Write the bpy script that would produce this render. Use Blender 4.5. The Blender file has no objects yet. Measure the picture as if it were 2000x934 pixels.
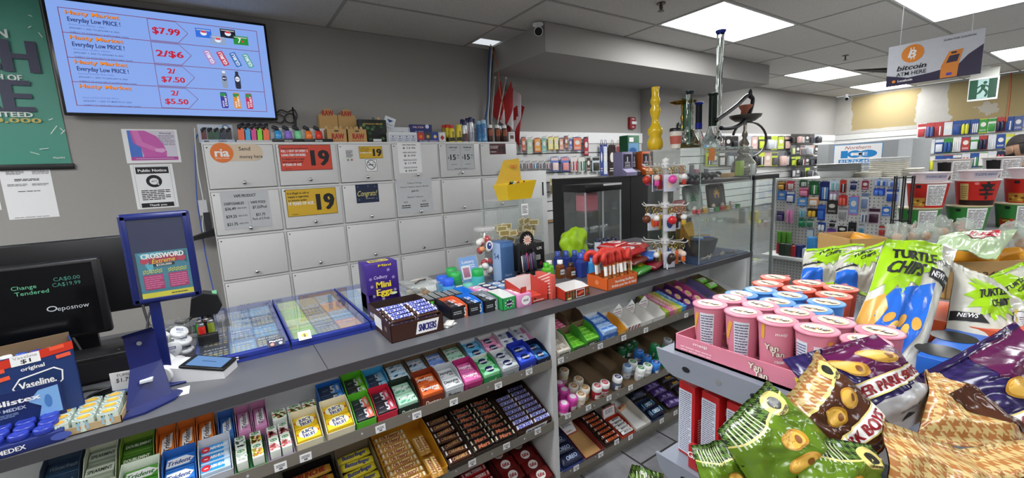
import bpy, bmesh, math, random
from mathutils import Vector, Matrix, geometry, noise
from math import sin, cos, pi, radians, sqrt, atan2, hypot
random.seed(7)
R = random.Random(11)
SC = bpy.context.scene
COL = SC.collection
V = Vector

# ------------------------------------------------------------------ camera
F_PX = 835.718
CAM = V((0, 0, 1.5))
YAW, PIT, ROL = 0.592101020, -0.155167552, -0.0483795482
fw = V((sin(YAW)*cos(PIT), cos(YAW)*cos(PIT), sin(PIT)))
rt = V((cos(YAW), -sin(YAW), 0)); up = rt.cross(fw)
rt, up = rt*cos(ROL)+up*sin(ROL), up*cos(ROL)-rt*sin(ROL)
cd = bpy.data.cameras.new('camera'); cam = bpy.data.objects.new('camera', cd); COL.objects.link(cam)
cd.sensor_width = 36; cd.lens = F_PX/2000*36; cd.clip_start = 0.02; cd.clip_end = 60
cam.matrix_world = Matrix(((rt.x, up.x, -fw.x, CAM.x), (rt.y, up.y, -fw.y, CAM.y), (rt.z, up.z, -fw.z, CAM.z), (0, 0, 0, 1)))
SC.camera = cam

# ------------------------------------------------------------------ world, exposure
wd = bpy.data.worlds.new('world'); SC.world = wd; wd.use_nodes = True
wd.node_tree.nodes['Background'].inputs[0].default_value = (0.9, 0.95, 1, 1)
wd.node_tree.nodes['Background'].inputs[1].default_value = 0.8
SC.view_settings.view_transform = 'Standard'; SC.view_settings.look = 'None'
SC.view_settings.gamma = 1; SC.view_settings.use_curve_mapping = False
SC.view_settings.exposure = 0.0
PANEL_W = 22.0          # emission of the ceiling panels
LED_W = 5.0            # emission of the light strips inside the display counter
SC.cycles.use_denoising = True
SC.cycles.max_bounces = 8; SC.cycles.transparent_max_bounces = 16
SC.cycles.sample_clamp_indirect = 4

# ------------------------------------------------------------------ where a photo point lies on a plane of the room
def ray(x, y): return rt*((x-1000)/F_PX) + up*(-(y-467)/F_PX) + fw
def atz(x, y, z): d = ray(x, y); return CAM + d*((z-CAM.z)/d.z)
def aty(x, y, Y): d = ray(x, y); return CAM + d*(Y/d.y)
def atx(x, y, X): d = ray(x, y); return CAM + d*(X/d.x)
def atd(x, y, D): return CAM + ray(x, y)*D

# ------------------------------------------------------------------ materials
MC = {}
def lin(h):
    h = h.lstrip('#'); c = [int(h[i:i+2], 16)/255 for i in (0, 2, 4)]
    return tuple((v/12.92 if v <= .04045 else ((v+.055)/1.055)**2.4) for v in c)
def nd(nt, t, **k):
    n = nt.nodes.new(t)
    for a, b in k.items():
        if a.startswith('i_'): n.inputs[a[2:].replace('_', ' ')].default_value = b
        else: setattr(n, a, b)
    return n
def mat(h, rough=.5, metal=0., var=.05, scale=30, bump=0., emit=0., alpha=1., trans=0., coat=0., name=None, ior=1.45):
    """principled material: colour h with a fine noise variation, optional bump"""
    key = (h, rough, metal, var, scale, bump, emit, alpha, trans, coat, name)
    if key in MC: return MC[key]
    m = bpy.data.materials.new(name or 'surface_'+h.lstrip('#')); m.use_nodes = True
    nt = m.node_tree; p = nt.nodes['Principled BSDF']; c = lin(h)
    p.inputs['Base Color'].default_value = (*c, 1); p.inputs['Roughness'].default_value = rough
    p.inputs['Metallic'].default_value = metal; p.inputs['IOR'].default_value = ior
    if coat: p.inputs['Coat Weight'].default_value = coat; p.inputs['Coat Roughness'].default_value = .08
    if emit:
        p.inputs['Base Color'].default_value = (.01, .01, .01, 1); p.inputs['Emission Color'].default_value = (*c, 1); p.inputs['Emission Strength'].default_value = emit
    if trans: p.inputs['Transmission Weight'].default_value = trans
    if alpha < 1: p.inputs['Alpha'].default_value = alpha
    if (var or bump) and not emit:
        tc = nd(nt, 'ShaderNodeTexCoord'); n = nd(nt, 'ShaderNodeTexNoise', i_Scale=scale, i_Detail=3.)
        nt.links.new(tc.outputs['Object'], n.inputs['Vector'])
        if var:
            r = nd(nt, 'ShaderNodeMapRange', i_To_Min=1-var, i_To_Max=1+var)
            mx = nd(nt, 'ShaderNodeMix', data_type='RGBA', blend_type='MULTIPLY'); mx.inputs[0].default_value = 1
            nt.links.new(n.outputs['Fac'], r.inputs['Value']); mx.inputs[6].default_value = (*c, 1)
            nt.links.new(r.outputs['Result'], mx.inputs[7]); nt.links.new(mx.outputs[2], p.inputs['Base Color'])
        if bump:
            bp = nd(nt, 'ShaderNodeBump', i_Strength=bump, i_Distance=.01)
            nt.links.new(n.outputs['Fac'], bp.inputs['Height']); nt.links.new(bp.outputs['Normal'], p.inputs['Normal'])
    MC[key] = m
    return m
def glassy(h='#f4faf8', a=.12, rough=.02, name='clear_glass'):
    """thin clear sheet: mostly see-through, with a glossy reflection"""
    key = ('g', h, a, rough)
    if key in MC: return MC[key]
    m = bpy.data.materials.new(name); m.use_nodes = True; nt = m.node_tree; nt.nodes.remove(nt.nodes['Principled BSDF'])
    out = nt.nodes['Material Output']
    tr = nd(nt, 'ShaderNodeBsdfTransparent'); tr.inputs[0].default_value = (.97, .985, .98, 1)
    gl = nd(nt, 'ShaderNodeBsdfGlossy'); gl.inputs[0].default_value = (1, 1, 1, 1); gl.inputs['Roughness'].default_value = rough
    df = nd(nt, 'ShaderNodeBsdfDiffuse'); df.inputs[0].default_value = (*lin(h), 1)
    lw = nd(nt, 'ShaderNodeLayerWeight'); pw = nd(nt, 'ShaderNodeMath', operation='POWER'); pw.inputs[1].default_value = 4.; nt.links.new(lw.outputs['Facing'], pw.inputs[0])
    fr = nd(nt, 'ShaderNodeMapRange', i_To_Min=.035, i_To_Max=.8); nt.links.new(pw.outputs[0], fr.inputs['Value'])
    m1 = nd(nt, 'ShaderNodeMixShader'); m1.inputs[0].default_value = a
    nt.links.new(tr.outputs[0], m1.inputs[1]); nt.links.new(df.outputs[0], m1.inputs[2])
    m2 = nd(nt, 'ShaderNodeMixShader'); nt.links.new(fr.outputs[0], m2.inputs[0])
    nt.links.new(m1.outputs[0], m2.inputs[1]); nt.links.new(gl.outputs[0], m2.inputs[2])
    nt.links.new(m2.outputs[0], out.inputs[0]); MC[key] = m
    return m
WHITE = mat('#e8e8e6', .45); BLACK = mat('#101012', .4); INK = mat('#17171a', .6, var=0); PAPER = mat('#e4e4e4', .6, var=.02)
CARD = mat('#b08d5f', .8, var=.1); CHROME = mat('#c9cbcc', .18, 1.); KRAFT = mat('#c79a62', .8)
CLEAR = glassy(a=.012); ACRYL = glassy('#e9eef0', .025)

# ------------------------------------------------------------------ text outlines (built-in font), cached flat meshes
TC = {}
def outline(s, bold=0., sh=0.):
    k = (s, bold, sh)
    if k in TC: return TC[k]
    cu = bpy.data.curves.new('t', 'FONT'); cu.body = s; cu.size = 1; cu.resolution_u = 2; cu.offset = bold; cu.shear = sh
    ob = bpy.data.objects.new('t', cu); me = bpy.data.meshes.new_from_object(ob)
    vs = [(v.co.x, v.co.y) for v in me.vertices]; fs = [tuple(p.vertices) for p in me.polygons]
    bpy.data.objects.remove(ob); bpy.data.curves.remove(cu); bpy.data.meshes.remove(me)
    if not vs: vs = [(0, 0), (1e-4, 0), (0, 1e-4)]; fs = [(0, 1, 2)]
    x0 = min(v[0] for v in vs); x1 = max(v[0] for v in vs)
    TC[k] = (vs, fs, x0, x1)
    return TC[k]
CAPH = .73

def frame(o, x, y):
    """flat printing surface: origin o, right x, up y"""
    o = V(o); x = V(x).normalized(); y = V(y); y = (y - x*y.dot(x)).normalized(); z = x.cross(y)
    f = lambda a, b, c=0.: o + x*a + y*b + z*c
    return f
def sub(F, x, y, rot=0, s=1):
    c, n = cos(rot)*s, sin(rot)*s
    return lambda a, b, d=0.: F(x+a*c-b*n, y+a*n+b*c, d)
EPS = .00035

class B:
    """collects shapes, then becomes ONE mesh"""
    def __init__(s, F=None): s.v = []; s.f = []; s.m = []; s.sm = []; s.ms = []; s.T = None; s.F = F; s.seg = None
    def mi(s, m):
        if m not in s.ms: s.ms.append(m)
        return s.ms.index(m)
    def add(s, vs, fs, m, smooth=False):
        o = len(s.v); T = s.T
        s.v += [tuple(T @ V(p)) if T else tuple(p) for p in vs]
        k = s.mi(m)
        for f in fs: s.f.append(tuple(i+o for i in f)); s.m.append(k); s.sm.append(smooth)
        return s
    def box(s, x0, y0, z0, x1, y1, z1, m, bev=0.):
        if bev <= 0:
            vs = [(x, y, z) for z in (z0, z1) for y in (y0, y1) for x in (x0, x1)]
            return s.add(vs, [(0, 2, 3, 1), (4, 5, 7, 6), (0, 1, 5, 4), (2, 6, 7, 3), (0, 4, 6, 2), (1, 3, 7, 5)], m)
        bm = bmesh.new(); bmesh.ops.create_cube(bm, size=1)
        for v in bm.verts: v.co = V(((x0+x1)/2+v.co.x*(x1-x0), (y0+y1)/2+v.co.y*(y1-y0), (z0+z1)/2+v.co.z*(z1-z0)))
        bmesh.ops.bevel(bm, geom=bm.edges[:], offset=bev, segments=2, affect='EDGES', profile=.5)
        s.bm(bm, m, True); return s
    def bm(s, bm, m, smooth=False):
        bm.verts.index_update(); s.add([v.co.copy() for v in bm.verts], [tuple(v.index for v in f.verts) for f in bm.faces], m, smooth); bm.free()
    def prism(s, pts, a, b, m, axis='z', smooth=False):
        """polygon pts extruded from a to b along the axis"""
        def P(p, t): return {'z': (p[0], p[1], t), 'y': (p[0], t, p[1]), 'x': (t, p[0], p[1])}[axis]
        n = len(pts); vs = [P(p, a) for p in pts]+[P(p, b) for p in pts]
        ar = sum(pts[i][0]*pts[(i+1) % n][1]-pts[(i+1) % n][0]*pts[i][1] for i in range(n))
        tr = geometry.tessellate_polygon([[V((p[0], p[1], 0)) for p in pts]])
        fs = [tuple(t) for t in tr]+[tuple(i+n for i in reversed(t)) for t in tr]+[(i, (i+1) % n, (i+1) % n+n, i+n) for i in range(n)]
        s.add(vs, fs, m, False); return s
    def lathe(s, prof, m, c=(0, 0, 0), n=20, axis='z', smooth=True, cap=True, a0=0):
        """prof: (radius, height) pairs"""
        vs = []; fs = []
        for r, h in prof:
            for i in range(n):
                a = a0+2*pi*i/n; x, y = r*cos(a), r*sin(a)
                p = {'z': (x, y, h), 'y': (x, h, -y), 'x': (h, x, y)}[axis]
                vs.append((p[0]+c[0], p[1]+c[1], p[2]+c[2]))
        for j in range(len(prof)-1):
            for i in range(n): fs.append((j*n+i, j*n+(i+1) % n, (j+1)*n+(i+1) % n, (j+1)*n+i))
        s.add(vs, fs, m, smooth)
        if cap:
            for j, rev in ((0, True), (len(prof)-1, False)):
                if prof[j][0] > 1e-5:
                    ring = vs[j*n:(j+1)*n]; s.add(ring, [tuple(reversed(range(n))) if rev else tuple(range(n))], m, False)
        return s
    def cyl(s, c, r, h, m, n=18, axis='z', r2=None): return s.lathe([(r, 0), (r if r2 is None else r2, h)], m, c, n, axis)
    def ball(s, c, r, m, n=14, sc=(1, 1, 1)):
        vs = []; fs = []; k = max(5, n//2)
        for j in range(k+1):
            t = pi*j/k
            for i in range(n):
                a = 2*pi*i/n; vs.append((c[0]+r*sc[0]*sin(t)*cos(a), c[1]+r*sc[1]*sin(t)*sin(a), c[2]+r*sc[2]*cos(t)))
        for j in range(k):
            for i in range(n): fs.append((j*n+i, (j+1)*n+i, (j+1)*n+(i+1) % n, j*n+(i+1) % n))
        return s.add(vs, fs, m, True)
    def tube(s, pts, r, m, n=8, closed=False, cap=True):
        pts = [V(p) for p in pts]; N = len(pts); vs = []; fs = []; prev = None
        rs = r if isinstance(r, (list, tuple)) else [r]*N
        for i, p in enumerate(pts):
            a = pts[(i-1) % N] if (i or closed) else p; b = pts[(i+1) % N] if (i < N-1 or closed) else p
            t = (b-a).normalized() if (b-a).length > 1e-9 else V((0, 0, 1))
            if prev is None: prev = t.orthogonal().normalized()
            u = (prev-t*prev.dot(t)); u = u.normalized() if u.length > 1e-6 else t.orthogonal().normalized(); prev = u; w = t.cross(u)
            for k in range(n): vs.append(p+(u*cos(2*pi*k/n)+w*sin(2*pi*k/n))*rs[i])
        for i in range(N if closed else N-1):
            j = (i+1) % N
            for k in range(n): fs.append((i*n+k, i*n+(k+1) % n, j*n+(k+1) % n, j*n+k))
        if cap and not closed: fs += [tuple(reversed(range(n))), tuple(range((N-1)*n, N*n))]
        return s.add(vs, fs, m, True)
    def grid(s, fn, nu, nv, m, smooth=True, flip=False):
        """fn(u, v) -> point, u and v in 0..1; m a material or m(u, v)"""
        vs = [fn(i/nu, j/nv) for j in range(nv+1) for i in range(nu+1)]
        fl = [(j*(nu+1)+i, j*(nu+1)+i+1, (j+1)*(nu+1)+i+1, (j+1)*(nu+1)+i) for j in range(nv) for i in range(nu)]
        if flip: fl = [tuple(reversed(f)) for f in fl]
        return s.add(vs, fl, m, smooth)
    # ---- printing on a surface F(x, y, height)
    def put(s, vs, fs, m, lvl=1, F=None):
        F = F or s.F
        if s.seg: vs, fs = refine(vs, fs, s.seg)
        return s.add([F(x, y, EPS*lvl) for x, y in vs], fs, m, bool(s.seg))
    def rect(s, x, y, w, h, m, lvl=1, F=None, rot=0):
        c, n = cos(rot), sin(rot); q = [(-w/2, -h/2), (w/2, -h/2), (w/2, h/2), (-w/2, h/2)]
        return s.put([(x+a*c-b*n, y+a*n+b*c) for a, b in q], [(0, 1, 2, 3)], m, lvl, F)
    def poly(s, pts, m, lvl=1, F=None):
        tr = geometry.tessellate_polygon([[V((p[0], p[1], 0)) for p in pts]])
        out = []
        for t in tr:
            a, b, c = (pts[i] for i in t)
            if (b[0]-a[0])*(c[1]-a[1])-(c[0]-a[0])*(b[1]-a[1]) < 0: t = (t[0], t[2], t[1])
            out.append(tuple(t))
        return s.put(list(pts), out, m, lvl, F)
    def oval(s, x, y, a, b, m, lvl=1, F=None, n=20, rot=0, half=None):
        c, q = cos(rot), sin(rot)
        pts = [(a*cos(2*pi*i/n), b*sin(2*pi*i/n)) for i in range(n)]
        return s.poly([(x+u*c-v*q, y+u*q+v*c) for u, v in pts], m, lvl, F)
    def ring(s, x, y, a, b, t, m, lvl=1, F=None, n=24):
        vs = [(x+a*cos(2*pi*i/n), y+b*sin(2*pi*i/n)) for i in range(n)]+[(x+(a-t)*cos(2*pi*i/n), y+(b-t)*sin(2*pi*i/n)) for i in range(n)]
        return s.put(vs, [(i, (i+1) % n, (i+1) % n+n, i+n) for i in range(n)], m, lvl, F)
    def burst(s, x, y, r, m, lvl=1, F=None, n=14, k=.72, sx=1.):
        return s.poly([(x+sx*(r if i % 2 else r*k)*cos(pi*i/n), y+(r if i % 2 else r*k)*sin(pi*i/n)) for i in range(2*n)], m, lvl, F)
    def line(s, x0, y0, x1, y1, t, m, lvl=1, F=None):
        return s.rect((x0+x1)/2, (y0+y1)/2, hypot(x1-x0, y1-y0), t, m, lvl, F, atan2(y1-y0, x1-x0))
    def edge(s, x, y, w, h, t, m, lvl=1, F=None):
        s.rect(x, y+h/2-t/2, w, t, m, lvl, F); s.rect(x, y-h/2+t/2, w, t, m, lvl, F)
        s.rect(x-w/2+t/2, y, t, h-2*t, m, lvl, F); return s.rect(x+w/2-t/2, y, t, h-2*t, m, lvl, F)
    def text(s, t, x, y, h, m, w=None, al='c', bold=0., sh=0., lvl=2, F=None, rot=0):
        if bold > .012:
            q = bold*h*.8; c, n = cos(rot), sin(rot)
            for d in (-q, q): s.text(t, x+d*c, y+d*n, h, m, (w-2*q) if w else None, al, .012, sh, lvl+(.18 if d > 0 else .36), F, rot)
            bold = .012
            if w: w -= 2*q
        vs, fs, x0, x1 = outline(t, bold, sh); k = h/CAPH; kx = (w/(x1-x0)) if w else k
        ox = {'c': -(x0+x1)/2, 'l': -x0, 'r': -x1}[al]; c, n = cos(rot), sin(rot); out = []
        for a, b in vs:
            a = (a+ox)*kx; b = b*k-h/2; out.append((x+a*c-b*n, y+a*n+b*c))
        return s.put(out, fs, m, lvl, F)
    def lines(s, x, y, w, h, n, m, lvl=2, F=None, fill=.45, rnd=None, words=4):
        """block of print too small to read: n rows of short dashes"""
        rr = rnd or R; p = h/n
        for i in range(n):
            yy = y+h/2-(i+.5)*p; cx = x-w/2; end = x+w/2-(rr.random()*.25*w if i % 3 == 2 else 0)
            while cx < end-.02*w:
                l = min(w*(.5+rr.random())/words, end-cx); s.rect(cx+l/2, yy, l*.88, p*fill, m, lvl, F); cx += l
        return s
    def build(s, name, parent=None, loc=None, rot=None, shade=None):
        me = bpy.data.meshes.new(name); me.from_pydata(s.v, [], s.f)
        for m in s.ms: me.materials.append(m)
        me.polygons.foreach_set('material_index', s.m); me.polygons.foreach_set('use_smooth', s.sm); me.update()
        o = bpy.data.objects.new(name, me); COL.objects.link(o)
        if parent: o.parent = parent
        if loc is not None: o.location = loc
        if rot is not None: o.rotation_euler = rot
        return o
def refine(vs, fs, L):
    """cut triangles so that printing follows a curved surface"""
    bm = bmesh.new(); bv = [bm.verts.new((x, y, 0)) for x, y in vs]
    for f in fs:
        try: bm.faces.new([bv[i] for i in f])
        except ValueError: pass
    for it in range(5):
        es = [e for e in bm.edges if e.calc_length() > L]
        if not es: break
        bmesh.ops.subdivide_edges(bm, edges=es, cuts=1)
        bmesh.ops.triangulate(bm, faces=[f for f in bm.faces if len(f.verts) > 4])
    bm.verts.index_update(); o = [(v.co.x, v.co.y) for v in bm.verts], [tuple(v.index for v in f.verts) for f in bm.faces]; bm.free()
    return o

# ------------------------------------------------------------------ things
def tag(o, label=None, cat=None, group=None, kind=None):
    if label: o['label'] = label
    if cat: o['category'] = cat
    if group: o['group'] = group
    if kind: o['kind'] = kind
    return o
def thing(name, label, cat, loc=(0, 0, 0), rz=0, group=None, rot=None):
    o = bpy.data.objects.new(name, None); COL.objects.link(o); o.empty_display_size = .05
    o.location = loc; o.rotation_euler = rot or (0, 0, rz); return tag(o, label, cat, group)
def dup(o, loc=None, rz=None, label=None, parent=None, rot=None, group=None):
    c = o.copy(); COL.objects.link(c); c.parent = parent
    if loc is not None: c.location = loc
    if rz is not None: c.rotation_euler = (0, 0, rz)
    if rot is not None: c.rotation_euler = rot
    if label: c['label'] = label
    if group: c['group'] = group
    for ch in list(o.children): dup(ch, parent=c)
    return c
def struct(b, name): o = b.build(name); o['kind'] = 'structure'; return o
ORD = 'first second third fourth fifth sixth seventh eighth ninth tenth eleventh twelfth thirteenth fourteenth fifteenth sixteenth seventeenth eighteenth nineteenth twentieth'.split()
def nth(i, n, a='first', z='last'): return a if i == 0 else z if i == n-1 else ORD[i]
# ================================================================== THE ROOM
WY, BX, CZ = 3.905, 11.17, 2.745        # wall behind the counter, far wall, ceiling
GX = [2.171+1.268*i for i in range(-4, 8)]
GY = [3.905-.642*i for i in range(0, 14)]
WALLG = mat('#989591', .85, var=.03, scale=60, bump=.05, name='grey_painted_wall')
WALL2 = mat('#b4b2ae', .85, var=.03, scale=60, bump=.05, name='light_painted_wall')

def floor_mat():
    m = bpy.data.materials.new('stone_look_floor_tile'); m.use_nodes = True; nt = m.node_tree; p = nt.nodes['Principled BSDF']
    tc = nd(nt, 'ShaderNodeTexCoord'); mp = nd(nt, 'ShaderNodeMapping'); mp.inputs['Rotation'].default_value = (0, 0, pi/2); mp.inputs['Location'].default_value = (.1, -.122, 0)
    nt.links.new(tc.outputs['Object'], mp.inputs['Vector'])
    br = nd(nt, 'ShaderNodeTexBrick', offset=.5, i_Scale=1., i_Mortar_Size=.006, i_Brick_Width=.60, i_Row_Height=.295)
    n = nd(nt, 'ShaderNodeTexNoise', i_Scale=5., i_Detail=8., i_Roughness=.7); w = nd(nt, 'ShaderNodeTexNoise', i_Scale=2.2, i_Detail=6., i_Distortion=2.5)
    cr = nd(nt, 'ShaderNodeValToRGB'); cr.color_ramp.elements[0].position = .32; cr.color_ramp.elements[0].color = (*lin('#56575a'), 1)
    cr.color_ramp.elements[1].position = .68; cr.color_ramp.elements[1].color = (*lin('#97979a'), 1)
    for q in (br, n, w): nt.links.new(mp.outputs[0], q.inputs['Vector'])
    mx = nd(nt, 'ShaderNodeMix', data_type='FLOAT'); mx.inputs[0].default_value = .5
    nt.links.new(n.outputs[0], mx.inputs[2]); nt.links.new(w.outputs[0], mx.inputs[3]); nt.links.new(mx.outputs[0], cr.inputs[0])
    nt.links.new(cr.outputs[0], br.inputs['Color1']); nt.links.new(cr.outputs[0], br.inputs['Color2']); br.inputs['Mortar'].default_value = (*lin('#3a3a3b'), 1)
    nt.links.new(br.outputs[0], p.inputs['Base Color']); p.inputs['Roughness'].default_value = .3
    return m
def ceil_mat():
    m = bpy.data.materials.new('speckled_ceiling_tile'); m.use_nodes = True; nt = m.node_tree; p = nt.nodes['Principled BSDF']
    tc = nd(nt, 'ShaderNodeTexCoord'); n = nd(nt, 'ShaderNodeTexNoise', i_Scale=160., i_Detail=2.)
    cr = nd(nt, 'ShaderNodeValToRGB'); cr.color_ramp.elements[0].position = .33; cr.color_ramp.elements[0].color = (*lin('#a5a29c'), 1)
    cr.color_ramp.elements[1].position = .45; cr.color_ramp.elements[1].color = (*lin('#cbc8c1'), 1)
    nt.links.new(tc.outputs['Object'], n.inputs['Vector']); nt.links.new(n.outputs[0], cr.inputs[0]); nt.links.new(cr.outputs[0], p.inputs['Base Color'])
    bp = nd(nt, 'ShaderNodeBump', i_Strength=.2, i_Distance=.002); nt.links.new(n.outputs[0], bp.inputs['Height']); nt.links.new(bp.outputs[0], p.inputs['Normal'])
    p.inputs['Roughness'].default_value = .95
    return m
def drywall_mat():
    """bare tan drywall board with white joint compound over the joints and screw heads (the board joints every 2.44 m)"""
    m = bpy.data.materials.new('unpainted_drywall_with_joint_compound'); m.use_nodes = True; nt = m.node_tree; p = nt.nodes['Principled BSDF']; L = nt.links.new
    tc = nd(nt, 'ShaderNodeTexCoord'); sp = nd(nt, 'ShaderNodeSeparateXYZ'); L(tc.outputs['Object'], sp.inputs[0])
    n = nd(nt, 'ShaderNodeTexNoise', i_Scale=2.6, i_Detail=5.); L(tc.outputs['Object'], n.inputs['Vector'])
    n2 = nd(nt, 'ShaderNodeTexNoise', i_Scale=14., i_Detail=6.); L(tc.outputs['Object'], n2.inputs['Vector'])
    def M(op, a, b=None, c=None):
        q = nd(nt, 'ShaderNodeMath', operation=op)
        for i, v in enumerate((a, b, c)):
            if v is None: continue
            if isinstance(v, (int, float)): q.inputs[i].default_value = v
            else: L(v, q.inputs[i])
        return q.outputs[0]
    wob = M('MULTIPLY', M('SUBTRACT', n.outputs[0], .5), .35)
    y = M('ADD', sp.outputs[1], wob)
    d1 = M('ABSOLUTE', M('SUBTRACT', M('FRACT', M('DIVIDE', M('ADD', y, 61.4), 1.5)), .5))      # joint when near .5
    near = M('LESS_THAN', d1, .15)
    top = M('GREATER_THAN', M('ADD', sp.outputs[2], M('MULTIPLY', wob, .25)), 2.70)
    bot = M('LESS_THAN', M('ADD', sp.outputs[2], M('MULTIPLY', wob, .2)), 2.02)
    vo = nd(nt, 'ShaderNodeTexVoronoi', i_Scale=1.3); L(tc.outputs['Object'], vo.inputs['Vector'])
    sp2 = M('LESS_THAN', M('ADD', vo.outputs['Distance'], M('MULTIPLY', M('SUBTRACT', n2.outputs[0], .5), .35)), .17)
    msk = M('MAXIMUM', M('MAXIMUM', near, top), M('MAXIMUM', bot, M('MULTIPLY', sp2, .75)))
    msk = M('MULTIPLY', msk, M('ADD', .72, M('MULTIPLY', n2.outputs[0], .4)))
    mx = nd(nt, 'ShaderNodeMix', data_type='RGBA'); L(msk, mx.inputs[0]); mx.inputs[6].default_value = (*lin('#9a8962'), 1); mx.inputs[7].default_value = (*lin('#aeaca6'), 1)
    mx.clamp_factor = True; L(mx.outputs[2], p.inputs['Base Color']); p.inputs['Roughness'].default_value = .9
    return m
FLOORM, CEILM, DRYM = floor_mat(), ceil_mat(), drywall_mat()
XF, YR = -3.2, -5.1
b = B(); b.box(XF, YR, -.05, BX, WY, 0, FLOORM); struct(b, 'floor')

# ceiling: tiles with the light openings left out, T-bars between them
LIGHTS = [(5, 2), (8, 1), (6, 4), (9, 4), (10, 1), (0, 4), (1, 7), (4, 8), (7, 7), (2, 10), (6, 10), (9, 9), (2, 4), (0, 2)]   # (column, row) of the ceiling grid; seen panels first, then unseen ones added for light
b = B(); VENTS = [(4, 0)]
for i in range(len(GX)-1):
    for j in range(len(GY)-1):
        if (i, j) in LIGHTS or (i, j) in VENTS: continue
        x0, x1, y0, y1 = GX[i], GX[i+1], GY[j+1], GY[j]
        b.box(x0, y0, CZ, x1, y1, CZ+.02, CEILM)
x0 = GX[4]
b.box(x0+.36, GY[1], CZ, GX[5], GY[0], CZ+.02, CEILM)
b.box(XF, YR, CZ+.25, BX, WY, CZ+.27, mat('#3a3836', .9))
b.box(XF, YR, CZ, GX[0]+.001, WY, CZ+.02, CEILM); b.box(XF, YR, CZ, BX, GY[-1], CZ+.02, CEILM)
struct(b, 'ceiling')
b = B(); tb = mat('#9a9791', .6)
for x in GX: b.box(x-.012, YR, CZ-.004, x+.012, WY, CZ-.0005, tb)
for y in GY: b.box(XF, y-.012, CZ-.0045, BX, y+.012, CZ-.001, tb)
struct(b, 'trim_1')
b = B(); b.box(XF, WY, 0, BX+.3, WY+.1, CZ, WALLG); struct(b, 'wall_left')
b = B(); b.box(BX, YR, 0, BX+.1, WY+.4, CZ, DRYM); struct(b, 'wall_back')
b = B(); b.box(XF, YR-.1, 0, BX, YR, CZ, WALL2); struct(b, 'wall_right')
b = B(); b.box(XF-.1, YR, 0, XF, WY, CZ, WALL2); struct(b, 'wall_front')
b = B(); b.box(2.445, 2.985, 2.50, 6.29, WY-.001, CZ-.005, WALLG); struct(b, 'trim_2')      # soffit
b = B(); b.box(4.80, 3.72, 0, 5.42, WY-.001, 2.50, WALLG); struct(b, 'wall_column')
# lights
PAN = mat('#fbfdff', .5, emit=PANEL_W, name='lit_diffuser')
names = {(5, 2): 'lit rectangular ceiling panel above the tall clear glass pipe', (8, 1): 'lit ceiling panel nearest the soffit end and sagging tile gap', (6, 4): 'large bright ceiling panel beside the grille above the hanging ATM sign',
         (9, 4): 'lit ceiling panel at the edge above the green exit sign', (10, 1): 'lit ceiling panel partly hidden behind the hanging ATM sign'}
for k, (i, j) in enumerate(LIGHTS):
    x0, x1, y0, y1 = GX[i]+.012, GX[i+1]-.012, GY[j+1]+.012, GY[j]-.012
    t = thing('ceiling_light', names.get((i, j), 'unseen ceiling panel added to light the shop'), 'light', ((x0+x1)/2, (y0+y1)/2, CZ), group='ceiling light panels')
    w, d = (x1-x0)/2, (y1-y0)/2
    a = B(); f = mat('#dcdcda', .5)
    a.box(-w, -d, -.003, w, -d+.02, .02, f).box(-w, d-.02, -.003, w, d, .02, f).box(-w, -d+.02, -.003, -w+.02, d-.02, .02, f).box(w-.02, -d+.02, -.003, w, d-.02, .02, f)
    a.build('frame', t); B().box(-w+.02, -d+.02, .004, w-.02, d-.02, .012, PAN).build('diffuser', t)
# air grille beside the soffit, with cables dropping through its opening
t = thing('ceiling_vent', 'slotted white ceiling grille with open gap beside the soffit', 'vent', (0, 0, 0)); a = B(); f = mat('#c9c7c3', .5)
a.box(x0v := 2.17, 3.27, CZ-.006, 2.185, 3.90, CZ+.01, f).box(2.44, 3.27, CZ-.006, 2.52, 3.90, CZ+.01, f).build('frame', t)
a = B()
for i in range(34):
    y = 3.28+i*.018
    if 3.62 < y < 3.80: continue
    a.box(2.185, y, CZ-.004, 2.44, y+.010, CZ+.004, f)
    if 3.59 < y < 3.62: a.build('grille', t); a = B()
a.build('grille', t)
t = thing('ceiling_vent', 'long louvred air diffuser beside the large bright ceiling panel', 'vent', (0, 0, 0)); a = B()
for k in range(6): a.box(6.05, .13+k*.085, CZ-.03, 7.2, .15+k*.085, CZ+.004, mat('#8d867a', .5))
a.build('louvre', t); B().box(6.02, .08, CZ-.006, 7.23, .66, CZ+.01, mat('#4b4640', .7)).build('frame', t)
# sprinklers
for p_, lab in (((1291, 14), 'brass ceiling sprinkler left of the bright panel above the glass pipes'), ((1651, 113), 'brass ceiling sprinkler near the hanging ATM sign')):
    q = atz(*p_, CZ-.03); t = thing('sprinkler', lab, 'sprinkler', (q.x, q.y, CZ)); m = mat('#5d5347', .35, .9)
    B().cyl((0, 0, -.008), .035, .006, m).build('escutcheon', t)
    a = B().cyl((0, 0, -.055), .008, .05, m, 8); a.cyl((0, 0, -.06), .025, .003, m, 12)
    a.tube([(.01, 0, -.01), (.02, 0, -.035), (.004, 0, -.055)], .003, m, 6).tube([(-.01, 0, -.01), (-.02, 0, -.035), (-.004, 0, -.055)], .003, m, 6).build('sprinkler_head', t)
# dark sheet painted as the shade in the gap where a tile sags

b = B(); b.add([(7.9, 2.60, CZ-.006), (8.35, 2.25, CZ-.03), (9.1, 2.05, CZ-.035), (9.7, 2.02, CZ-.006), (9.4, 2.25, CZ-.006), (8.5, 2.50, CZ-.006)], [(0, 1, 2, 3, 4, 5)], mat('#2a2927', .9)); struct(b, 'trim_3')
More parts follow.
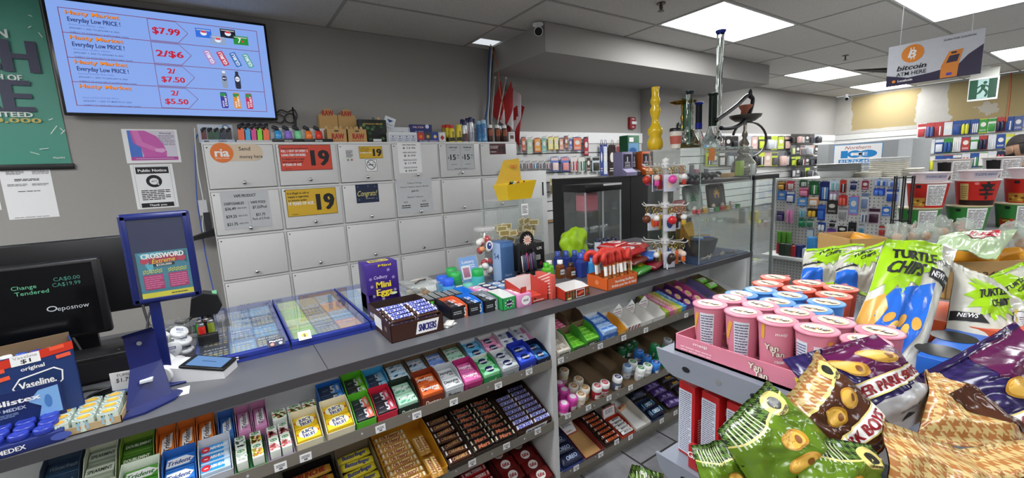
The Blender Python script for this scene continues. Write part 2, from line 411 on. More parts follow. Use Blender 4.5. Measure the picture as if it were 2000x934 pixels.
# slat wall panels
SL = [4, 5, 6]
def slat(name, x0, x1, z0, z1, Y, n, wood=None):
    b = B(); m = mat('#cfcfcc', .5); g = mat('#4a4a4a', .7); p = (z1-z0)/n
    for i in range(n):
        b.box(x0, Y-.018, z0+i*p+.006, x1, Y, z0+(i+1)*p-.006, m)
    b.box(x0, Y-.006, z0, x1, Y, z1, g)
    if wood: b.box(x0, Y-.02, z0-.02, x1, Y, z0, wood)
    return b
b = slat('slat', 2.6, 4.80, .92, 1.80, WY-.001, 8, mat('#9c7a50', .6)); b.box(2.6, WY-.03, 1.80, 4.8, WY-.001, 1.93, WHITE); struct(b, 'trim_%d' % SL.pop(0))
b = slat('slat', 5.42, BX, .7, 1.83, WY-.001, 10); b.box(5.42, WY-.03, 1.83, BX, WY-.001, 1.95, WHITE); struct(b, 'trim_%d' % SL.pop(0))
b = B(); m = mat('#c6c6c2', .5)
for i in range(10): b.box(BX-.02, -3.0, .75+i*.12+.006, BX-.001, WY-.02, .75+(i+1)*.12-.006, m)
b.box(BX-.008, -3.0, .75, BX-.001, WY-.02, 1.95, mat('#3c3c3c', .7)); struct(b, 'trim_%d' % SL.pop(0))
# ================================================================== WALL BEHIND THE COUNTER: screen, posters, papers
def panel(Y, tl, br):
    """upright printed sheet facing the room, given by two opposite corners in the photo: frame at its centre, width, height"""
    a, c = aty(*tl, Y), aty(*br, Y); o = V(((a.x+c.x)/2, Y, (a.z+c.z)/2))
    return o, abs(c.x-a.x), abs(a.z-c.z)
XZ = lambda o=(0, 0, 0): frame(o, (1, 0, 0), (0, 0, 1))
def sheet(name, label, cat, Y, tl, br, col=PAPER, draw=None, group=None, thick=.0012, rough=None):
    o, w, h = panel(Y, tl, br); b = B(XZ((0, -thick, 0))); b.box(-w/2, -thick, -h/2, w/2, 0, h/2, col)
    if draw: draw(b, w, h)
    q = b.build(name, None, o); return tag(q, label, cat, group)

# television
o, w, h = panel(3.83, (80, -4), (535, 236)); w = 1.18; h = .70; o = V((-.142, 3.83, 2.333))
tv = thing('television', 'large wall-mounted flat screen showing a blue price list', 'television', o)
bz = mat('#0d0d10', .25); b = B()
b.box(-w/2, 0, -h/2, w/2, .03, h/2, bz, .004); b.box(-w*.3, .03, -h*.3, w*.3, .055, h*.3, bz); b.build('casing', tv)
def em(c, s=.95): return mat(c, emit=s, name='screen_'+c[1:])
b = B(XZ((0, -.0005, 0))); sw, sh_ = w-.03, h-.034
b.rect(0, 0, sw, sh_, em('#86a8ee'), 1)
mr, rd, og, nv = em('#7a1f45'), em('#c01030'), em('#e8781a'), em('#152a6e')
bw, bh = sw-.10, sh_-.085; L, T = -bw/2, bh/2
b.edge(0, 0, bw, bh, .0035, mr, 2); rh = bh/4
rows = [('$7.99',), ('2/$6',), ('2/', '$7.50'), ('2/', '$5.50')]
for i, tx in enumerate(rows):
    y0 = T-i*rh; yc = y0-rh/2
    if i: b.rect(0, y0, bw, .0035, mr, 2)
    x = L+.03
    b.text('Hasty Market', x+.0015, y0-.024, .024, em('#5a2a18'), .25, 'l', .045, 0, 3); b.text('Hasty Market', x, y0-.0225, .024, em('#f08a1e'), .25, 'l', .02, 0, 4)
    if i < 3: b.text('Everyday Low PRICE !', x+.005, y0-.063, .027, nv, .245, 'l', .015, 0, 3)
    t3 = ['Assorted PEPSI 12pk.', 'Assorted GURU 355ml', 'Assorted MUSCLE MILK 414ML', 'Assorted BRISK 591mL'][i] if i != 3 else 'Assorted ROCKSTAR 473ml'
    b.text(t3, x+.005, y0-.093, .009, em('#4a66b4'), .17, 'l', 0, 0, 3)
    b.text('JANUARY 1, 2025 TO '+('MARCH 23' if i == 3 else 'JANUARY 8')+', 2025.', x+.005, y0-.114, .009, nv, .235, 'l', .005, 0, 3)
    b.text('SUBJECT TO AVAILABILITY & APPLICABLE TAXES', x+.005, y0-.139, .008, nv, .275, 'l', 0, 0, 3)
    px = L+.42; a = .015
    for (p, q) in (((px, y0-.006), (px+.15, y0-.006)), ((px+.15, y0-.006), (px+.21, yc)), ((px+.21, yc), (px+.15, y0-rh+.006)), ((px+.15, y0-rh+.006), (px, y0-rh+.006)), ((px, y0-rh+.006), (px, y0-.006))):
        b.line(*p, *q, .0028, mr, 3)
    if len(tx) == 1: b.text(tx[0], px+.092, yc, .042, rd, .15 if i == 0 else .15, 'c', .05, 0, 4)
    else: b.text(tx[0], px+.085, yc+.034, .034, rd, .045, 'c', .05, 0, 4); b.text(tx[1], px+.088, yc-.022, .036, rd, .13, 'c', .05, 0, 4)
x = L+.755
def pepsi(cx, cy, col, tcol='#e03040', t7=None):
    b.rect(cx, cy, .092, .06, em(col), 3); b.rect(cx, cy+.02, .08, .006, em('#ffffff', .5), 4)
    if t7: b.text('7', cx-.008, cy, .035, em('#f4f4f4'), .02, 'c', .05, .2, 5); b.oval(cx+.012, cy-.006, .007, .007, em('#e02030'), 5)
    else: b.oval(cx, cy, .019, .016, em('#e8eef8'), 4); b.poly([(cx-.018, cy+.004), (cx-.008, cy+.015), (cx+.01, cy+.014), (cx+.018, cy+.001)], em(tcol), 5)
y = T-rh/2
pepsi(x-.035, y+.015, '#2f6fe0'); pepsi(x+.11, y+.03, '#10182e'); pepsi(x+.045, y-.022, '#8fa6cc'); pepsi(x+.185, y-.008, '#1f8f3a', t7=1)
for k, c in enumerate(('#b08ac8', '#c23a58', '#3a70b8', '#5aa6a8')):
    cx = x-.02+k*.078; F2 = sub(b.F, cx, T-1.5*rh, .38)
    b.poly([(-.017, -.05), (.017, -.05), (.02, -.044), (.02, .044), (.017, .05), (-.017, .05), (-.02, .044), (-.02, -.044)], em(c), 3, F2)
    b.text('GURU', 0, 0, .022, em('#f2f6ff'), .085, 'c', .04, 0, 4, F2, pi/2)
for k, c in enumerate(('#8d9ab0', '#151c38')):
    cx = x+.05+k*.08; yc = T-2.5*rh
    b.poly([(cx-.012, yc-.06), (cx+.012, yc-.06), (cx+.017, yc-.05), (cx+.018, yc+.02), (cx+.01, yc+.04), (cx+.01, yc+.062), (cx-.01, yc+.062), (cx-.01, yc+.04), (cx-.018, yc+.02), (cx-.017, yc-.05)], em(c), 3)
    b.rect(cx, yc+.052, .018, .016, em('#dfe6f4' if k == 0 else '#22232c'), 4); b.oval(cx, yc+.008, .014, .018, em('#1c2b60' if k == 0 else '#e8ecf8'), 4); b.text('MILK', cx, yc+.008, .008, em('#ffffff' if k == 0 else '#1c2b60'), .022, 'c', .03, 0, 5)
for k, c in enumerate(('#33249a', '#d98a24', '#c21f56')):
    cx = x+.03+k*.078; yc = T-3.5*rh
    b.poly([(cx-.016, yc-.056), (cx+.016, yc-.056), (cx+.021, yc-.048), (cx+.021, yc+.048), (cx+.016, yc+.056), (cx-.016, yc+.056), (cx-.021, yc+.048), (cx-.021, yc-.048)], em(c), 3)
    b.poly([(cx-.02, yc+.05), (cx+.02, yc+.05), (cx+.004, yc+.02), (cx-.02, yc+.03)], em('#1e8a48'), 4)
    b.text('START', cx+.009, yc-.004, .013, em('#f4f4f4'), .075, 'c', .05, 0, 5, None, pi/2)
    b.text('KICK', cx-.008, yc-.024, .010, em('#f4f4f4'), .045, 'c', .05, 0, 5, None, pi/2)
b.build('screen', tv)
b = B().box(-.03, .055, -.1, .03, WY-3.83-.002, .1, BLACK); b.box(-.25, .055, -.03, .25, WY-3.83-.002, .03, BLACK); b.build('wall_bracket', tv)

# green promotional banner
def green(b, w, h):
    dk, wt, yl = mat('#3b3c52', .5, var=0), mat('#d9e2dc', .5, var=0), mat('#bfb060', .5, var=0)
    def P(x, y): q = aty(x, y, 3.897); return q.x-oo.x, q.z-oo.z
    def tx(s, p, hh, m, bold, ww=None, lv=2): x, y = P(*p); b.text(s, x, y, hh, m, ww, 'r', bold, 0, lv)
    tx('WIN', (15, 66), .05, wt, .04); tx('CH', (71, 111), .19, dk, .06, .33); tx('WITH OF', (44, 153), .035, wt, .04)
    tx('RE', (61, 187), .19, dk, .06, .30); tx('GUARANTEED', (65, 224.5), .03, wt, .05, .36); tx('$10,000', (82, 236), .028, yl, .05, .30)
    x, y = P(127, 308); b.text('PlayON', x, y, .010, wt, .05, 'r', .02)
    for (x0, y0), (x1, y1) in (((60, 297), (78, 302)), ((78, 292), (96, 290)), ((100, 262), (112, 246)), ((118, 250), (126, 258)), ((96, 235), (104, 232)), ((120, 262), (128, 254)), ((56, 30), (64, 33)), ((76, 64), (84, 74)), ((56, 55), (62, 52))):
        a, c = P(x0, y0), P(x1, y1); b.line(*a, *c, .004, wt, 2)
oo = V((-1.05, 3.90, 2.17)); gm = mat('#4a8f7d', .3, var=.12, scale=3, bump=.25, name='glossy_green_banner')
bn = thing('banner', 'green glossy hanging banner with big dark lettering and $10,000 line', 'poster', oo); b = B(XZ((0, -.002, 0)))
b.grid(lambda u, v: V((-.55+u*.845, -.002-.002*sin(u*9+v*5), -.485+v*1.03)), 30, 30, gm); b.F = lambda x, y, d=0.: V((x, -.006-.002-d*6, y)); green(b, .84, 1.03); b.build('printed_sheet', bn); B().box(-.55, -.012, -.515, .305, .004, -.48, BLACK, .002).build('bottom_rail', bn)

def letter(b, w, h):
    for y, n, x in ((.42, 2, -.2), (.42, 2, .3)): b.lines(x*w, y*h, w*.35, h*.07, 3, INK)
    b.lines(0, .28*h, w*.5, h*.05, 2, INK, fill=.6); b.lines(-.2*w, .18*h, w*.4, h*.05, 3, INK); b.lines(.25*w, .18*h, w*.35, h*.05, 3, INK); b.lines(0, .05*h, w*.45, h*.03, 1, INK); b.lines(-.05*w, -.47*h, w*.7, h*.02, 1, INK)
b = B(); sheet('paper_notice', 'white typed letter in a plastic sleeve below the green banner', 'paper', 3.904, (-4, 331), (117, 423), PAPER, letter)
sheet('paper_notice', 'edge of a white sheet at the left beside the typed letter', 'paper', 3.904, (-60, 345), (4, 410), PAPER)
def warn(b, w, h):
    pk, bl, gy = mat('#c25aa6', .5, var=.1, scale=8), mat('#4670c4', .5, var=.1), mat('#cfcbd6', .5)
    b.rect(.02*w, .03*h, .86*w, .86*h, gy, 1)
    b.poly([(-.41*w, .46*h), (-.33*w, .46*h), (-.2*w, .05*h), (-.2*w, -.32*h), (-.41*w, -.32*h)], bl, 2)
    b.poly([(-.36*w, .46*h), (-.1*w, .46*h), (.1*w, .3*h), (.2*w, .08*h), (.25*w, -.15*h), (.24*w, -.33*h), (-.18*w, -.33*h), (-.2*w, -.05*h), (-.33*w, .1*h)], pk, 3)
    b.poly([(-.33*w, .46*h), (-.22*w, .46*h), (-.16*w, .12*h), (.16*w, -.1*h), (.22*w, -.2*h), (.05*w, -.16*h), (-.28*w, .05*h)], mat('#cf74b4', .5, var=0), 4)
    b.poly([(.04*w, -.08*h), (.2*w, -.06*h), (.25*w, -.13*h), (.16*w, -.2*h), (.05*w, -.16*h)], mat('#d9a0cc', .5, var=0), 5)
    b.rect(.02*w, -.37*h, .86*w, .1*h, mat('#b54a9a', .5, var=0), 5); b.rect(.02*w, -.37*h, .7*w, .012*h, gy, 6)
    b.text('Warning!', .27*w, .39*h, .05*h, mat('#57505f', .6, var=0), .22*w, 'c', .03); b.lines(.28*w, .18*h, .3*w, .32*h, 7, mat('#857f90', .6, var=0))
sheet('warning_sign', 'white warning sheet with a pink clothed pregnant belly picture', 'sign', 3.904, (236, 252), (355, 317), PAPER, warn)
def notice(b, w, h):
    b.edge(0, 0, .86*w, .92*h, .006*w, mat('#6a7480', .5, var=0), 1)
    b.rect(0, .365*h, .78*w, .15*h, INK, 2); b.text('Public Notice', 0, .365*h, .062*h, PAPER, .68*w, 'c', .03, 0, 3)
    b.oval(0, .12*h, .19*w, .14*h, INK, 2, n=28); b.oval(0, .115*h, .11*w, .075*h, PAPER, 3); b.poly([(.04*w, .06*h), (.11*w, .02*h), (.1*w, .1*h)], PAPER, 3); b.text('#?*!', 0, .12*h, .03*h, INK, .13*w, 'c', .03, 0, 4)
    b.lines(0, -.19*h, .7*w, .24*h, 6, INK, 2, None, .5, None, 5); b.rect(0, -.42*h, .78*w, .1*h, INK, 2); b.text('Thank you', 0, -.42*h, .045*h, PAPER, .42*w, 'c', .03, 0, 3)
sheet('public_notice', 'white sheet headed Public Notice with a speech bubble circle', 'sign', 3.904, (253, 322), (350, 404), PAPER, notice)
b = B(XZ((0, 0, 0))); q = aty(1253, 240, WY); t = thing('fire_alarm', 'red wall fire alarm strobe left of the column', 'alarm', (4.60, WY, 2.06)); rm = mat('#8d1f26', .4)
B().box(-.055, -.045, -.075, .055, 0, .075, rm, .008).build('housing', t); b = B(XZ((0, -.0455, 0))); b.box(-.035, -.06, -.02, .06, -.045, .02, mat('#dcdcdc', .15), .006); b.text('FIRE', 0, .05, .02, PAPER, .05, 'c', .02); b.text('FEU', 0, -.05, .02, PAPER, .04, 'c', .02); b.build('strobe', t)

# ================================================================== LOCKER WALL
CX0, CPW, CTZ, CPH, CY = -.056, .4246, 1.794, .317, 3.55
lk = thing('locker_cabinet', 'white wall of small square locker doors with round knobs', 'cabinet', (CX0, CY, 0)); LW = mat('#cbcbc9', .38, var=.02, name='white_laminate'); BL = mat('#1e1e1e', .8)
W_, Hh = CPW*6, CTZ
b = B(); b.box(0, .02, .0, W_, .345, Hh-.0, LW); b.box(-.0, 0, Hh-.016, W_, .02, Hh, LW); b.box(0, 0, 0, W_, .02, Hh-5*CPH-.016, LW)
for i in range(7): x = i*CPW; b.box(max(0, x-.008), 0, 0, min(W_, x+.008), .02, Hh-.016, LW)
for j in range(1, 6): z = Hh-j*CPH; b.box(0, .0005, z-.016, W_, .02, z+.0, LW)
b.build('body', lk)
doorp = None
for j in range(5):
    for i in range(6):
        x0, x1 = i*CPW+.011, (i+1)*CPW-.011; z1, z0 = Hh-.019-j*CPH, Hh-(j+1)*CPH+.005
        if doorp is None:
            w, h = x1-x0, z1-z0; b = B(); b.box(-w/2, -.012, 0, w/2, .004, h, LW, .001); b.box(-w/2-.0025, .004, -.002, w/2+.0025, .008, h+.002, BL)
            b.box(-w/2+.012, -.0125, h-.022, -w/2+.02, -.0119, h-.014, BL)
            doorp = d = b.build('door', lk); k = B(); k.lathe([(.006, 0), (.006, .008), (.013, .012), (.0135, .022), (.009, .027), (0, .028)], CHROME, n=14, axis='y')
            for v in range(len(k.v)): k.v[v] = (k.v[v][0], -k.v[v][1], k.v[v][2])
            k.f = [tuple(reversed(f)) for f in k.f]; kb = k.build('knob', d, (0.0, -.012, .035))
        else: d = dup(doorp, parent=lk)
        d.location = ((x0+x1)/2, 0, z0)
DY = CY-.013
IN = INK; YEL = mat('#c9a227', .45, var=.02); RED = mat('#c8432f', .45, var=.02)
def ria(b, w, h):
    og, bg = mat('#d8702a', .5, var=0), mat('#cdb9a0', .5, var=0); r = h*.5
    b.put([( -w/2+r+(w-2*r)*(1 if cos(a) > 0 else 0)+r*.86*cos(a), r*.86*sin(a)) for a in [2*pi*i/32+.01 for i in range(32)]], [tuple(range(32))], bg, 1)
    b.oval(-w/2+r, 0, r, r, og, 2, n=28); b.text('ria', -w/2+r, .02*h, .42*h, PAPER, 1.25*r, 'c', .04, 0, 3); b.text('Money Transfer', -w/2+r, -.27*h, .055*h, PAPER, 1.2*r, 'c', .01, 0, 3)
    b.text('Send', .02*w, .2*h, .2*h, IN, None, 'l', .01); b.text('money here', .02*w-.0, -.2*h, .19*h, IN, .43*w, 'l', .01)
def clearsheet(b, w, h): pass
o, w, h = panel(DY, (407, 279), (519, 316)); b = B(XZ((0, -.0005, 0))); ria(b, w, h); tag(b.build('sticker', None, o), 'orange and beige money transfer sticker on the top left locker', 'sticker')
def nineteen(lines_, col, cw=PAPER):
    def f(b, w, h):
        b.edge(0, 0, w, h, .008*w, IN, 1)
        n = len(lines_); y = .36*h
        for s, k, c, wd in lines_: b.text(s, -.46*w, y, k*h*.78, c, wd*w, 'l', .035 if k > .1 else .015, 0, 2); y -= k*h*1.28
        b.text('19', .27*w, -.0*h, .62*h, IN, .38*w, 'c', .07, 0, 2); b.text('Ontario', -.42*w, -.42*h, .05*h, IN, .12*w, 'l', .01)
    return f
A = IN
rl = [('Tobacco products are addictive and', .075, A, .5), ('KILL 1 OUT OF EVERY 2', .12, PAPER, .5), ('LONG-TERM SMOKERS.', .12, PAPER, .46), ('It is illegal to sell or supply', .085, A, .42), ('them to anyone under', .085, A, .4), ('19 YEARS OF AGE.', .12, PAPER, .36)]
yl = [('It is illegal to sell or', .1, A, .42), ('supply e-cigarettes', .1, A, .4), ('to anyone under', .1, A, .36), ('19 YEARS OF AGE.', .15, PAPER, .5)]
sheet('age_sign', 'red tobacco warning sign with a large 19 on the top locker row', 'sign', DY, (543, 283), (650, 331), RED, nineteen(rl, A))
sheet('age_sign', 'large yellow age sign with 19 on the second locker row', 'sign', DY, (556, 371), (660, 416), YEL, nineteen(yl, A))
sheet('age_sign', 'small yellow age sign with 19 above the no smoking symbol', 'sign', DY, (700, 286), (748, 309), YEL, nineteen(yl, A))
sheet('age_sign', 'small dark maroon age sign on the top right locker', 'sign', DY, (956, 281), (988, 301), mat('#4d1a20', .4), nineteen(rl, A))
def nosmoke(b, w, h):
    b.edge(0, 0, w*.96, h*.96, .03*w, IN, 1); b.ring(0, .05*h, .38*w, .38*h, .05*w, IN, 2); b.line(-.26*w, .3*h, .26*w, -.2*h, .05*w, IN, 3)
    b.rect(-.05*w, .04*h, .4*w, .07*h, IN, 2); b.rect(.2*w, .04*h, .05*w, .07*h, IN, 2); b.line(.12*w, .12*h, .2*w, .24*h, .03*w, IN, 2)
sheet('no_smoking_sign', 'square white no smoking symbol under the small yellow age sign', 'sign', DY, (712, 311), (738, 335), PAPER, nosmoke)
def dots(b, w, h): b.lines(0, .12*h, w*.9, h*.6, 6, IN); b.oval(-.25*w, -.38*h, .12*w, .08*h, mat('#3c8a4a', .5)); b.oval(.25*w, -.38*h, .12*w, .08*h, mat('#b23a30', .5))
sheet('sticker', 'tiny white sticker with red and green dots left of the yellow age sign', 'sticker', DY, (674, 292), (691, 315), LW, dots)
def prices(b, w, h):
    for k, (s, y) in enumerate((('13.96', .33), ('6.50', .08), ('11.99', -.17), ('34.99', -.42))):
        b.text('$ '+s, 0, y*h, .055*h, IN, .5*w if k else .55*w, 'c', .03); b.lines(0, (y+.1)*h, .6*w, .05*h, 2, IN)
sheet('price_list', 'narrow white price list with four bold prices on top locker row', 'paper', DY, (775, 279), (825, 337), PAPER, prices)
def fifteen(b, w, h):
    b.edge(0, 0, .97*w, .95*h, .008*w, mat('#77797a', .5, var=0), 1); b.rect(.0, .02*h, .01*w, .8*h, mat('#8a8c8d', .5, var=0), 2)
    for sx, t in ((-1, 'SUPER VALUE'), (1, 'PREMIUM')):
        x = sx*.25*w; b.text(t, x, .36*h, .05*h, IN, .28*w, 'c', .02); b.text('15', x-.02*w, 0, .21*h, IN, .2*w, 'c', .04); b.text('.45', x+.15*w, .06*h, .06*h, IN, None, 'c', .02); b.rect(x+.15*w, -.04*h, .1*w, .01*h, IN); b.text('$', x-.18*w, -.02*h, .08*h, IN, None, 'c', .01); b.lines(x, -.28*h, .2*w, .03*h, 1, IN); b.lines(x, .26*h, .2*w, .02*h, 1, IN)
    b.lines(0, -.44*h, .5*w, .03*h, 1, IN)
sheet('price_list', 'framed grey sheet showing 15 twice on the top locker row', 'paper', DY, (870, 281), (928, 331), mat('#b4b6b6', .4), fifteen)
def vape(b, w, h):
    b.text('VAPE PRODUCT', 0, .36*h, .075*h, IN, .46*w, 'c', .015); b.text('DISPOSABLES', -.24*w, .17*h, .07*h, IN, .4*w, 'c', .015); b.text('VAPE PODS', .26*w, .17*h, .07*h, IN, .32*w, 'c', .015)
    for s, y in (('$36.49', .04), ('$29.25', -.16), ('$21.75', -.36)): b.text(s, -.33*w, y*h, .075*h, IN, .22*w, 'c', .015); b.text('/ 8000 PUFFS', -.1*w, y*h, .045*h, IN, .2*w, 'c')
    b.text('$7.25/Pod', .28*w, .04*h, .075*h, IN, .3*w, 'c', .015); b.text('$21.75', .28*w, -.16*h, .075*h, IN, .2*w, 'c', .015); b.text('Pack of 3 Pods', .28*w, -.27*h, .065*h, IN, .36*w, 'c', .01); b.rect(.06*w, -.1*h, .003*w, .6*h, IN)
sheet('price_list', 'grey vape product price sheet on the second locker row', 'paper', DY, (428, 374), (532, 441), mat('#b3b5b7', .4), vape)
def congrats(b, w, h):
    b.text('Congrats!', 0, .02*h, .3*h, mat('#d8d27a', .5, var=0), .88*w, 'c', .0, .35); b.lines(.1*w, -.28*h, .4*w, .03*h, 1, PAPER)
    for x, y in ((-.4, .38), (.05, .38), (.35, .35), (-.38, -.32), (.4, -.3)): b.burst(x*w, y*h, .05*w, mat('#5a6a8c', .5, var=0), 2, n=5, k=.4)
sheet('card', 'navy blue card reading Congrats on the second locker row', 'card', DY, (693.5, 361), (741, 394), mat('#1d2742', .4), congrats)
def tob(b, w, h):
    b.text('Tobacco Pricing', 0, .38*h, .05*h, IN, .4*w, 'c'); b.text('Heated Tobacco Starter Bundle', 0, .27*h, .045*h, IN, .8*w, 'c'); b.text('$49.99', 0, .14*h, .055*h, IN, .2*w, 'c', .01); b.text('Heated Tobacco', 0, -.03*h, .05*h, IN, .44*w, 'c')
    for x, s in ((-.28, '20%'), (.24, '50%')): b.text(s, x*w, -.17*h, .05*h, IN, .12*w, 'c'); b.lines(x*w, -.3*h, .25*w, .12*h, 2, IN)
sheet('price_list', 'white taped tobacco pricing sheet in the second locker row', 'paper', DY, (773, 351), (847, 412), mat('#bec0c2', .3), tob)

# lower white unit right of the lockers, an open door edge-on
p0, p1 = aty(1009, 343, 3.62), aty(1073, 480, 3.62)
t = thing('storage_cabinet', 'plain white low cabinet with slot handle right of the lockers', 'cabinet', (2.50, 3.60, 0)); b = B(); b.box(0, .0, 0, .40, .28, 1.50, LW, .003); b.build('body', t)
B().box(.015, -.012, .06, .385, 0, 1.47, LW, .002).build('door', t); B().box(.33, -.016, 1.24, .345, -.0118, 1.38, BLACK).build('handle', t)

# ------------------------------------------------------------------ things on top of the lockers
TZ = CTZ
def tx(px, Y=3.68): return aty(px, 272, Y).x
TORCH = {}
def torch(col, label, loc, rz=0, s=1, group=None):
    """upright pocket torch lighter: coloured body, dark angled nozzle"""
    if col not in TORCH:
        t = thing('torch_lighter', label, 'lighter', loc, rz, group); c = mat(col, .3)
        b = B(); b.prism([(-.018, 0), (.016, 0), (.019, .055), (.006, .068), (-.015, .062)], -.010, .010, c, 'y'); b.build('fuel_body', t)
        b = B(); b.tube([(-.004, 0, .058), (-.008, 0, .078), (.018, 0, .092)], [.012, .012, .009], mat('#1b1b1e', .35), 8); b.box(.002, -.006, .06, .02, .006, .082, mat('#1b1b1e', .35)); b.build('nozzle', t)
        t.scale = (s, s, s); TORCH[col] = t; return t
    t = dup(TORCH[col], loc, rz, label); t.scale = (s, s, s)
    if group: t['group'] = group
    return t
x0, x1 = tx(389), tx(457)
t = thing('lighter_display', 'grey counter display of dark mini torch lighters with round logo', 'display', ((x0+x1)/2, 3.66, TZ)); w = x1-x0
b = B(XZ((0, -.0505, 0))); b.box(-w/2, -.05, 0, w/2, .05, .022, mat('#a9b3c4', .5)); b.box(-w/2, .02, 0, w/2, .05, .13, mat('#b8c0cc', .5)); b.text('MINI', -.06, .011, .01, INK, None, 'c', .02); b.text('TORCH', .03, .011, .01, INK, None, 'c', .02)
F = XZ((0, .0195, .11)); b.text('MINI', -.055, -.005, .014, INK, None, 'c', .03, F=F); b.oval(.06, .0, .022, .022, mat('#5b7aa4', .5), 2, F); b.oval(.06, .0, .012, .012, PAPER, 3, F); b.build('tray', t)
for k, c in enumerate(('#5a2424', '#20442a', '#1f4a35', '#1b2338', '#2a2a2a')): torch(c, 'dark %s mini torch lighter standing %s in the grey display' % (('maroon', 'green', 'deep green', 'navy', 'charcoal')[k], nth(k, 5)), ((x0+x1)/2-w/2+.03+k*.036, 3.635, TZ+.022), 0, .85)
x0, x1 = tx(461), tx(529); t = thing('lighter_tray', 'thin grey tray holding a row of neon torch lighters', 'tray', ((x0+x1)/2, 3.64, TZ)); w = x1-x0
b = B(); b.box(-w/2, -.04, 0, w/2, .04, .018, mat('#b6b8ba', .5), .002); b.build('tray', t)
for k, c in enumerate(('#e8663a', '#4aa7dc', '#d8488e', '#86d83a', '#f0704a')): torch(c, '%s torch lighter, %s in the neon row' % (('orange', 'sky blue', 'pink', 'lime green', 'salmon red')[k], nth(k, 5)), (x0+.035+k*(w-.06)/4.3, 3.63, TZ+.018), 0, 1.25)
for q, (pa, pb, cols) in enumerate(((530, 589, ('#3b9bd6', '#8f6fd0', '#7ad69a')), (590, 646, ('#f07c2a', '#d83a2a')))):
    x0, x1 = tx(pa), tx(pb); w = x1-x0; t = thing('lighter_stand', ('black and white stand with blue, purple and green torch lighters', 'black and white stand with orange and red torch lighters')[q], 'display', ((x0+x1)/2, 3.66, TZ))
    b = B(XZ((0, -.0605, .013))); b.box(-w/2, -.06, 0, w/2, .05, .028, BLACK, .003); b.prism([(-w/2, .028), (w/2, .028), (w/2, .09), (w/2-.03, .115), (-w/2+.03, .115), (-w/2, .10)], .035, .05, mat('#dfdfdf', .3), 'y'); b.text('MAVEN', 0, 0, .011, PAPER, .05, 'c', .03); b.build('stand_body', t)
    for k, c in enumerate(cols):
        xx = x0+.045+k*(w-.07)/(2.0 if q == 0 else 1.9); tt = thing('torch_lighter', 'large %s table torch lighter on the %s stand' % ((('blue', 'purple', 'mint green'), ('orange', 'red'))[q][k], ('first', 'second')[q]), 'lighter', (xx, 3.645, TZ+.028))
        B().lathe([(.024, 0), (.026, .02), (.022, .055), (.016, .062)], mat(c, .2), n=14).build('fuel_body', tt)
        b = B().tube([(.0, 0, .058), (-.006, 0, .078), (-.032, -.012, .088)], [.014, .015, .014], mat('#26282c', .3), 10); b.lathe([(.0, 0), (.013, .002)], CHROME, (-.033, -.014, .086), 10, 'x'); b.build('nozzle', tt)
def carton(name, label, cat, px0, px1, h, d, col, draw=None, Y=3.62, group=None, side=None, z=None, top=True):
    x0, x1 = tx(px0, Y), tx(px1, Y); w = x1-x0; b = B(XZ((0, -.0005, 0))); b.box(-w/2, 0, 0, w/2, d, h, col if not isinstance(col, str) else mat(col, .5), .0015)
    if draw: draw(b, w, h)
    o = b.build(name, None, ((x0+x1)/2, Y, TZ if z is None else z)); return tag(o, label, cat, group)
RR = mat('#a03326', .6, var=0); KR = mat('#b9935c', .7, var=.06)
def raw1(b, w, h): b.text('RAW', 0, h*.88, h*.15, RR, w*.62, 'c', .05); b.lines(-.25*w, .1*h, w*.2, .05*h, 2, RR); b.lines(.2*w, .12*h, w*.2, .06*h, 2, RR)
for k, (a, c) in enumerate(((627, 663), (664, 698))):
    x0, x1 = tx(a, 3.80), tx(c, 3.80); w = x1-x0; b = B(XZ((0, -.0005, 0))); h = .285
    b.prism([(-w/2, 0), (w/2, 0), (w/2, h*.82), (w*.32, h*.84), (w*.30, h*.93), (w*.1, h), (-w*.1, h), (-w*.30, h*.93), (-w*.32, h*.84), (-w/2, h*.82)], 0, .06, KR, 'y'); raw1(b, w, h)
    tag(b.build('rolling_paper_carton', None, ((x0+x1)/2, 3.79, TZ)), ('tall tan rolling paper carton, the left of the pair at the back', 'tall tan rolling paper carton, the right of the pair at the back')[k], 'box')
def raw2(b, w, h): b.text('RAW', .05*w, h*.48, h*.42, RR, w*.62, 'c', .06); b.rect(0, h*.85, w*.2, h*.12, mat('#4a4436', .6)); b.lines(0, .14*h, .6*w, .08*h, 1, RR)
for k, (a, c) in enumerate(((638, 678), (679, 717))):
    x0, x1 = tx(a, 3.62), tx(c, 3.62); w = x1-x0; h = .105; t = thing('rolling_paper_display', ('open tan display box of rolling cones, left of two', 'open tan display box of rolling cones, right of two')[k], 'box', ((x0+x1)/2, 3.61, TZ))
    b = B(XZ((0, -.0005, 0))); b.box(-w/2, 0, 0, w/2, .004, h, KR); b.box(-w/2, 0, 0, -w/2+.004, .14, h, KR); b.box(w/2-.004, 0, 0, w/2, .14, h, KR); b.box(-w/2, .136, 0, w/2, .14, h+.03, KR); b.box(-w/2, 0, 0, w/2, .14, .004, KR); raw2(b, w, h); b.build('carton', t)
    for q in range(5):
        b = B().lathe([(.007, 0), (.011, .10), (.006, .112)], mat('#c9a873', .7), n=8); xq = (x0+x1)/2-w/2+.03+q*(w-.06)/4
        tag(b.build('rolling_cone', None, (xq, 3.66+.02*(q % 2), TZ+.02), (0, .15*(q % 3-1), 0)), 'tan paper cone, %s in the %s open tan box' % (nth(q, 5), ('left', 'right')[k]), 'cone')
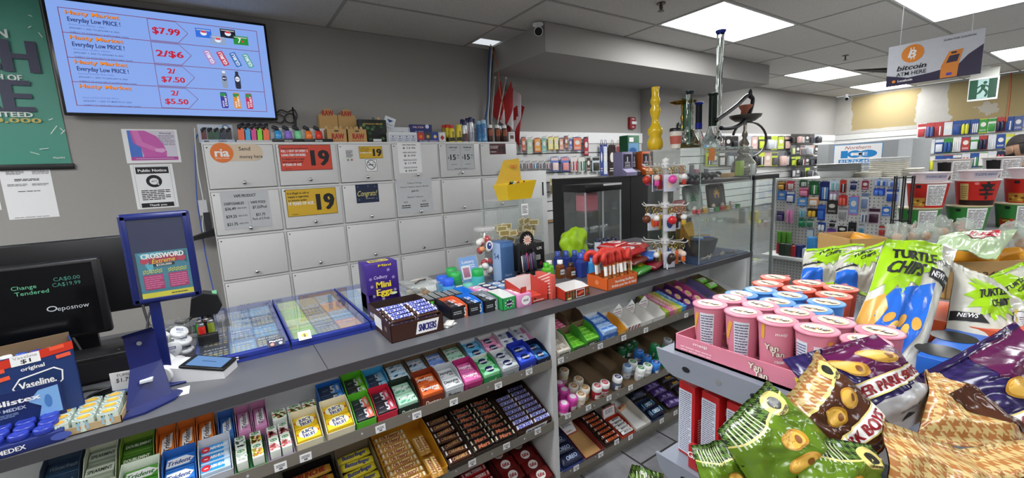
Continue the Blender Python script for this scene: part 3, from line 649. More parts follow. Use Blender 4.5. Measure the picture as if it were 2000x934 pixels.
def grn(b, w, h):
    for k in range(9): b.oval((R.random()-.5)*w*.8, h*(.1+.75*R.random()), .014, .012, mat(R.choice(['#3c6a34', '#27502a', '#527d3c']), .5, var=0), 2)
    b.rect(.12*w, .12*h, .3*w, .11*h, PAPER, 3); b.text('amsterdam', 0, h*.83, h*.08, mat('#c2a04a', .5, var=0), w*.7, 'c', .02, .2, 4); b.burst(-.3*w, .12*h, .012, mat('#d87a2a', .5), 4)
carton('lighter_display', 'black display card patterned with green leaf pictures', 'display', 703, 757, .19, .05, '#161a17', grn, 3.66)
for q in range(4): b = B().tube([(0, 0, 0), (0, 0, .09)], .011, mat(('#c9a873', '#a08a9c', '#5f6b58', '#c9a873')[q], .5), 8); tag(b.build('rolling_tube', None, (tx(704)+.02+q*.05, 3.74, TZ+.13-.02*(q == 0)), (.2, (.9, 1.35, .2, .1)[q], 0)), 'small tube lying on top of the dark green display, %s along' % nth(q, 4), 'tube')
def zz(b, w, h):
    bl = mat('#24408c', .5, var=0)
    for k in range(4): x = (-.36+k*.24)*w; b.edge(x, h*.42, w*.2, h*.6, .002, bl, 1); b.poly([(x-.05*w, h*.62), (x+.05*w, h*.62), (x, h*.5)], bl, 2); b.text('ZIG', x, h*.38, h*.13, bl, w*.13, 'c', .02, 0, 2); b.lines(x, h*.22, w*.12, h*.1, 2, bl)
carton('rolling_paper_display', 'low white carton with blue diamond panels and blue lettering', 'box', 760, 815, .085, .10, '#d6d8da', zz, 3.60)
carton('rolling_paper_carton', 'plain white and blue carton standing behind the low white one', 'box', 757, 803, .14, .07, '#cfd2d6', lambda b, w, h: b.text('1 1/2', .1*w, .7*h, .1*h, mat('#24408c', .5, var=0), None, 'c', .02), 3.72)
o = carton('sample_card', 'small tilted white card with a blue diamond logo', 'card', 750, 771, .085, .004, '#dfe2e4', lambda b, w, h: (b.poly([(-.3*w, .75*h), (.3*w, .75*h), (0, .45*h)], mat('#24408c', .5, var=0), 2), b.text('ZIG ZAG', 0, .25*h, .15*h, mat('#24408c', .5, var=0), .7*w)), 3.715, z=TZ+.14); o.rotation_euler = (0, .35, 0)
def blu(b, w, h):
    for k, c in enumerate(('#b03a34', '#3a3e48', '#27408c')): b.rect((-.33+k*.33)*w, h*.55, w*.31, h*.8, mat(c, .45, var=.1), 1); b.oval((-.33+k*.33)*w, h*.55, w*.07, h*.16, mat(('#e0742a', '#b89a5a', '#d8c070')[k], .45), 2)
    b.rect(0, h*.13, w, h*.2, mat('#1f2f6c', .4), 3); b.text('FILTERS', -.2*w, h*.13, h*.09, PAPER, w*.4, 'c', .03, 0, 4); b.rect(.25*w, h*.13, .4*w, h*.09, mat('#b0a0b8', .5), 4)
carton('filter_display', 'blue display box with red, dark and blue packets', 'box', 815, 857, .09, .10, '#24356f', blu, 3.60)
def blt(b, w, h): b.poly([(-.5*w, 0), (.5*w, 0), (.5*w, h), (.2*w, h*1.0), (-.5*w, h*.95)], mat('#2a2f6a', .5), 1); b.text('FILTER', -.12*w, h*.86, h*.09, mat('#d8b8b0', .5, var=0), w*.5, 'c', .04); b.oval(.28*w, h*.9, .018, .018, mat('#d0d4e8', .5), 2); b.text('TUBES', -.1*w, .62*h, .07*h, PAPER, .4*w)
carton('filter_carton', 'dark blue raised backing card behind the blue filter box', 'box', 803, 845, .165, .03, '#2a2f6a', blt, 3.71)
carton('card_box', 'small white playing card box beside the blue display', 'box', 857, 871, .09, .03, '#d4d4d2', lambda b, w, h: (b.edge(0, h/2, w*.9, h*.9, .002, INK, 1), b.poly([(0, h*.2), (w*.3, h*.45), (0, h*.72), (-w*.3, h*.45)], mat('#a3242c', .5), 2)), 3.60)
CAN = {}
def can(label, px, Y, h, r, body, cap, caph, print_, kind='spray_can', cat='can', dome=True):
    t = thing(kind, label, cat, (tx(px, Y), Y, TZ)); b = B(); hb = h-caph
    b.lathe([(r*.95, 0), (r, .004), (r, hb*.93), (r*.86, hb)], body, n=18)
    if print_: print_(b, r, hb)
    b.build('can_body', t); B().lathe([(r*.84, 0), (r*.84, caph*.85), (r*.72, caph), (0, caph)] if dome else [(r*.5, 0), (r*.5, caph)], cap, (0, 0, hb), 16).build('cap', t); return t
def cylF(r, z0): return lambda x, y, d=0.: V(((r+d)*sin(x/r), -(r+d)*cos(x/r), z0+y))
def bandprint(cols, s=None, sc=INK, fs=.012, rot=pi/2):
    def f(b, r, h):
        b.seg = .012; F = cylF(r, 0)
        for y0, y1, c in cols: b.rect(0, h*(y0+y1)/2, r*2.6, h*(y1-y0), mat(c, .35), 1, F)
        if s: b.text(s, 0, h*.5, fs, sc, h*.55, 'c', .04, 0, 2, F, rot)
        b.lines(0, h*.15, r*1.2, h*.14, 4, sc, 2, F); b.seg = None
    return f
YC, NV = mat('#d8c41e', .35), mat('#1c2350', .35)
for k, (px, Y) in enumerate(((869, 3.75), (876, 3.70), (883, 3.63), (897, 3.62))):
    can('yellow butane can with %s, %s from the left' % ('red cap' if k < 3 else 'yellow cap', nth(k, 4)), px, Y, (.17, .17, .155, .16)[k], .026, YC if k else mat('#8f7f2a', .35), mat('#c23626', .4) if k < 3 else YC, .03, bandprint([(.1, .35, '#20201c')], 'BUTANE', INK, .016))
for k, (px, Y) in enumerate(((905, 3.74), (908.5, 3.62), (915, 3.72), (921, 3.66), (926, 3.72))):
    can(('dark label butane can with navy cap behind the yellow cans', 'black and white butane can with navy cap at the front', 'white butane can with navy cap, %s in the navy group' % 'third', 'white butane can with navy cap, fourth in the navy group', 'white butane can with navy cap, last in the navy group')[k], px, Y, (.225, .20, .235, .235, .23)[k], .025, mat('#d3d5d8', .3, .3), NV, .045, bandprint([(.05, .5, '#33343a' if k < 2 else '#b8bcc2')], 'NEWPORT' if k > 1 else 'ZERO', mat('#a02a30', .5) if k < 3 else NV, .014))
for k, (px, Y) in enumerate(((933, 3.72), (938, 3.66), (946, 3.62))):
    can('blue butane can with %s cap, %s of three' % ('pale blue' if k != 1 else 'blue', nth(k, 3)), px, Y, (.21, .205, .21)[k], .027, mat('#3f7fb4', .3), mat('#a9c6da', .35), .035, bandprint([(.5, .8, '#2e6aa4'), (.1, .2, '#6ba2cc')], 'BUTANE', mat('#bcd6ea', .5), .016))
for k, (px, Y) in enumerate(((958, 3.62), (972, 3.62), (976, 3.70), (986, 3.62))):
    can('brown label lighter fluid bottle with white cap, %s of four' % nth(k, 4), px, Y, .165, .027, mat('#3a1d14', .35), mat('#e2e2e0', .4), .03, bandprint([(.45, .9, '#8a3f24'), (.6, .75, '#cf7a3a')], None), 'fluid_bottle', 'bottle')
carton('small_carton', 'small white carton at the right end of the locker top', 'box', 994, 1006, .10, .04, '#cfcfce', lambda b, w, h: (b.rect(0, h*.5, w*.6, h*.35, mat('#5a3a34', .5), 1), b.lines(0, h*.85, w*.7, h*.12, 2, INK)), 3.60)
# black wires on the wall between the screen and the cartons
b = B(); P = [aty(*q, 3.86) for q in ((536, 225), (548, 215), (562, 219), (574, 214), (580, 228), (572, 240), (560, 238), (556, 228), (566, 222), (577, 230), (578, 262))]
def smooth(P, n=6):
    out = []
    for i in range(len(P)-1):
        p0, p1, p2, p3 = P[max(i-1, 0)], P[i], P[i+1], P[min(i+2, len(P)-1)]
        for k in range(n):
            t = k/n; out.append(.5*((2*p1)+(p2-p0)*t+(2*p0-5*p1+4*p2-p3)*t*t+(3*p1-p0-3*p2+p3)*t**3))
    return out+[P[-1]]
b.tube(smooth(P), .005, BLACK); P = [aty(*q, 3.87) for q in ((534, 232), (545, 224), (556, 231), (549, 240), (538, 238))]; b.tube(smooth(P), .004, BLACK); tag(b.build('cable', None), 'black cable loops on the wall right of the screen', 'cable')
t = thing('antenna', 'thin black router antenna standing behind the torch lighters', 'antenna', (aty(579, 270, 3.82).x, 3.82, TZ)); B().box(-.06, -.04, 0, .06, .04, .03, BLACK, .004).build('router_box', t); B().tube([(.0, 0, .03), (0, 0, .29)], .006, BLACK).build('rod', t)
# cable bundle from the ceiling grille
for k, (c, dx, lab) in enumerate((('#2b3f66', 0, 'dark blue'), ('#d8d8d8', .03, 'white'), ('#23262c', .05, 'black'), ('#4a6c9c', .015, 'pale blue'))):
    P = [V((2.36+dx, 3.74, 2.72)), V((2.365+dx*.9, 3.80, 2.5)), V((2.37+dx*.6, 3.84, 2.25)), V((2.34+dx*.9, 3.85, 2.08)), V((2.30+dx*2, 3.86, 1.90)), V((2.28+dx*2.4, 3.885, 1.6))]
    tag(B().tube(smooth(P), .006 if k != 1 else .007, mat(c, .5)).build('cable'), '%s cable hanging from the ceiling grille to the lockers' % lab, 'cable')
P = [V((2.36, 3.72, 2.735)), V((2.44, 3.74, 2.55)), V((2.50, 3.80, 2.3)), V((2.60, 3.86, 2.06))]; tag(B().tube(smooth(P), .005, mat('#c06a48', .5)).build('cable'), 'thin orange cable hanging over the flags', 'cable')
P = [aty(*q, 3.88) for q in ((386, 262), (381, 285), (384, 380), (392, 440), (402, 500), (415, 560), (427, 610))]; tag(B().tube(smooth(P), .004, mat('#3f5fb8', .5)).build('cable'), 'thin blue cable running down the wall left of the lockers', 'cable')
P = [aty(*q, 3.86) for q in ((380, 250), (386, 330), (398, 400), (396, 440), (402, 466), (408, 440))]; tag(B().tube(smooth(P), .004, mat('#d8d8d8', .5)).build('cable'), 'white looped cable beside the lockers', 'cable')
o = aty(397, 462, 3.8); t = thing('wall_shelf', 'small black wedge shaped holder on the wall beside the lockers', 'holder', o); b = B()
b.prism([(-.08, .0), (.07, .05), (.07, -.0), (-.06, -.02)], -.06, .04, BLACK, 'y'); b.box(.02, .0, .0, .06, .04, .17, mat('#26282c', .5)); b.box(0, .03, .15, .05, .04, .26, mat('#c8c8ca', .4)); b.build('holder_body', t)
# two hand flags leaning on the wall
def flag(label, base, tip, off):
    base, tip = V(base), V(tip); t = thing('hand_flag', label, 'flag', base); d = tip-base
    b = B(); b.tube([(0, 0, 0), d], .006, mat('#d9d4cc', .4)); b.ball(tuple(d), .012, mat('#e6e2da', .4)); b.build('pole', t)
    rd, wt = mat('#a82a2c', .8, var=.06), mat('#cfc6c8', .8, var=.04); n = d.normalized()
    def fn(u, v):        # u along the cloth away from the pole, v up the pole; hangs down under its weight
        p = d*(.32+.62*v); g = V((.17+.06*v, -.02, -.33+.05*v))*u
        return p+g+V((.05*sin(u*3.1+v), .035*sin(u*11+v*5)+off*u, .03*sin(v*7)*u))
    b = B(); b.grid(fn, 40, 24, rd)
    b.m = []; nu, nv = 40, 24; b.mi(wt)
    for j in range(nv):
        for i in range(nu):
            u, v = (i+.5)/nu, (j+.5)/nv; leaf = abs(u-.5)+abs(v-.5)*.6 < .17 and not (abs(u-.5) > .09 and abs(v-.5) < .05)
            b.m.append(0 if (u < .27 or u > .73 or leaf) else 1)
    b.build('cloth', t)
flag('red and white maple leaf hand flag in front on the wall', (2.42, 3.80, 1.90), (2.62, 3.86, 2.47), -.03)
flag('folded red hand flag behind the larger flag', (2.40, 3.86, 1.95), (2.50, 3.885, 2.47), .0)
# security cameras
def seccam(label, p, rz):
    t = thing('security_camera', label, 'camera', p, rz); w = mat('#d8d8d8', .35)
    B().lathe([(.045, 0), (.045, -.015), (.02, -.03), (.012, -.05)], w, n=18).build('mount', t)
    b = B(); b.lathe([(.03, 0), (.036, .02), (.036, .12), (.032, .13)], w, n=18, axis='y')
    b.lathe([(.031, .131), (.012, .124), (0, .124)], mat('#0c0c0e', .1), n=18, axis='y'); o = b.build('camera_body', t, (0, -.02, -.065), (radians(-18), 0, pi)); return t
seccam('white bullet camera with black lens at the corner of the soffit', (2.40, 3.02, CZ-.02), -.65)
seccam('small white bullet camera high in the far corner', (10.6, 3.55, CZ-.03), -1.1)
# ================================================================== THE COUNTER
CT, CE, XL, XR = .91, 1.40, -1.6, 2.83
TOPM = mat('#5b5c60', .28, var=.05, scale=5, name='grey_worktop_laminate'); EDG = mat('#3f3e41', .4, var=.02)
LED = mat('#f4f8ff', emit=LED_W, name='led_strip'); RAIL = mat('#7a756b', .45, .2, name='taupe_metal_rail'); SHW = mat('#c8c9c7', .4, name='white_shelf_laminate')
t = thing('worktop', 'long grey laminate worktop with dark edge running across the shop counter', 'worktop', (0, 0, 0))
SEAM = .215
b = B(); b.box(XL, CE, CT-.03, SEAM-.001, 2.36, CT, TOPM); b.box(SEAM+.001, CE, CT-.03, XR, 2.36, CT, TOPM); b.box(SEAM-.001, CE+.001, CT-.03, SEAM+.001, 2.36, CT-.001, BLACK); b.build('slab', t)
B().box(XL, CE-.0015, CT-.0305, XR, CE, CT-.0003, EDG).build('edge_band', t)
SL_ = atan2(.065, .255); SF = (.645, .350, .075)
def shelfM(k, X=0., v=0., up=0.): return Matrix.Translation((X, CE+.004, SF[k])) @ Matrix.Rotation(SL_, 4, 'X') @ Matrix.Translation((0, v, up))
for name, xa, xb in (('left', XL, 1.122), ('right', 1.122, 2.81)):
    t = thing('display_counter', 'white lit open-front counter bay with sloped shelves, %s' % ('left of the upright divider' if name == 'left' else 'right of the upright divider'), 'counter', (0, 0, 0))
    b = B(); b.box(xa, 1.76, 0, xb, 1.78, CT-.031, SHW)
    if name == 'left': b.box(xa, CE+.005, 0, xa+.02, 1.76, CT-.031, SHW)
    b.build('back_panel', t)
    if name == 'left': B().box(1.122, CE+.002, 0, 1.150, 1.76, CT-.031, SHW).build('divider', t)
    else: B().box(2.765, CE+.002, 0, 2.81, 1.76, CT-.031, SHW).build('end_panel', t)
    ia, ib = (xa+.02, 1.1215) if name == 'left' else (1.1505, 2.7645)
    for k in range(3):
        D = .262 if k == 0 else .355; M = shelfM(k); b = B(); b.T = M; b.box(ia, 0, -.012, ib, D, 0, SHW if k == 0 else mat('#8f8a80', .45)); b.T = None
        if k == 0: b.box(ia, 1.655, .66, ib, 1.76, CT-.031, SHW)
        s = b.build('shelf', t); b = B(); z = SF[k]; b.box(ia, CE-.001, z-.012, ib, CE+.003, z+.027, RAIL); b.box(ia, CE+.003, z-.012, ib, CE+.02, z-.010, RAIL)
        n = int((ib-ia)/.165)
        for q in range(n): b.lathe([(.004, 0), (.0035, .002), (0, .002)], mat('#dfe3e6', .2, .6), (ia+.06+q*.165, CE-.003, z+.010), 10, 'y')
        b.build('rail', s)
    b = B(); b.box(ia, CE+.03, 0, ib, 1.44, .045, RAIL); b.build('kickboard', t)
    b = B(); b.box(ia+.02, CE+.012, CT-.036, ib-.02, CE+.024, CT-.031, LED); b.build('led_strip', t)
B().box(2.81, CE+.004, .35, 2.83, CE+.012, .87, PAPER).build('x') if 0 else None
GRYT = mat('#55565a', .6, var=0)
# price tags clipped on the rails
def tags(k, pts, bay):
    for i, (px, py) in enumerate(pts):
        p = aty(px, py, CE-.003); b = B(XZ((0, -.0012, 0))); b.box(-.017, -.001, -.013, .017, 0, .013, PAPER); b.lines(0, .003, .024, .010, 2, INK, 1); b.rect(0, -.006, .010, .005, c_('#6a6a6a') if 0 else GRYT, 1)
        o = b.build('price_tag', None, (p.x, CE-.004, p.z), (0, .06*(R.random()-.5), 0)); tag(o, 'white price tag on the %s rail of the %s bay, %s from its left' % (('top', 'middle', 'bottom')[k], bay, nth(i, 99)), 'price tag', 'price tags on the shelf rails')
tags(0, ((548, 911), (597, 893), (743, 837), (814, 811), (886, 785), (973, 753), (1033, 726)), 'left'); tags(1, ((922, 904), (989, 871), (1050, 842)), 'left')
tags(0, ((1095, 704), (1172, 676), (1218, 660), (1261, 645), (1340, 616)), 'right'); tags(1, ((1109, 812), (1149, 796), (1189, 777), (1231, 757), (1307, 721)), 'right'); tags(2, ((1125, 914), (1173, 888), (1204, 863), (1231, 854), (1292, 822), (1319, 806)), 'right')

# ------------------------------------------------------------------ cartons and packs
TRAYK = mat('#6f5a42', .8, var=.1, name='brown_cardboard')
def tray(k, X0, X1, v0, D, h, col, label, front=None, hf=None, inner=None, up=.001, cat='box', name='display_carton'):
    """open display carton on shelf k: low front, high back"""
    w = X1-X0; hf = hf or h*.62; m = mat(col, .5) if isinstance(col, str) else col; inn = inner or m; b = B(frame((0, -.0004, hf/2), (1, 0, 0), (0, 0, 1))); e = .0015
    b.box(-w/2, 0, 0, w/2, D, e, inn); b.box(-w/2, 0, 0, w/2, e, hf, m); b.box(-w/2, D-e, 0, w/2, D, h, inn)
    for s in (-1, 1):
        x0, x1 = sorted((s*w/2, s*(w/2-e))); b.prism([(0, 0), (D, 0), (D, h), (D*.55, h), (.0, hf)], x0, x1, m, 'x')
    if front: front(b, w, hf)
    o = b.build(name); o.matrix_world = shelfM(k, (X0+X1)/2, v0, up); return tag(o, label, cat)
def pack(mesh_fn, name, label, cat, k, X, v, up, proto=None, tilt=0, rz=0, group=None):
    M = shelfM(k, X, v, up) @ Matrix.Rotation(rz, 4, 'Z') @ Matrix.Rotation(tilt, 4, 'X')
    if proto: o = dup(proto)
    else: o = mesh_fn(); o.name = name
    o.matrix_world = M; tag(o, label, cat, group); return o
TOP = lambda z, d: frame((0, d/2, z), (1, 0, 0), (0, 1, 0))
def packmesh(w, d, h, col, draw, name='gum_pack', frontdraw=None, bev=.003):
    def f():
        b = B(TOP(h+.0002, d)); b.box(-w/2, 0, 0, w/2, d, h, col if not isinstance(col, str) else mat(col, .3), bev); draw(b, w, d)
        if frontdraw: b.F = frame((0, -.0002, h/2), (1, 0, 0), (0, 0, 1)); frontdraw(b, w, h)
        return b.build(name)
    return f
def c_(h, r=.35): return mat(h, r, var=0)
PW = c_('#eeeeec')
def d_trident(base, dark):
    def f(b, w, d): b.poly([(-.48*w, -.3*d), (.3*w, -.3*d), (.48*w, .05*d), (.2*w, .35*d), (-.42*w, .3*d)], PW, 1); b.text('Trident', -.02*w, .0, d*.32, c_(dark), w*.8, 'c', .03, .25, 2); b.rect(0, -.43*d, w*.95, d*.08, c_(dark), 1)
    return f
def d_trident_v(dark):
    def f(b, w, d): b.poly([(-.3*w, -.45*d), (.35*w, -.2*d), (.35*w, .45*d), (-.3*w, .2*d)], PW, 1); b.text('Trident', .0, 0, w*.38, c_(dark), d*.78, 'c', .03, .25, 2, None, pi/2)
    return f
def d_dentyne(c1, c2, word='ICE', inv=False):
    rr = random.Random(hash(c1) % 999 if 0 else sum(map(ord, c1)))
    def f(b, w, d):
        for i in range(7): b.oval((rr.random()-.5)*w*.75, (rr.random()-.5)*d*.7, w*.14, d*.08, c_(rr.choice((c1, c2))), 1, rot=.5, n=12)
        b.text('Dentyne', -.02*w, .08*d, d*.34, PW if not inv else INK, w*.86, 'c', .03, .12, 2, None, .0); b.text(word, .25*w, -.27*d, d*.2, PW if not inv else INK, w*.26, 'c', .02, .1, 2)
    return f
def d_excel(c1):
    def f(b, w, d):
        for s in (-1, 1): b.poly([(s*.5*w, -.3*d), (s*.5*w, .3*d), (s*.2*w, .0)], c_(c1), 1)
        b.oval(0, 0, w*.28, d*.36, c_('#141c4a'), 2); b.text('excel', .02*w, .0, d*.3, PW, w*.5, 'c', .03, .15, 3)
    return f
def d_five(c1, c2='#c9ccd2'):
    def f(b, w, d):
        b.poly([(.1*w, -.5*d), (.5*w, -.5*d), (.5*w, .5*d), (.28*w, .5*d), (.18*w, .1*d)], c_(c1), 1); b.text('5', .12*w, 0, d*.8, c_(c2), w*.22, 'c', .04, .1, 2); b.rect(-.2*w, -.02*d, w*.26, d*.05, c_('#8a8f98'), 2, None, .2); b.oval(.36*w, 0, w*.06, d*.3, c_(c2), 2, n=10)
    return f
def d_juicy(b, w, d):
    bl = c_('#1d2f86'); b.oval(.0, 0, w*.4, d*.42, c_('#f6f2d0'), 1, n=16); b.text('JUICY', 0, .16*d, d*.28, bl, w*.55, 'c', .04, 0, 2, None, .1); b.text('FRUIT', .03*w, -.2*d, d*.28, bl, w*.5, 'c', .04, 0, 2, None, .1); b.poly([(-.48*w, 0), (-.4*w, .12*d), (-.4*w, -.12*d)], c_('#c23a20'), 2); b.poly([(.48*w, 0), (.4*w, .12*d), (.4*w, -.12*d)], c_('#c23a20'), 2)
def d_word(s, tc, band=None, bold=.03, sh=.15, hh=.4, ww=.8, sub_=None):
    def f(b, w, d):
        if band: b.rect(0, 0, w*.98, d*.55, c_(band), 1)
        b.text(s, 0, 0, d*hh, c_(tc), w*ww, 'c', bold, sh, 2)
        if sub_: b.text(sub_, 0, -.34*d, d*.15, c_(tc), w*.4, 'c', .01, 0, 2)
    return f
def fr(s, tc, ww=.7, hh=.5, bold=.03):
    return lambda b, w, h: b.text(s, 0, 0, h*hh, c_(tc), w*ww, 'c', bold, .1, 2)
def gumbox(k, X0, X1, v0, col, pcol, draw, lab, D=.118, h=.066, hf=.05, n=2, front=None, inner=None, lay=3, name='gum_pack', cat='gum', pk='gum pack', slot=1, top0=0, nx=1):
    tray(k, X0, X1, v0, D, h+.004+(.014 if inner is None else .004), col, 'open carton of %s' % lab, front, hf, inner)
    w = (X1-X0-.006)/nx; gap = .003; d = (D-.01)/n; pr = None
    for i in range(n):
        for j in range(nx):
            z = h-.002-top0; f = packmesh(w-.002, d-gap, z-.004, pcol, draw, name)
            L = '%s, %s' % (lab, ('front one', 'rear one')[i] if n == 2 else '%s row' % nth(i, n)) + ((', column %s' % nth(j, nx)) if nx > 1 else '')
            o = pack(f, name, L, cat, k, X0+.003+w*(j+.5), v0+.004+i*d, .003, pr); pr = pr or o
G = gumbox; A0, A1 = .006, .128
# top shelf, left bay: front row from the left, then rear row
G(0, -.315, -.232, A0, '#dfe6d8', '#4d9a2c', d_trident('#4d9a2c', '#2b6a1c'), 'lime green and white gum behind the first front white carton', front=None)
G(0, -.226, -.150, A0, '#2a63b0', '#2d78cc', d_trident('#2d78cc', '#173f86'), 'bright blue gum with white diamond and slanted name', n=2)
def d_air(b, w, d): b.rect(-.1*w, 0, w*.8, d*.85, c_('#2f8fd0'), 1); b.oval(-.32*w, 0, d*.36, d*.36, c_('#c62a34'), 2); b.text('AIRHEADS', .12*w, .02*d, d*.34, PW, w*.62, 'c', .04, .1, 3); b.oval(-.32*w, -.04*d, d*.16, d*.05, PW, 3)
G(0, -.145, -.066, A0, '#c8cdd4', '#b8cfe4', d_air, 'blue and white gum with a red round balloon mark', n=3)
def tictac(col, dots_, lab, k, X0, X1, v0, leaf='#2c7a38', tcol=None, h=.055, front=True, n=2, nx=2, base='#dfe6dc', D=.118):
    if front: tray(k, X0, X1, v0, D, .03, tcol or col, 'low open carton of %s' % lab, lambda b, w, h_: (b.oval(.2*w, 0, w*.2, h_*.4, c_('#1c5a2a'), 2), b.text('tic tac', .2*w, 0, h_*.3, PW, w*.28, 'c', .02, .1, 3)), .026)
    w = (X1-X0-.006)/nx; d = (D-.008)/n; pr = None; rr = random.Random(int((X0+5)*1000))
    def f():
        b = B(TOP(h+.0003, d-.004)); b.box(-w/2+.002, 0, 0, w/2-.002, d-.004, h, mat(base, .15), .003); ww, dd = w-.004, d-.004
        for i in range(34): b.oval((rr.random()-.5)*ww*.85, (rr.random()-.72)*dd*.55, .0045, .0028, c_(rr.choice(dots_)), 1, n=8, rot=rr.random()*3)
        b.rect(0, .34*dd, ww*.95, .26*dd, c_('#e4ead8'), 2); b.oval(0, .34*dd, ww*.36, .11*dd, c_(leaf), 3, n=14); b.text('tic tac', 0, .34*dd, .10*dd, PW, ww*.5, 'c', .03, .15, 4)
        return b.build('mint_box')
    for i in range(n):
        for j in range(nx):
            o = pack(f, 'mint_box', '%s, %s row, %s' % (lab, ('front', 'back')[i] if n == 2 else nth(i, n), ('left one', 'right one')[j] if nx == 2 else '%s along' % nth(j, nx)), 'mints', k, X0+.003+w*(j+.5), v0+.004+i*d, .003, pr); pr = pr or o
tictac('#2f7a3a', ('#e9efe6', '#cfe0d0'), 'green label box of white mints', 0, -.062, -.024, A0, nx=1)
tictac('#2f7a3a', ('#e8a23a', '#d8d24a', '#8cc04a', '#e07a6a'), 'green label box of mixed fruit coloured mints', 0, -.022, .018, A0, nx=1)
tictac('#b8a6c4', ('#c84a4a', '#e6b0b0', '#f0e6e6', '#d87a7a'), 'green label box of red and white mints', 0, .024, .094, A0, tcol='#a892bb')
G(0, .100, .178, A0, '#e6dfc0', '#e8c21c', d_juicy, 'yellow fruit gum in the narrower carton', h=.062)
G(0, .190, .276, A0, '#e6dfc0', '#e8c21c', d_juicy, 'yellow fruit gum in the wider carton', h=.066, D=.122)
G(0, .282, .347, A0, '#59b52a', '#2a2f35', d_five('#e8705a'), 'black gum with a coral swoosh in a lime carton', h=.06)
G(0, .352, .422, A0, '#c8223e', '#2c2a30', d_five('#b84a5a'), 'black gum with a red swoosh in a crimson carton', h=.06)
G(0, .426, .503, A0, '#1d2a22', '#a8d4b8', d_dentyne('#1e6a44', '#5aa884'), 'green ice pattern gum in the front row', front=fr('Dentyne', '#d8e8dc'))
G(0, .515, .602, A0, '#7a2f16', '#d0602a', d_dentyne('#8a2a14', '#e8944a', 'FIRE'), 'orange fire pattern gum', front=fr('Dentyne', '#f0d8c8'), h=.072, hf=.056)
G(0, .608, .684, A0, '#b8bcc0', '#ccd0d2', d_dentyne('#b4b8bc', '#dfe2e4', 'WHITE', True), 'silver white gum with dark lettering', front=fr('Dentyne', '#22262c'), h=.068, hf=.054)
G(0, .690, .768, A0, '#a82a6a', '#d86aa8', d_dentyne('#b03a80', '#e8a0cc'), 'pink ice pattern gum', front=fr('Dentyne', '#2a1420'), h=.066)
G(0, .776, .856, A0, '#2f8a4a', '#8ac89a', d_excel('#2f8a4a'), 'green gum with navy oval logo in the shelf front row', front=fr('excel', '#e6f0e6', .4), inner=mat('#d8dcd8', .6))
G(0, .864, .946, A0, '#9aa0a4', '#b8bec2', d_excel('#8a9094'), 'silver grey gum with navy oval logo', front=fr('excel', '#20264a', .4), inner=mat('#d8dcd8', .6))
G(0, .954, 1.038, A0, '#2034a0', '#2f4cc8', d_excel('#7a94e8'), 'royal blue gum with navy oval logo', front=fr('excel', '#b8c8f0', .4))
G(0, 1.044, 1.116, A0, '#141c3a', '#2a5a9a', d_excel('#5ab0e0'), 'dark blue and aqua gum with oval logo beside the divider', front=fr('excel', '#b8c8e0', .4), h=.05, hf=.045)
B1 = .126
G(0, -.485, -.408, B1, '#3a4a5c', '#2d4a66', d_word('Winterfresh', '#8aa0b0', '#24384e', .0, .2, .3, .8), 'dark blue gum at the far left of the shelf', D=.125)
G(0, -.400, -.332, B1, '#c4cab2', '#8f9a84', d_word('SPEARMINT', '#2a3a2a', '#c4ccb8', .02, 0, .25, .86), 'grey green spearmint gum in a cream carton', n=2, D=.125)
G(0, -.326, -.250, B1, '#7c9a3a', '#4f7f24', d_word('DOUBLEMINT', '#dfe8c8', '#2f5a1c', .02, 0, .22, .84), 'green gum with dark arrow band in an olive carton', n=2, D=.122)
for q in range(3): G(0, -.244+q*.048, -.199+q*.048, B1, '#c86a2a', '#d8782c', d_trident_v('#3a2416'), 'orange gum standing upright, %s of the three orange cartons' % nth(q, 3), n=1, D=.105, h=.07)
G(0, -.094, -.052, B1, '#3a64a8', '#3f74b8', d_trident_v('#173f86'), 'blue gum with vertical name beside the pink ones', n=1, D=.10)
for q in range(2): G(0, -.048+q*.045, -.006+q*.045, B1, '#b87aa0', '#cc8ab4', d_trident_v('#3a1c34'), 'pink purple gum with vertical name, %s of two' % ('left', 'right')[q], n=1, D=.10)
tictac('#2f7a3a', ('#e8a23a', '#d8d24a', '#8cc04a', '#e07a6a'), 'loose green label box of fruit mints on the shelf back', 0, .046, .19, B1+.01, front=False, n=1, nx=3, D=.055)
G(0, .200, .282, B1, '#2f78cc', '#2a3a52', d_five('#3f8ad8'), 'navy gum with a blue swoosh in a blue carton', inner=mat('#1f62b8', .5), h=.058)
G(0, .288, .362, B1, '#59b52a', '#2a2f2c', d_five('#7ac83a'), 'black gum with a lime swoosh in a lime carton', h=.058)
G(0, .366, .442, B1, '#3fa0d0', '#2c3a4c', d_five('#8ac8e8'), 'slate gum with a pale blue swoosh in an aqua carton', h=.05)
G(0, .448, .526, B1, '#6f5a42', '#bcd8e8', d_dentyne('#2a6a9a', '#7ab0d0'), 'pale blue ice pattern gum', inner=TRAYK, h=.06, D=.12)
G(0, .532, .606, B1, '#6f5a42', '#a8bccc', d_dentyne('#2c4058', '#6a8aa8'), 'steel blue ice pattern gum', inner=TRAYK, h=.06, D=.12)
G(0, .612, .686, B1, '#6f5a42', '#7a9ad8', d_dentyne('#1c3a9a', '#5a7ad0'), 'royal blue ice pattern gum', inner=TRAYK, h=.06, D=.12)
G(0, .692, .776, B1, '#6f5a42', '#a8d0bc', d_dentyne('#1e5a3c', '#5aa884'), 'teal green ice pattern gum in the back row', inner=TRAYK, h=.062, D=.122)
G(0, .784, .862, B1, '#7ab8d8', '#5ab0dc', d_excel('#8ad0f0'), 'sky blue gum with navy oval logo', inner=mat('#d8dcd8', .6), D=.115)
G(0, .870, .948, B1, '#d8a8c0', '#d88ab0', d_excel('#f0b8d0'), 'pink gum with oval logo in the back row', inner=mat('#d8dcd8', .6), D=.112)
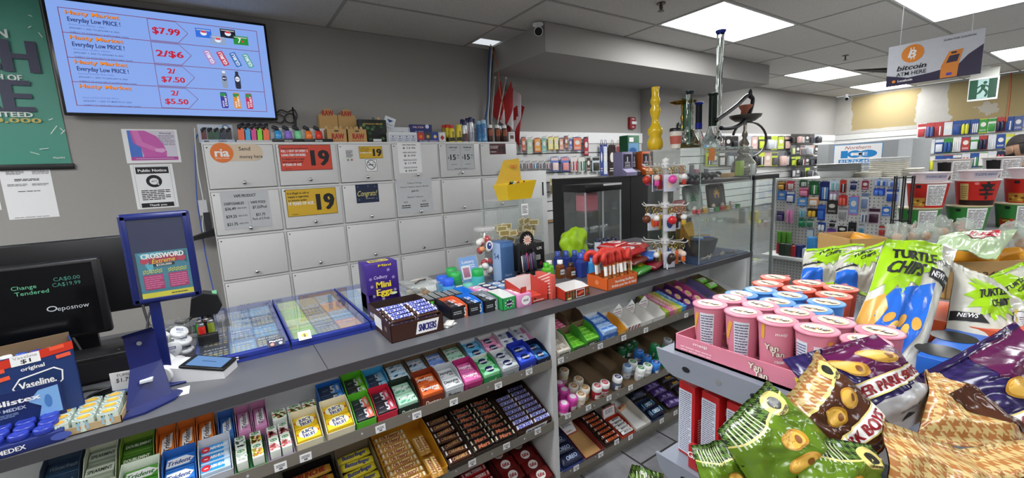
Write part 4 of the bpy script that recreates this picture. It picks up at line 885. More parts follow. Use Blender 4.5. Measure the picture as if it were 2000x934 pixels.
def d_white(c): return lambda b, w, d: (b.poly([(.1*w, -.5*d), (.5*w, -.5*d), (.5*w, .5*d), (.3*w, .5*d)], c_(c), 1), b.oval(-.2*w, .22*d, w*.14, d*.18, c_('#24306c'), 2), b.text('excel', -.2*w, .22*d, d*.14, PW, w*.2, 'c', .02), b.text('WHITE', -.15*w, -.2*d, d*.2, c_('#4a5468'), w*.4, 'c', .01, .1))
G(0, .956, 1.040, B1, '#dfe1e4', '#dcdfe4', d_white('#2a348c'), 'white gum with dark blue corner', inner=WHITE, D=.112)
G(0, 1.046, 1.116, B1, '#dfe1e4', '#dcdfe4', d_white('#c87aa8'), 'white gum with pink corner beside the divider', inner=WHITE, D=.112)

# bars: soft wrapper with crimped ends
def barmesh(L, W, Hh, col, text, tc, plate=None, accent=None, name='chocolate_bar', tw=.72, th=.5, bold=.04):
    def f():
        m = mat(col, .3, var=.1, scale=60, bump=.3); b = B(frame((0, W/2, Hh), (1, 0, 0), (0, 1, 0)))
        def fn(u, v):
            x = (u-.5)*L; e = min(1, max(0, (.5*L-abs(x))/(.1*L))); a = v*2*pi; ee = max(e, .06)
            return V((x, W/2+W/2*cos(a)*(.86+.14*e), Hh/2+Hh/2*sin(a)*(ee**.5)*(1 if abs(sin(a)) < .9 else .98)))
        b.grid(fn, 14, 12, m, True, True)
        for s in (-1, 1):
            if accent: b.rect(s*L*.42, 0, L*.06, W*.6, c_(accent), 1)
        if plate: b.poly([(-tw*L/2-.003, -W*.30), (tw*L/2, -W*.30), (tw*L/2+.003, W*.30), (-tw*L/2, W*.30)], c_(plate), 1)
        b.text(text, 0, 0, W*th, c_(tc), L*tw*.92, 'c', bold, .12, 3); return b.build(name)
    return f
def bars(k, X0, X1, v0, D, h, tcol, lab, fn, cols, rows, L, label_tray, front=None, cat='chocolate bar', name='chocolate_bar', hf=None, z=.03, jit=.05, skip=(), group=None, dz=0):
    tray(k, X0, X1, v0, D, h, tcol, label_tray, front, hf)
    pr = None; W = (X1-X0)/cols; P = (D-.02)/rows
    for j in range(cols):
        for i in range(rows):
            if (i, j) in skip: continue
            o = pack(fn, name, '%s, %s from the front%s' % (lab, nth(i, 99), (' in the %s column' % ('left', 'right')[j]) if cols == 2 else ''), cat, k, X0+W*(j+.5), v0+.008+i*P, z+dz*(i % 2), pr, radians(12), (R.random()-.5)*jit, group); pr = pr or o
bars(1, .925, 1.112, .008, .26, .075, '#3a2118', 'brown bar with white blue lettered plate', barmesh(.092, .030, .022, '#3a1f14', 'SNICKERS', '#2434a0', '#dfe0f0', None, 'chocolate_bar', .86, .62), 2, 8, .09, 'dark brown carton of bars with white plates beside the divider',
     lambda b, w, h: (b.poly([(-.3*w, -.36*h), (.32*w, -.36*h), (.36*w, .4*h), (-.26*w, .4*h)], PW, 1), b.text('SNICKERS', .03*w, 0, h*.45, c_('#2a2a7a'), w*.52, 'c', .04, .15, 2)), skip=((7, 0),))
bars(1, .712, .918, .004, .27, .07, '#33271f', 'black wrapped bar with caramel coloured lettering', barmesh(.098, .030, .020, '#1f1714', 'Mars', '#b86a4a', None, '#c8b89a', 'chocolate_bar', .6, .6, .05), 2, 8, .1, 'dark carton of black wrapped bars', jit=.12)
bars(1, .598, .706, .0, .27, .07, '#3a2c22', 'brown wrapped bar with silver streak in the narrow carton', barmesh(.10, .028, .02, '#4a2a1c', 'CARAMILK', '#b88a5a', None, '#d8d8d8', 'chocolate_bar', .7, .5), 1, 7, .1, 'narrow dark carton of brown and silver bars', jit=.2)
bars(1, .375, .590, .0, .28, .075, '#d89a2a', 'golden wrapped bar with red lettering', barmesh(.125, .026, .02, '#b9893e', 'Oh Henry!', '#8a2a14', '#e0c890', '#d8d0b8', 'chocolate_bar', .62, .6), 1, 9, .12, 'golden yellow carton of gold wrapped bars', lambda b, w, h: (b.text('REESE', .05*w, 0, h*.6, c_('#c84a14'), w*.5, 'c', .05), b.rect(-.3*w, 0, w*.12, h*.6, c_('#2a2420'))), hf=.055)
for o in [o for o in COL.objects if o.get('label', '').startswith('golden wrapped bar')]: o.location.x -= .035
pr = None
for i in range(4):
    o = pack(barmesh(.10, .026, .02, '#b9893e', 'Henry', '#8a2a14', '#e0c890'), 'chocolate_bar', 'golden bar lying lengthways at the right of the gold carton, %s' % nth(i, 99), 'chocolate bar', 1, .545+.022*(i % 2), .03+.115*(i//2), .036, pr, 0, pi/2); pr = pr or o
bars(1, .236, .366, .0, .26, .075, '#8a7a62', 'yellow bar with blue lettering', barmesh(.118, .034, .022, '#cfc02c', 'Butterfinger', '#1c2f7a', None, None, 'chocolate_bar', .82, .5), 1, 6, .12, 'kraft carton of yellow bars', jit=.25)
bars(1, .06, .225, .0, .26, .06, '#1f1b1a', 'gold bar with red lettering at the far left', barmesh(.145, .036, .022, '#b8862c', 'CRUNCHIE', '#8a1f1c', None, None, 'chocolate_bar', .8, .6), 1, 5, .14, 'black tray of gold bars with red lettering')
bars(2, .885, 1.112, .0, .27, .06, '#4a1216', 'dark red square bar pack with white oval', packmesh(.10, .058, .018, mat('#6a1414', .3, var=.1, bump=.2, scale=40), lambda b, w, d: (b.oval(0, 0, w*.24, d*.36, PW, 1), b.text('KitKat', 0, 0, d*.3, c_('#a01c1c'), w*.36, 'c', .05, .15, 3)), 'chocolate_bar'), 2, 4, .1, 'wine red carton of square red bar packs', skip=((0, 0),), z=.02)
bars(2, .70, .877, .0, .26, .06, '#5a1a1c', 'bright red bar with white script', barmesh(.13, .03, .022, '#a8181c', 'MALTESERS', '#e8d8d8', None, '#d8b0b0', 'chocolate_bar', .7, .5), 1, 7, .13, 'red carton of bright red bars')
tray(2, .50, .69, .0, .26, .07, '#4a3426', 'empty dark brown carton left of the bright red bars')
for q, c in enumerate(('#7a4a24', '#5a2a1c', '#6a3a20', '#4a2418', '#8a4a20')):
    pack(barmesh(.12, .03, .02, c, 'REESE', '#d88a2a'), 'chocolate_bar', 'brown bar on the dark carton floor, %s from the front' % nth(q, 99), 'chocolate bar', 2, .595, .02+q*.045, .003, None, 0, .1*(q % 3-1))

# ------------------------------------------------------------------ right bay
def nib(c, dark): return lambda b, w, d: (b.rect(0, 0, w*.7, d*.5, c_(dark), 1), b.text('SIMPLY', 0, 0, d*.3, PW, w*.6, 'c', .03, 0, 2))
def g2(X0, X1, v0, tc, pc, dk, lab, n=3, D=.12, h=.07, top0=.018, fl=True, nx=2):
    G(0, X0, X1, v0, tc, pc, lambda b, w, d: b.rect(0, 0, w*.8, d*.5, c_(dk), 1), lab, D, h, .045, n, (lambda b, w, h_: (b.rect(0, 0, w*.74, h_*.5, c_('#1f2a1c'), 1), b.text('NIBBLY', 0, 0, h_*.28, PW, w*.6, 'c', .03, .1, 2))) if fl else None, TRAYK, top0=top0, nx=nx)
g2(1.160, 1.235, A0, '#cfcabc', '#d8d4c8', '#a89a8a', 'small cream pack in the front left cream carton', 3)
g2(1.248, 1.335, A0, '#3f8a2c', '#7ac83a', '#5aa82c', 'small lime pack in the dark green carton', 3, top0=.028)
g2(1.345, 1.43, A0+.01, '#4f9a34', '#86d04a', '#5aa82c', 'small lime pack in the fuller lime carton', 4)
g2(1.165, 1.245, B1, '#6f5a42', '#3a66d0', '#2a4ab0', 'small royal blue pack in the back carton', 4, fl=False)
g2(1.255, 1.345, B1, '#6f5a42', '#c84a74', '#e8a8c0', 'small pink striped pack in the back carton', 5, fl=False, nx=2)
tray(0, 1.35, 1.46, B1+.01, .12, .085, TRAYK, 'empty brown carton at the back of the top shelf')
G(0, 1.445, 1.545, A0, '#3a6ab8', '#9ab8dc', lambda b, w, d: (b.rect(0, 0, w*.9, d*.3, c_('#4a7ac0'), 1),), 'pale blue pack in the blue and yellow carton', n=3, nx=2, D=.15, h=.075, front=fr('Scotti', '#dce4f4', .6, .5, .02), inner=mat('#c8ccd0', .6))
tray(0, 1.55, 1.615, A0, .14, .07, '#d8982a', 'yellow fronted carton, nearly empty', lambda b, w, h: (b.oval(0, .1*h, w*.3, h*.25, c_('#e8b04a'), 1), b.rect(0, -.2*h, w*.8, h*.14, c_('#3a2a1a'), 2)), inner=mat('#c8c4b8', .6))
def candyshop(X0, X1, lab, stripes=False, v0=A0, back=.17, full=False):
    o = tray(0, X0, X1, v0, .13, .075, '#d8d6d0', lab, (lambda b, w, h: [b.poly([((-.5+.25*q)*w, -.5*h), ((-.4+.25*q)*w, -.5*h), ((-.28+.25*q)*w, .5*h), ((-.38+.25*q)*w, .5*h)], c_('#8a2438'), 1) for q in range(4)]) if stripes else None, .05, WHITE)
    w = X1-X0; b = B(frame((0, -.0006, 0), (1, 0, 0), (0, 0, 1))); pts = [(-w*.45, .02), (w*.45, .02), (w*.45, .06), (w*.3, .085), (0, .115), (-w*.3, .085), (-w*.45, .06)]
    b.prism(pts, 0, .002, WHITE, 'y'); b.text('candy shop', 0, .082, .008, INK, w*.5, 'c', .03); b.rect(0, .062, w*.6, .004, c_('#8a2438')); b.rect(0, .05, w*.7, .003, c_('#8a2438')); q = b.build('header_card', o, (0, .12, 0))
    return o
candyshop(1.62, 1.715, 'white and maroon striped candy carton with pointed header card', True); candyshop(1.725, 1.815, 'plain white candy carton with pointed header, middle of three'); candyshop(1.825, 1.925, 'plain white candy carton with pointed header, right of three')
def d_dots(cols, base):
    rr = random.Random(3)
    return lambda b, w, d: ([b.oval((rr.random()-.5)*w*.9, (rr.random()-.5)*d*.9, .004, .0025, c_(rr.choice(cols)), 1, n=7, rot=rr.random()*3) for _ in range(60)], b.text('NERDS', 0, 0, w*.3, PW, d*.4, 'c', .04, 0, 2, None, pi/2))
for q, (c, cols, lab) in enumerate((('#8a9a2a', ('#5a6a1c', '#c8c84a', '#e8e080'), 'lime'), ('#c86a94', ('#e8a0bc', '#b04a74', '#f0d0dc'), 'pink'), ('#cc9a74', ('#e8c08a', '#c86a94', '#f0e0b0'), 'peach'), ('#b0b83a', ('#e8e080', '#8a9a2a', '#5a8a3a'), 'yellow green'), ('#3a8acc', ('#1c4a9a', '#8ac0e8', '#e8f0f8'), 'blue'))):
    pack(packmesh(.036, .20, .05, c, d_dots(cols, c), 'candy_rope'), 'candy_rope', 'long %s speckled candy pack in the striped row of five' % lab, 'candy', 0, 1.955+q*.038, .012, .004)
tray(0, 1.93, 2.13, .006, .215, .045, '#5a5044', 'brown tray holding the row of speckled candy packs', hf=.02)
def tape(col, lab, X, v): 
    b = B(); b.lathe([(.026, 0), (.028, .004), (.028, .014), (.026, .018), (.018, .0185), (.0, .0185)], mat(col, .35), n=20); F = frame((0, 0, .0186), (1, 0, 0), (0, 1, 0)); b.oval(0, 0, .019, .019, c_('#d8c060'), 1, F); b.text('BUBBLE', 0, .003, .006, c_('#7a2a8a'), .028, 'c', .04, 0, 2, F); b.text('TAPE', 0, -.006, .006, c_('#7a2a8a'), .02, 'c', .04, 0, 2, F)
    o = b.build('gum_tape_roll'); o.matrix_world = shelfM(0, X, v, .025) @ Matrix.Rotation(radians(20), 4, 'X'); tag(o, lab, 'candy')
tray(0, 2.14, 2.24, .03, .225, .06, '#6a3a7a', 'purple edged brown carton of round gum rolls', inner=TRAYK); tray(0, 2.245, 2.345, .03, .225, .06, '#c85a94', 'pink edged brown carton of round gum rolls', inner=TRAYK)
for q in range(3): tape('#6a2f9a', 'purple round gum roll, %s from the shelf edge' % nth(q, 99), 2.19, .06+q*.065); tape('#e070b0', 'pink round gum roll, %s from the shelf edge' % nth(q, 99), 2.295, .06+q*.065)
tray(0, 2.36, 2.46, .03, .21, .06, '#7a70a8', 'lilac edged carton behind the pink cups', inner=TRAYK); tray(0, 2.47, 2.58, .03, .21, .065, '#7a7048', 'brown carton with a green header of sour candy', inner=TRAYK)
for q in range(2): pack(barmesh(.10, .05, .03, '#5fae2c', 'ZOUR', '#e8f0d8'), 'sour_candy_bag', 'green sour candy bag in the brown carton, %s' % nth(q, 99), 'candy', 0, 2.525, .09+q*.07, .03, None, .2, 0)
# middle shelf: round gum bottles standing in brown trays
BOT = {}
def bottle(px, py, body, lid, disc, lab, h=.078, r=.026, k=1):
    """round gum bottle, given by the centre of its lid in the photo"""
    n = V((0, -sin(SL_), cos(SL_))); p0 = V((0, CE+.004, SF[k]))+n*h; d = ray(px, py); t = (p0-CAM).dot(n)/d.dot(n); p = CAM+d*t-n*(h-.002)
    key = (body, lid, disc)
    if key not in BOT:
        t = thing('gum_bottle', lab, 'gum bottle'); b = B(); b.lathe([(r*.86, 0), (r*.95, .004), (r, h*.5), (r*.92, h*.66), (r*.86, h*.68)], mat(body, .3), n=20)
        b.seg = .01; F = cylF(r, 0); b.rect(0, h*.34, r*2.2, h*.3, c_('#e8e8e8' if body != '#e6e6e4' else '#b8bcc0'), 1, F); b.text('GUM', 0, h*.36, .012, c_(disc), .03, 'c', .03, 0, 2, F); b.seg = None; b.build('bottle_body', t)
        b = B(frame((0, 0, h+.0002), (1, 0, 0), (0, 1, 0))); b.lathe([(r*.98, h*.68), (r*1.0, h*.72), (r*.98, h*.96), (r*.86, h), (0, h)], mat(lid, .35), n=22); b.oval(0, 0, r*.62, r*.62, c_(disc), 1, n=18); b.ring(0, 0, r*.45, r*.3, .0015, PW, 2); b.text('ice', 0, 0, .008, PW, .016, 'c', .03, .1, 2); b.build('lid', t); BOT[key] = t
    else: t = dup(BOT[key], label=lab)
    t.matrix_world = Matrix.Translation(p) @ Matrix.Rotation(SL_, 4, 'X') @ Matrix.Rotation((px*7 % 10-5)*.08, 4, 'Z'); return t
def Z5(x, y): return (1080+x/5.189, 640+y/5.189)
def grp(pts, body, lid, disc, lab):
    for i, p in enumerate(pts): bottle(*Z5(*p), body, lid, disc, lab+(', %s from left' % nth(i, 99) if len(pts) > 1 else ''))
grp(((68, 560), (115, 628), (112, 765), (200, 700)), '#c83a9a', '#d04aa8', '#e8d8e4', 'magenta gum bottle with magenta lid')
grp(((115, 430), (210, 590), (262, 520), (285, 672)), '#d8c8a8', '#e0dcd0', '#b07a34', 'cream gum bottle with gold lid disc')
grp(((325, 606),), '#e08a2a', '#e4e0d4', '#c8902c', 'orange cartoon patterned gum bottle with white lid')
grp(((450, 590), (527, 556)), '#a02a34', '#e2e2e0', '#b8283c', 'red gum bottle with white lid and red disc')
grp(((657, 500),), '#5a6478', '#e6e6e6', '#24306c', 'grey gum bottle with white lid and navy disc')
grp(((757, 388),), '#a8acb0', '#b8d0e8', '#2a6ab0', 'silver gum bottle with pale blue lid, standing alone')
grp(((812, 345), (893, 408), (962, 378)), '#e6e6e4', '#e8eae8', '#2a8a4a', 'white gum bottle with green lid disc')
grp(((700, 208), (770, 178), (822, 142)), '#1f5a38', '#23603c', '#0f3a22', 'dark green gum bottle with dark green lid')
grp(((875, 232), (955, 290), (1045, 352)), '#2f74c8', '#3f86d8', '#1c3a8a', 'bright blue gum bottle with blue lid')
grp(((1035, 176), (1085, 246), (1140, 206), (1170, 296), (1222, 262)), '#2c9a58', '#35a868', '#1c6a3c', 'emerald green gum bottle with green lid')
grp(((1165, 120), (1210, 186), (1262, 155), (1282, 240)), '#b8bcc0', '#c8ccd0', '#3a3e44', 'silver grey gum bottle with silver lid')
grp(((1322, 130), (1345, 50), (1392, 170), (1420, 110), (1470, 150)), '#8a7a3a', '#b8a04a', '#2a2a2c', 'gold and black gum bottle near the pink carton')
for q, (xa, xb) in enumerate(((1.165, 1.30), (1.305, 1.43), (1.435, 1.60), (1.605, 1.75), (1.755, 1.87), (1.875, 2.03), (2.035, 2.30))):
    tray(1, xa, xb, .004, .30, .055, '#7a6850', 'brown tray for gum bottles on the middle shelf, %s from the divider' % nth(q, 99), None, .03, TRAYK)
# bottom shelf
def sn(s, c, p): return barmesh(.12, .032, .022, c, s, p)
bars(2, 1.165, 1.30, .0, .24, .05, '#3a4a8a', 'dark blue patterned cookie pack', barmesh(.12, .05, .03, '#1c2440', 'OREO', '#a8b8d8', None, None, 'chocolate_bar', .6, .4), 1, 4, .12, 'white and blue carton of dark cookie packs by the divider', jit=.2)
tray(2, 1.31, 1.44, .0, .26, .05, '#6a1c20', 'opened kraft carton with red front edge', inner=KRAFT)
b = B(frame((0, 0, .002), (1, 0, 0), (0, 1, 0))); b.box(-.05, -.04, 0, .05, .04, .0018, PAPER); b.edge(0, 0, .1, .08, .006, c_('#a02a24')); b.lines(0, .015, .06, .025, 4, INK); b.text('Caution', 0, -.02, .009, c_('#a02a24'), .04, 'c', .02); o = b.build('display_card'); o.matrix_world = shelfM(2, 1.36, .20, .03) @ Matrix.Rotation(.5, 4, 'X'); tag(o, 'white card with red tulip border on the kraft carton', 'card')
bars(2, 1.45, 1.56, .0, .28, .055, '#3a2a20', 'brown caramel roll with orange lettering', barmesh(.095, .022, .02, '#4a2418', 'ROLO', '#d8602a', None, '#c8c8c8', 'chocolate_roll', .8, .6), 1, 9, .1, 'brown carton of caramel rolls', skip=((8, 0),), name='chocolate_roll')
bars(2, 1.57, 1.67, .0, .13, .05, '#b83a24', 'white wrapped roll in the red and white carton', barmesh(.08, .02, .018, '#d8d8d8', 'MENTOS', '#5a5a5a'), 1, 5, .08, 'red and white carton of white rolls', name='candy_roll', cat='candy')
o = dup(o); o.matrix_world = shelfM(2, 1.62, .15, .05) @ Matrix.Rotation(1.2, 4, 'X'); o['label'] = 'white card with red border standing behind the white rolls'
tray(2, 1.68, 1.80, .0, .28, .06, '#c8c4ba', 'nearly empty white carton with wavy cut front', inner=WHITE)
pack(sn('SNACK', '#c8a27a', '#8a1c1c'), 'snack_bar', 'single tan and red bar in the nearly empty white carton', 'snack bar', 2, 1.74, .15, .004, None, 0, .2)
bars(2, 1.81, 1.92, .0, .13, .05, '#2a3a5c', 'black and blue cookie pack at the front of the low shelf', barmesh(.10, .05, .03, '#16203a', 'OREO', '#b8d4ec', None, '#4a9ad0', 'cookie_pack', .6, .45), 1, 2, .1, 'blue and black open carton of cookie packs', name='cookie_pack', cat='cookies')
bars(2, 1.81, 1.95, .14, .15, .05, '#4a4238', 'dark navy pack at the back of the low shelf', barmesh(.12, .05, .03, '#161c2c', 'OREO', '#6a6a94', None, None, 'cookie_pack', .6, .35), 1, 2, .1, 'dark carton of navy packs on the low shelf', name='cookie_pack', cat='cookies', jit=.4)
bars(2, 1.96, 2.10, .0, .28, .05, '#4a4238', 'purple foil bar on the bottom shelf', barmesh(.12, .05, .026, '#3a2460', 'Mr. Big', '#9a8ac8', None, None, 'chocolate_bar', .6, .4), 1, 5, .12, 'brown carton of purple foil bars', jit=.3)
bars(2, 2.12, 2.24, .0, .28, .05, '#4a4238', 'gold edged dark bar at the right end of the bottom shelf', barmesh(.11, .05, .026, '#2a2430', 'Aero', '#c8a23a', None, None, 'chocolate_bar', .5, .4), 1, 5, .12, 'brown carton with yellow edged bars', jit=.3)
# ================================================================== THINGS STANDING ON THE WORKTOP
ZT = CT+.0005
def frontF(y=-.0004, z=0): return frame((0, y, z), (1, 0, 0), (0, 0, 1))
def leftF(x, y=0, z=0): return frame((x-.0004, y, z), (0, -1, 0), (0, 0, 1))
def cbox(name, label, cat, X0, X1, Y, D, h, col, front=None, top=None, left=None, open_=None, inner=None, hf=None, rz=0, group=None, z=ZT, bev=.0015):
    """carton on the worktop, front face at Y; open_ = open at the top with a low front"""
    w = X1-X0; m = mat(col, .45) if isinstance(col, str) else col; b = B(frontF()); e = .0018
    if open_:
        hf = hf or h*.6; inn = inner or m; b.box(-w/2, 0, 0, w/2, e, hf, m); b.box(-w/2, D-e, 0, w/2, D, h, inn); b.box(-w/2, 0, 0, w/2, D, e, inn)
        for s in (-1, 1):
            x0, x1 = sorted((s*w/2, s*(w/2-e))); b.prism([(0, 0), (D, 0), (D, h), (D*.5, h), (0, hf)], x0, x1, m, 'x')
        if inner:
            for s in (-1, 1):
                x0, x1 = sorted((s*(w/2-e), s*(w/2-e-.0005))); b.prism([(e, e), (D-e, e), (D-e, h), (D*.5, h), (e, hf)], x0, x1, inn, 'x')
    else: b.box(-w/2, 0, 0, w/2, D, h, m, bev); hf = h
    if front: front(b, w, hf)
    if top: b.F = frame((0, D/2, h+.0004), (1, 0, 0), (0, 1, 0)); top(b, w, D)
    if left: b.F = leftF(-w/2, D/2, h/2); left(b, D, h)
    o = b.build(name, None, ((X0+X1)/2, Y, z), (0, 0, rz)); return tag(o, label, cat, group)
def at0(f): return lambda b, w, h: [setattr(b, 'F', frontF(-.0004, h/2)), f(b, w, h)]
# chocolate bar carton
def sf(b, w, h): b.poly([(-.05*w, -.34*h), (.36*w, -.34*h), (.42*w, .36*h), (0, .36*h)], PW, 1); b.text('SNICKERS', .185*w, .01*h, h*.42, c_('#24246e'), w*.36, 'c', .05, .2, 2)
def slf(b, w, h): b.rect(-.05*w, -.02*h, w*.34, h*.5, PW, 1); b.text('SNICKERS', -.32*w, .1*h, h*.18, c_('#c8c8e0'), w*.2, 'c', .03); b.rect(.3*w, -.05*h, w*.1, h*.2, c_('#7a6a60'), 2)
cbox('chocolate_carton', 'large dark brown open carton of bars on the worktop front', 'box', .445, .650, 1.468, .27, .088, '#3a1f18', at0(sf), None, slf, True, mat('#2a1a14', .6), .066)
fn = barmesh(.092, .034, .024, '#3a1f14', 'SNICKERS', '#2434a0', '#dfe0f0', None, 'chocolate_bar', .86, .62); pr = None
for j in range(2):
    for i in range(6):
        for l in range(1 if i > 3 else 2):
            o = fn() if pr is None else dup(pr); pr = pr or o; o.location = (.447+.052+j*.098+(.004 if l else 0), 1.478+i*.036+(.012 if l else 0), ZT+.030+i*.003+l*.024); o.rotation_euler = (.28, 0, (R.random()-.5)*.16+.06)
            tag(o, 'white plated brown bar in the big carton, %s from front, %s column%s' % (nth(i, 99), ('left', 'right')[j], ', upper layer' if l else ''), 'chocolate bar')
# small purple carton of eggs
PU = mat('#3a2478', .4, var=.03)
def mini(b, w, h):
    yl = c_('#e0c83a'); b.text('Mini', .02*w, .60*h, h*.12, yl, w*.46, 'c', .05, .0, 2); b.text('Eggs', .03*w, .46*h, h*.12, yl, w*.5, 'c', .05, 0, 2); b.text('Cadbury', -.05*w, .74*h, h*.06, c_('#c8b8e0'), w*.42, 'c', .01, .2)
    for x, y in ((-.36, .72), (.34, .70), (-.34, .58), (.36, .46), (-.02, .33), (.2, .85), (-.3, .4)):
        for a in range(3): b.rect(x*w, y*h, w*.11, h*.008, c_('#b8a8d8'), 2, None, a*pi/3)
    b.oval(.3*w, .40*h, w*.12, h*.025, c_('#c8d8b8'), 2); b.text('Mini', .1*w, .95*h, h*.045, yl, w*.4, 'c', .04, 0, 2)
t = thing('chocolate_egg_display', 'tall purple carton of small chocolate eggs with yellow lettering', 'box', (.532, 1.80, ZT)); b = B(frontF()); w, h = .14, .235
b.box(-w/2, 0, .10, w/2, .10, h, PU, .002); b.box(-w/2, .02, 0, w/2, .10, .10, PU); b.box(-w/2, 0, 0, w/2, .004, .035, PU)
for s in (-1, 1): x0, x1 = sorted((s*w/2, s*(w/2-.004))); b.prism([(-.01, 0), (.1, 0), (.1, .1), (.0, .1), (-.02, .05)], x0, x1, PU, 'x')
b.box(-w/2, -.02, 0, w/2, -.016, .04, PU); b.box(-w/2, -.02, 0, w/2, .02, .004, PU); mini(b, w, h); b.F = frame((0, .05, h+.0005), (1, 0, 0), (0, 1, 0)); b.rect(0, 0, w*.6, .05, c_('#d8c83a'), 1); b.text('Mini', 0, 0, .03, c_('#3a2478'), w*.5, 'c', .04, 0, 2); b.build('carton_body', t)
for q in range(7): b = B().ball((0, 0, 0), .012, mat(R.choice(['#c8a27a', '#8a5a3a', '#d8c8d8', '#3a2420']), .3), 10, (1, 1, 1.3)); tag(b.build('chocolate_egg', None, (.48+.018*q, 1.795+.006*(q % 2), ZT+.022+.012*(q % 3)), (1.2, .3*q, 0)), 'small foil egg in the purple carton opening, %s along' % nth(q, 99), 'sweet')
tag(B().box(-.03, -.02, 0, .03, .02, .006, mat('#d8d8d4', .3), .002).build('candy_packet', None, (.685, 1.50, ZT), (0, 0, .4)), 'flat white packet lying right of the large bar carton', 'packet'); tag(B().box(-.028, -.016, 0, .028, .016, .007, mat('#e0dcd6', .3), .002).build('candy_packet', None, (.688, 1.498, ZT+.0065), (0, 0, .9)), 'upper white packet with red mark by the bar carton', 'packet')
# clear plastic box with lid
t = thing('plastic_container', 'square clear plastic container with lid behind the bar carton', 'container', (.745, 1.93, ZT)); fx = glassy('#dfe3e0', .12)
b = B(); b.box(-.07, -.08, 0, .07, .08, .08, fx, .012); b.build('tub', t); B().box(-.075, -.085, .081, .075, .085, .088, fx, .003).build('lid', t)
b = B()
for q in range(12): b.box(-.05+.012*(q % 4)*2, -.06+.04*(q//4), .004, -.03+.024*(q % 4), -.03+.04*(q//4), .03+.006*(q % 3), mat(R.choice(['#a8784a', '#c8b8a0', '#8a8a84']), .6))
tag(b.build('candy_mix', None, (.745, 1.93, ZT+.001)), 'loose wrapped sweets inside the clear plastic container', 'sweets', None, 'stuff')
for q in range(2): tag(B().tube([(-.04, 0, 0), (.0, .004, .004), (.04, 0, 0)], .004, mat(('#3a3230', '#b8b0a8')[q], .3), 8).build('pen', None, (.745, 1.91+.025*q, ZT+.0925), (0, 0, .5-.7*q)), '%s pen lying on the clear container lid' % ('black', 'silver')[q], 'pen')
tag(B().box(-.12, -.09, 0, .12, .09, .003, PAPER).build('paper_sheet', None, (.93, 2.13, ZT), (0, 0, .3)), 'white paper sheet lying behind the gum bottles', 'paper')
def mbottle(X, Y, h, body, cap, lab, r=.03, ch=.02, sq=False, z=ZT, word=None, kind='bottle', cat='bottle', tc='#e8e8e8'):
    t = thing(kind, lab, cat, (X, Y, z)); hb = h-ch; b = B()
    if sq: b.lathe([(r*.95, 0), (r, .006), (r, hb*.8), (r*.55, hb)], mat(body, .3), n=4, a0=pi/4, smooth=False)
    else: b.lathe([(r*.92, 0), (r, .006), (r*.97, hb*.3), (r*.9, hb*.5), (r, hb*.7), (r*.92, hb)], mat(body, .25), n=20)
    if word: F = frontF(-(r*.72 if sq else r)-.0006, hb*.45); b.rect(0, 0, r*1.1, hb*.35, c_('#dfe6e8'), 1, F); b.text(word, 0, 0, hb*.12, c_(tc), r*.95, 'c', .03, 0, 2, F)
    b.build('bottle_body', t); B().lathe([(r*.86, 0), (r*.86, ch*.9), (r*.75, ch), (0, ch)] if not sq else [(r*.6, 0), (r*.6, ch), (0, ch)], mat(cap, .3), (0, 0, hb), 20).build('cap', t); return t
for X, Y, h, c, k, lab in ((.865, 1.86, .095, '#5aa8d8', '#2a5ad0', 'blue lidded mint bottle in front of the blue pair'), (.875, 1.95, .09, '#5aa8d8', '#2a62d0', 'blue lidded mint bottle behind the front one'), (.925, 1.90, .11, '#2f8a58', '#2a9a48', 'green lidded mint bottle, left of the green ones'), (.955, 2.0, .11, '#2f8a58', '#2a9a48', 'green lidded mint bottle at the back'), (.975, 1.86, .05, '#4aa888', '#6ab8a8', 'short teal mint tub between green bottles'), (1.02, 1.84, .12, '#4ab0b0', '#1f9a4a', 'tall green lidded mint bottle beside the leaflet holder')): mbottle(X, Y, h, c, k, lab, .034, .035, word='ice', tc='#1a6a8a')
# leaflet holder
t = thing('leaflet_holder', 'clear slanted leaflet holder with blue and white leaflets', 'holder', (1.02, 1.95, ZT)); b = B(); b.prism([(-.06, 0), (.08, 0), (0, .17), (-.012, .17)], -.055, .055, glassy('#c8d4e8', .2), 'x'); b.build('holder_body', t)
b = B(frame((0, -.058, .004), (1, 0, 0), (0, .33, 1))); b.rect(0, .085, .10, .17, c_('#4a8ad0'), 1); b.text('Lottery', 0, .145, .016, PW, .07, 'c', .02); b.lines(0, .12, .07, .02, 2, PW); b.rect(-.02, .09, .05, .07, PW, 2); b.rect(-.02, .09, .036, .05, c_('#b03a64'), 3); b.poly([(-.05, 0), (.05, 0), (.05, .07)], c_('#2a3a8a'), 2); b.build('leaflet', t)
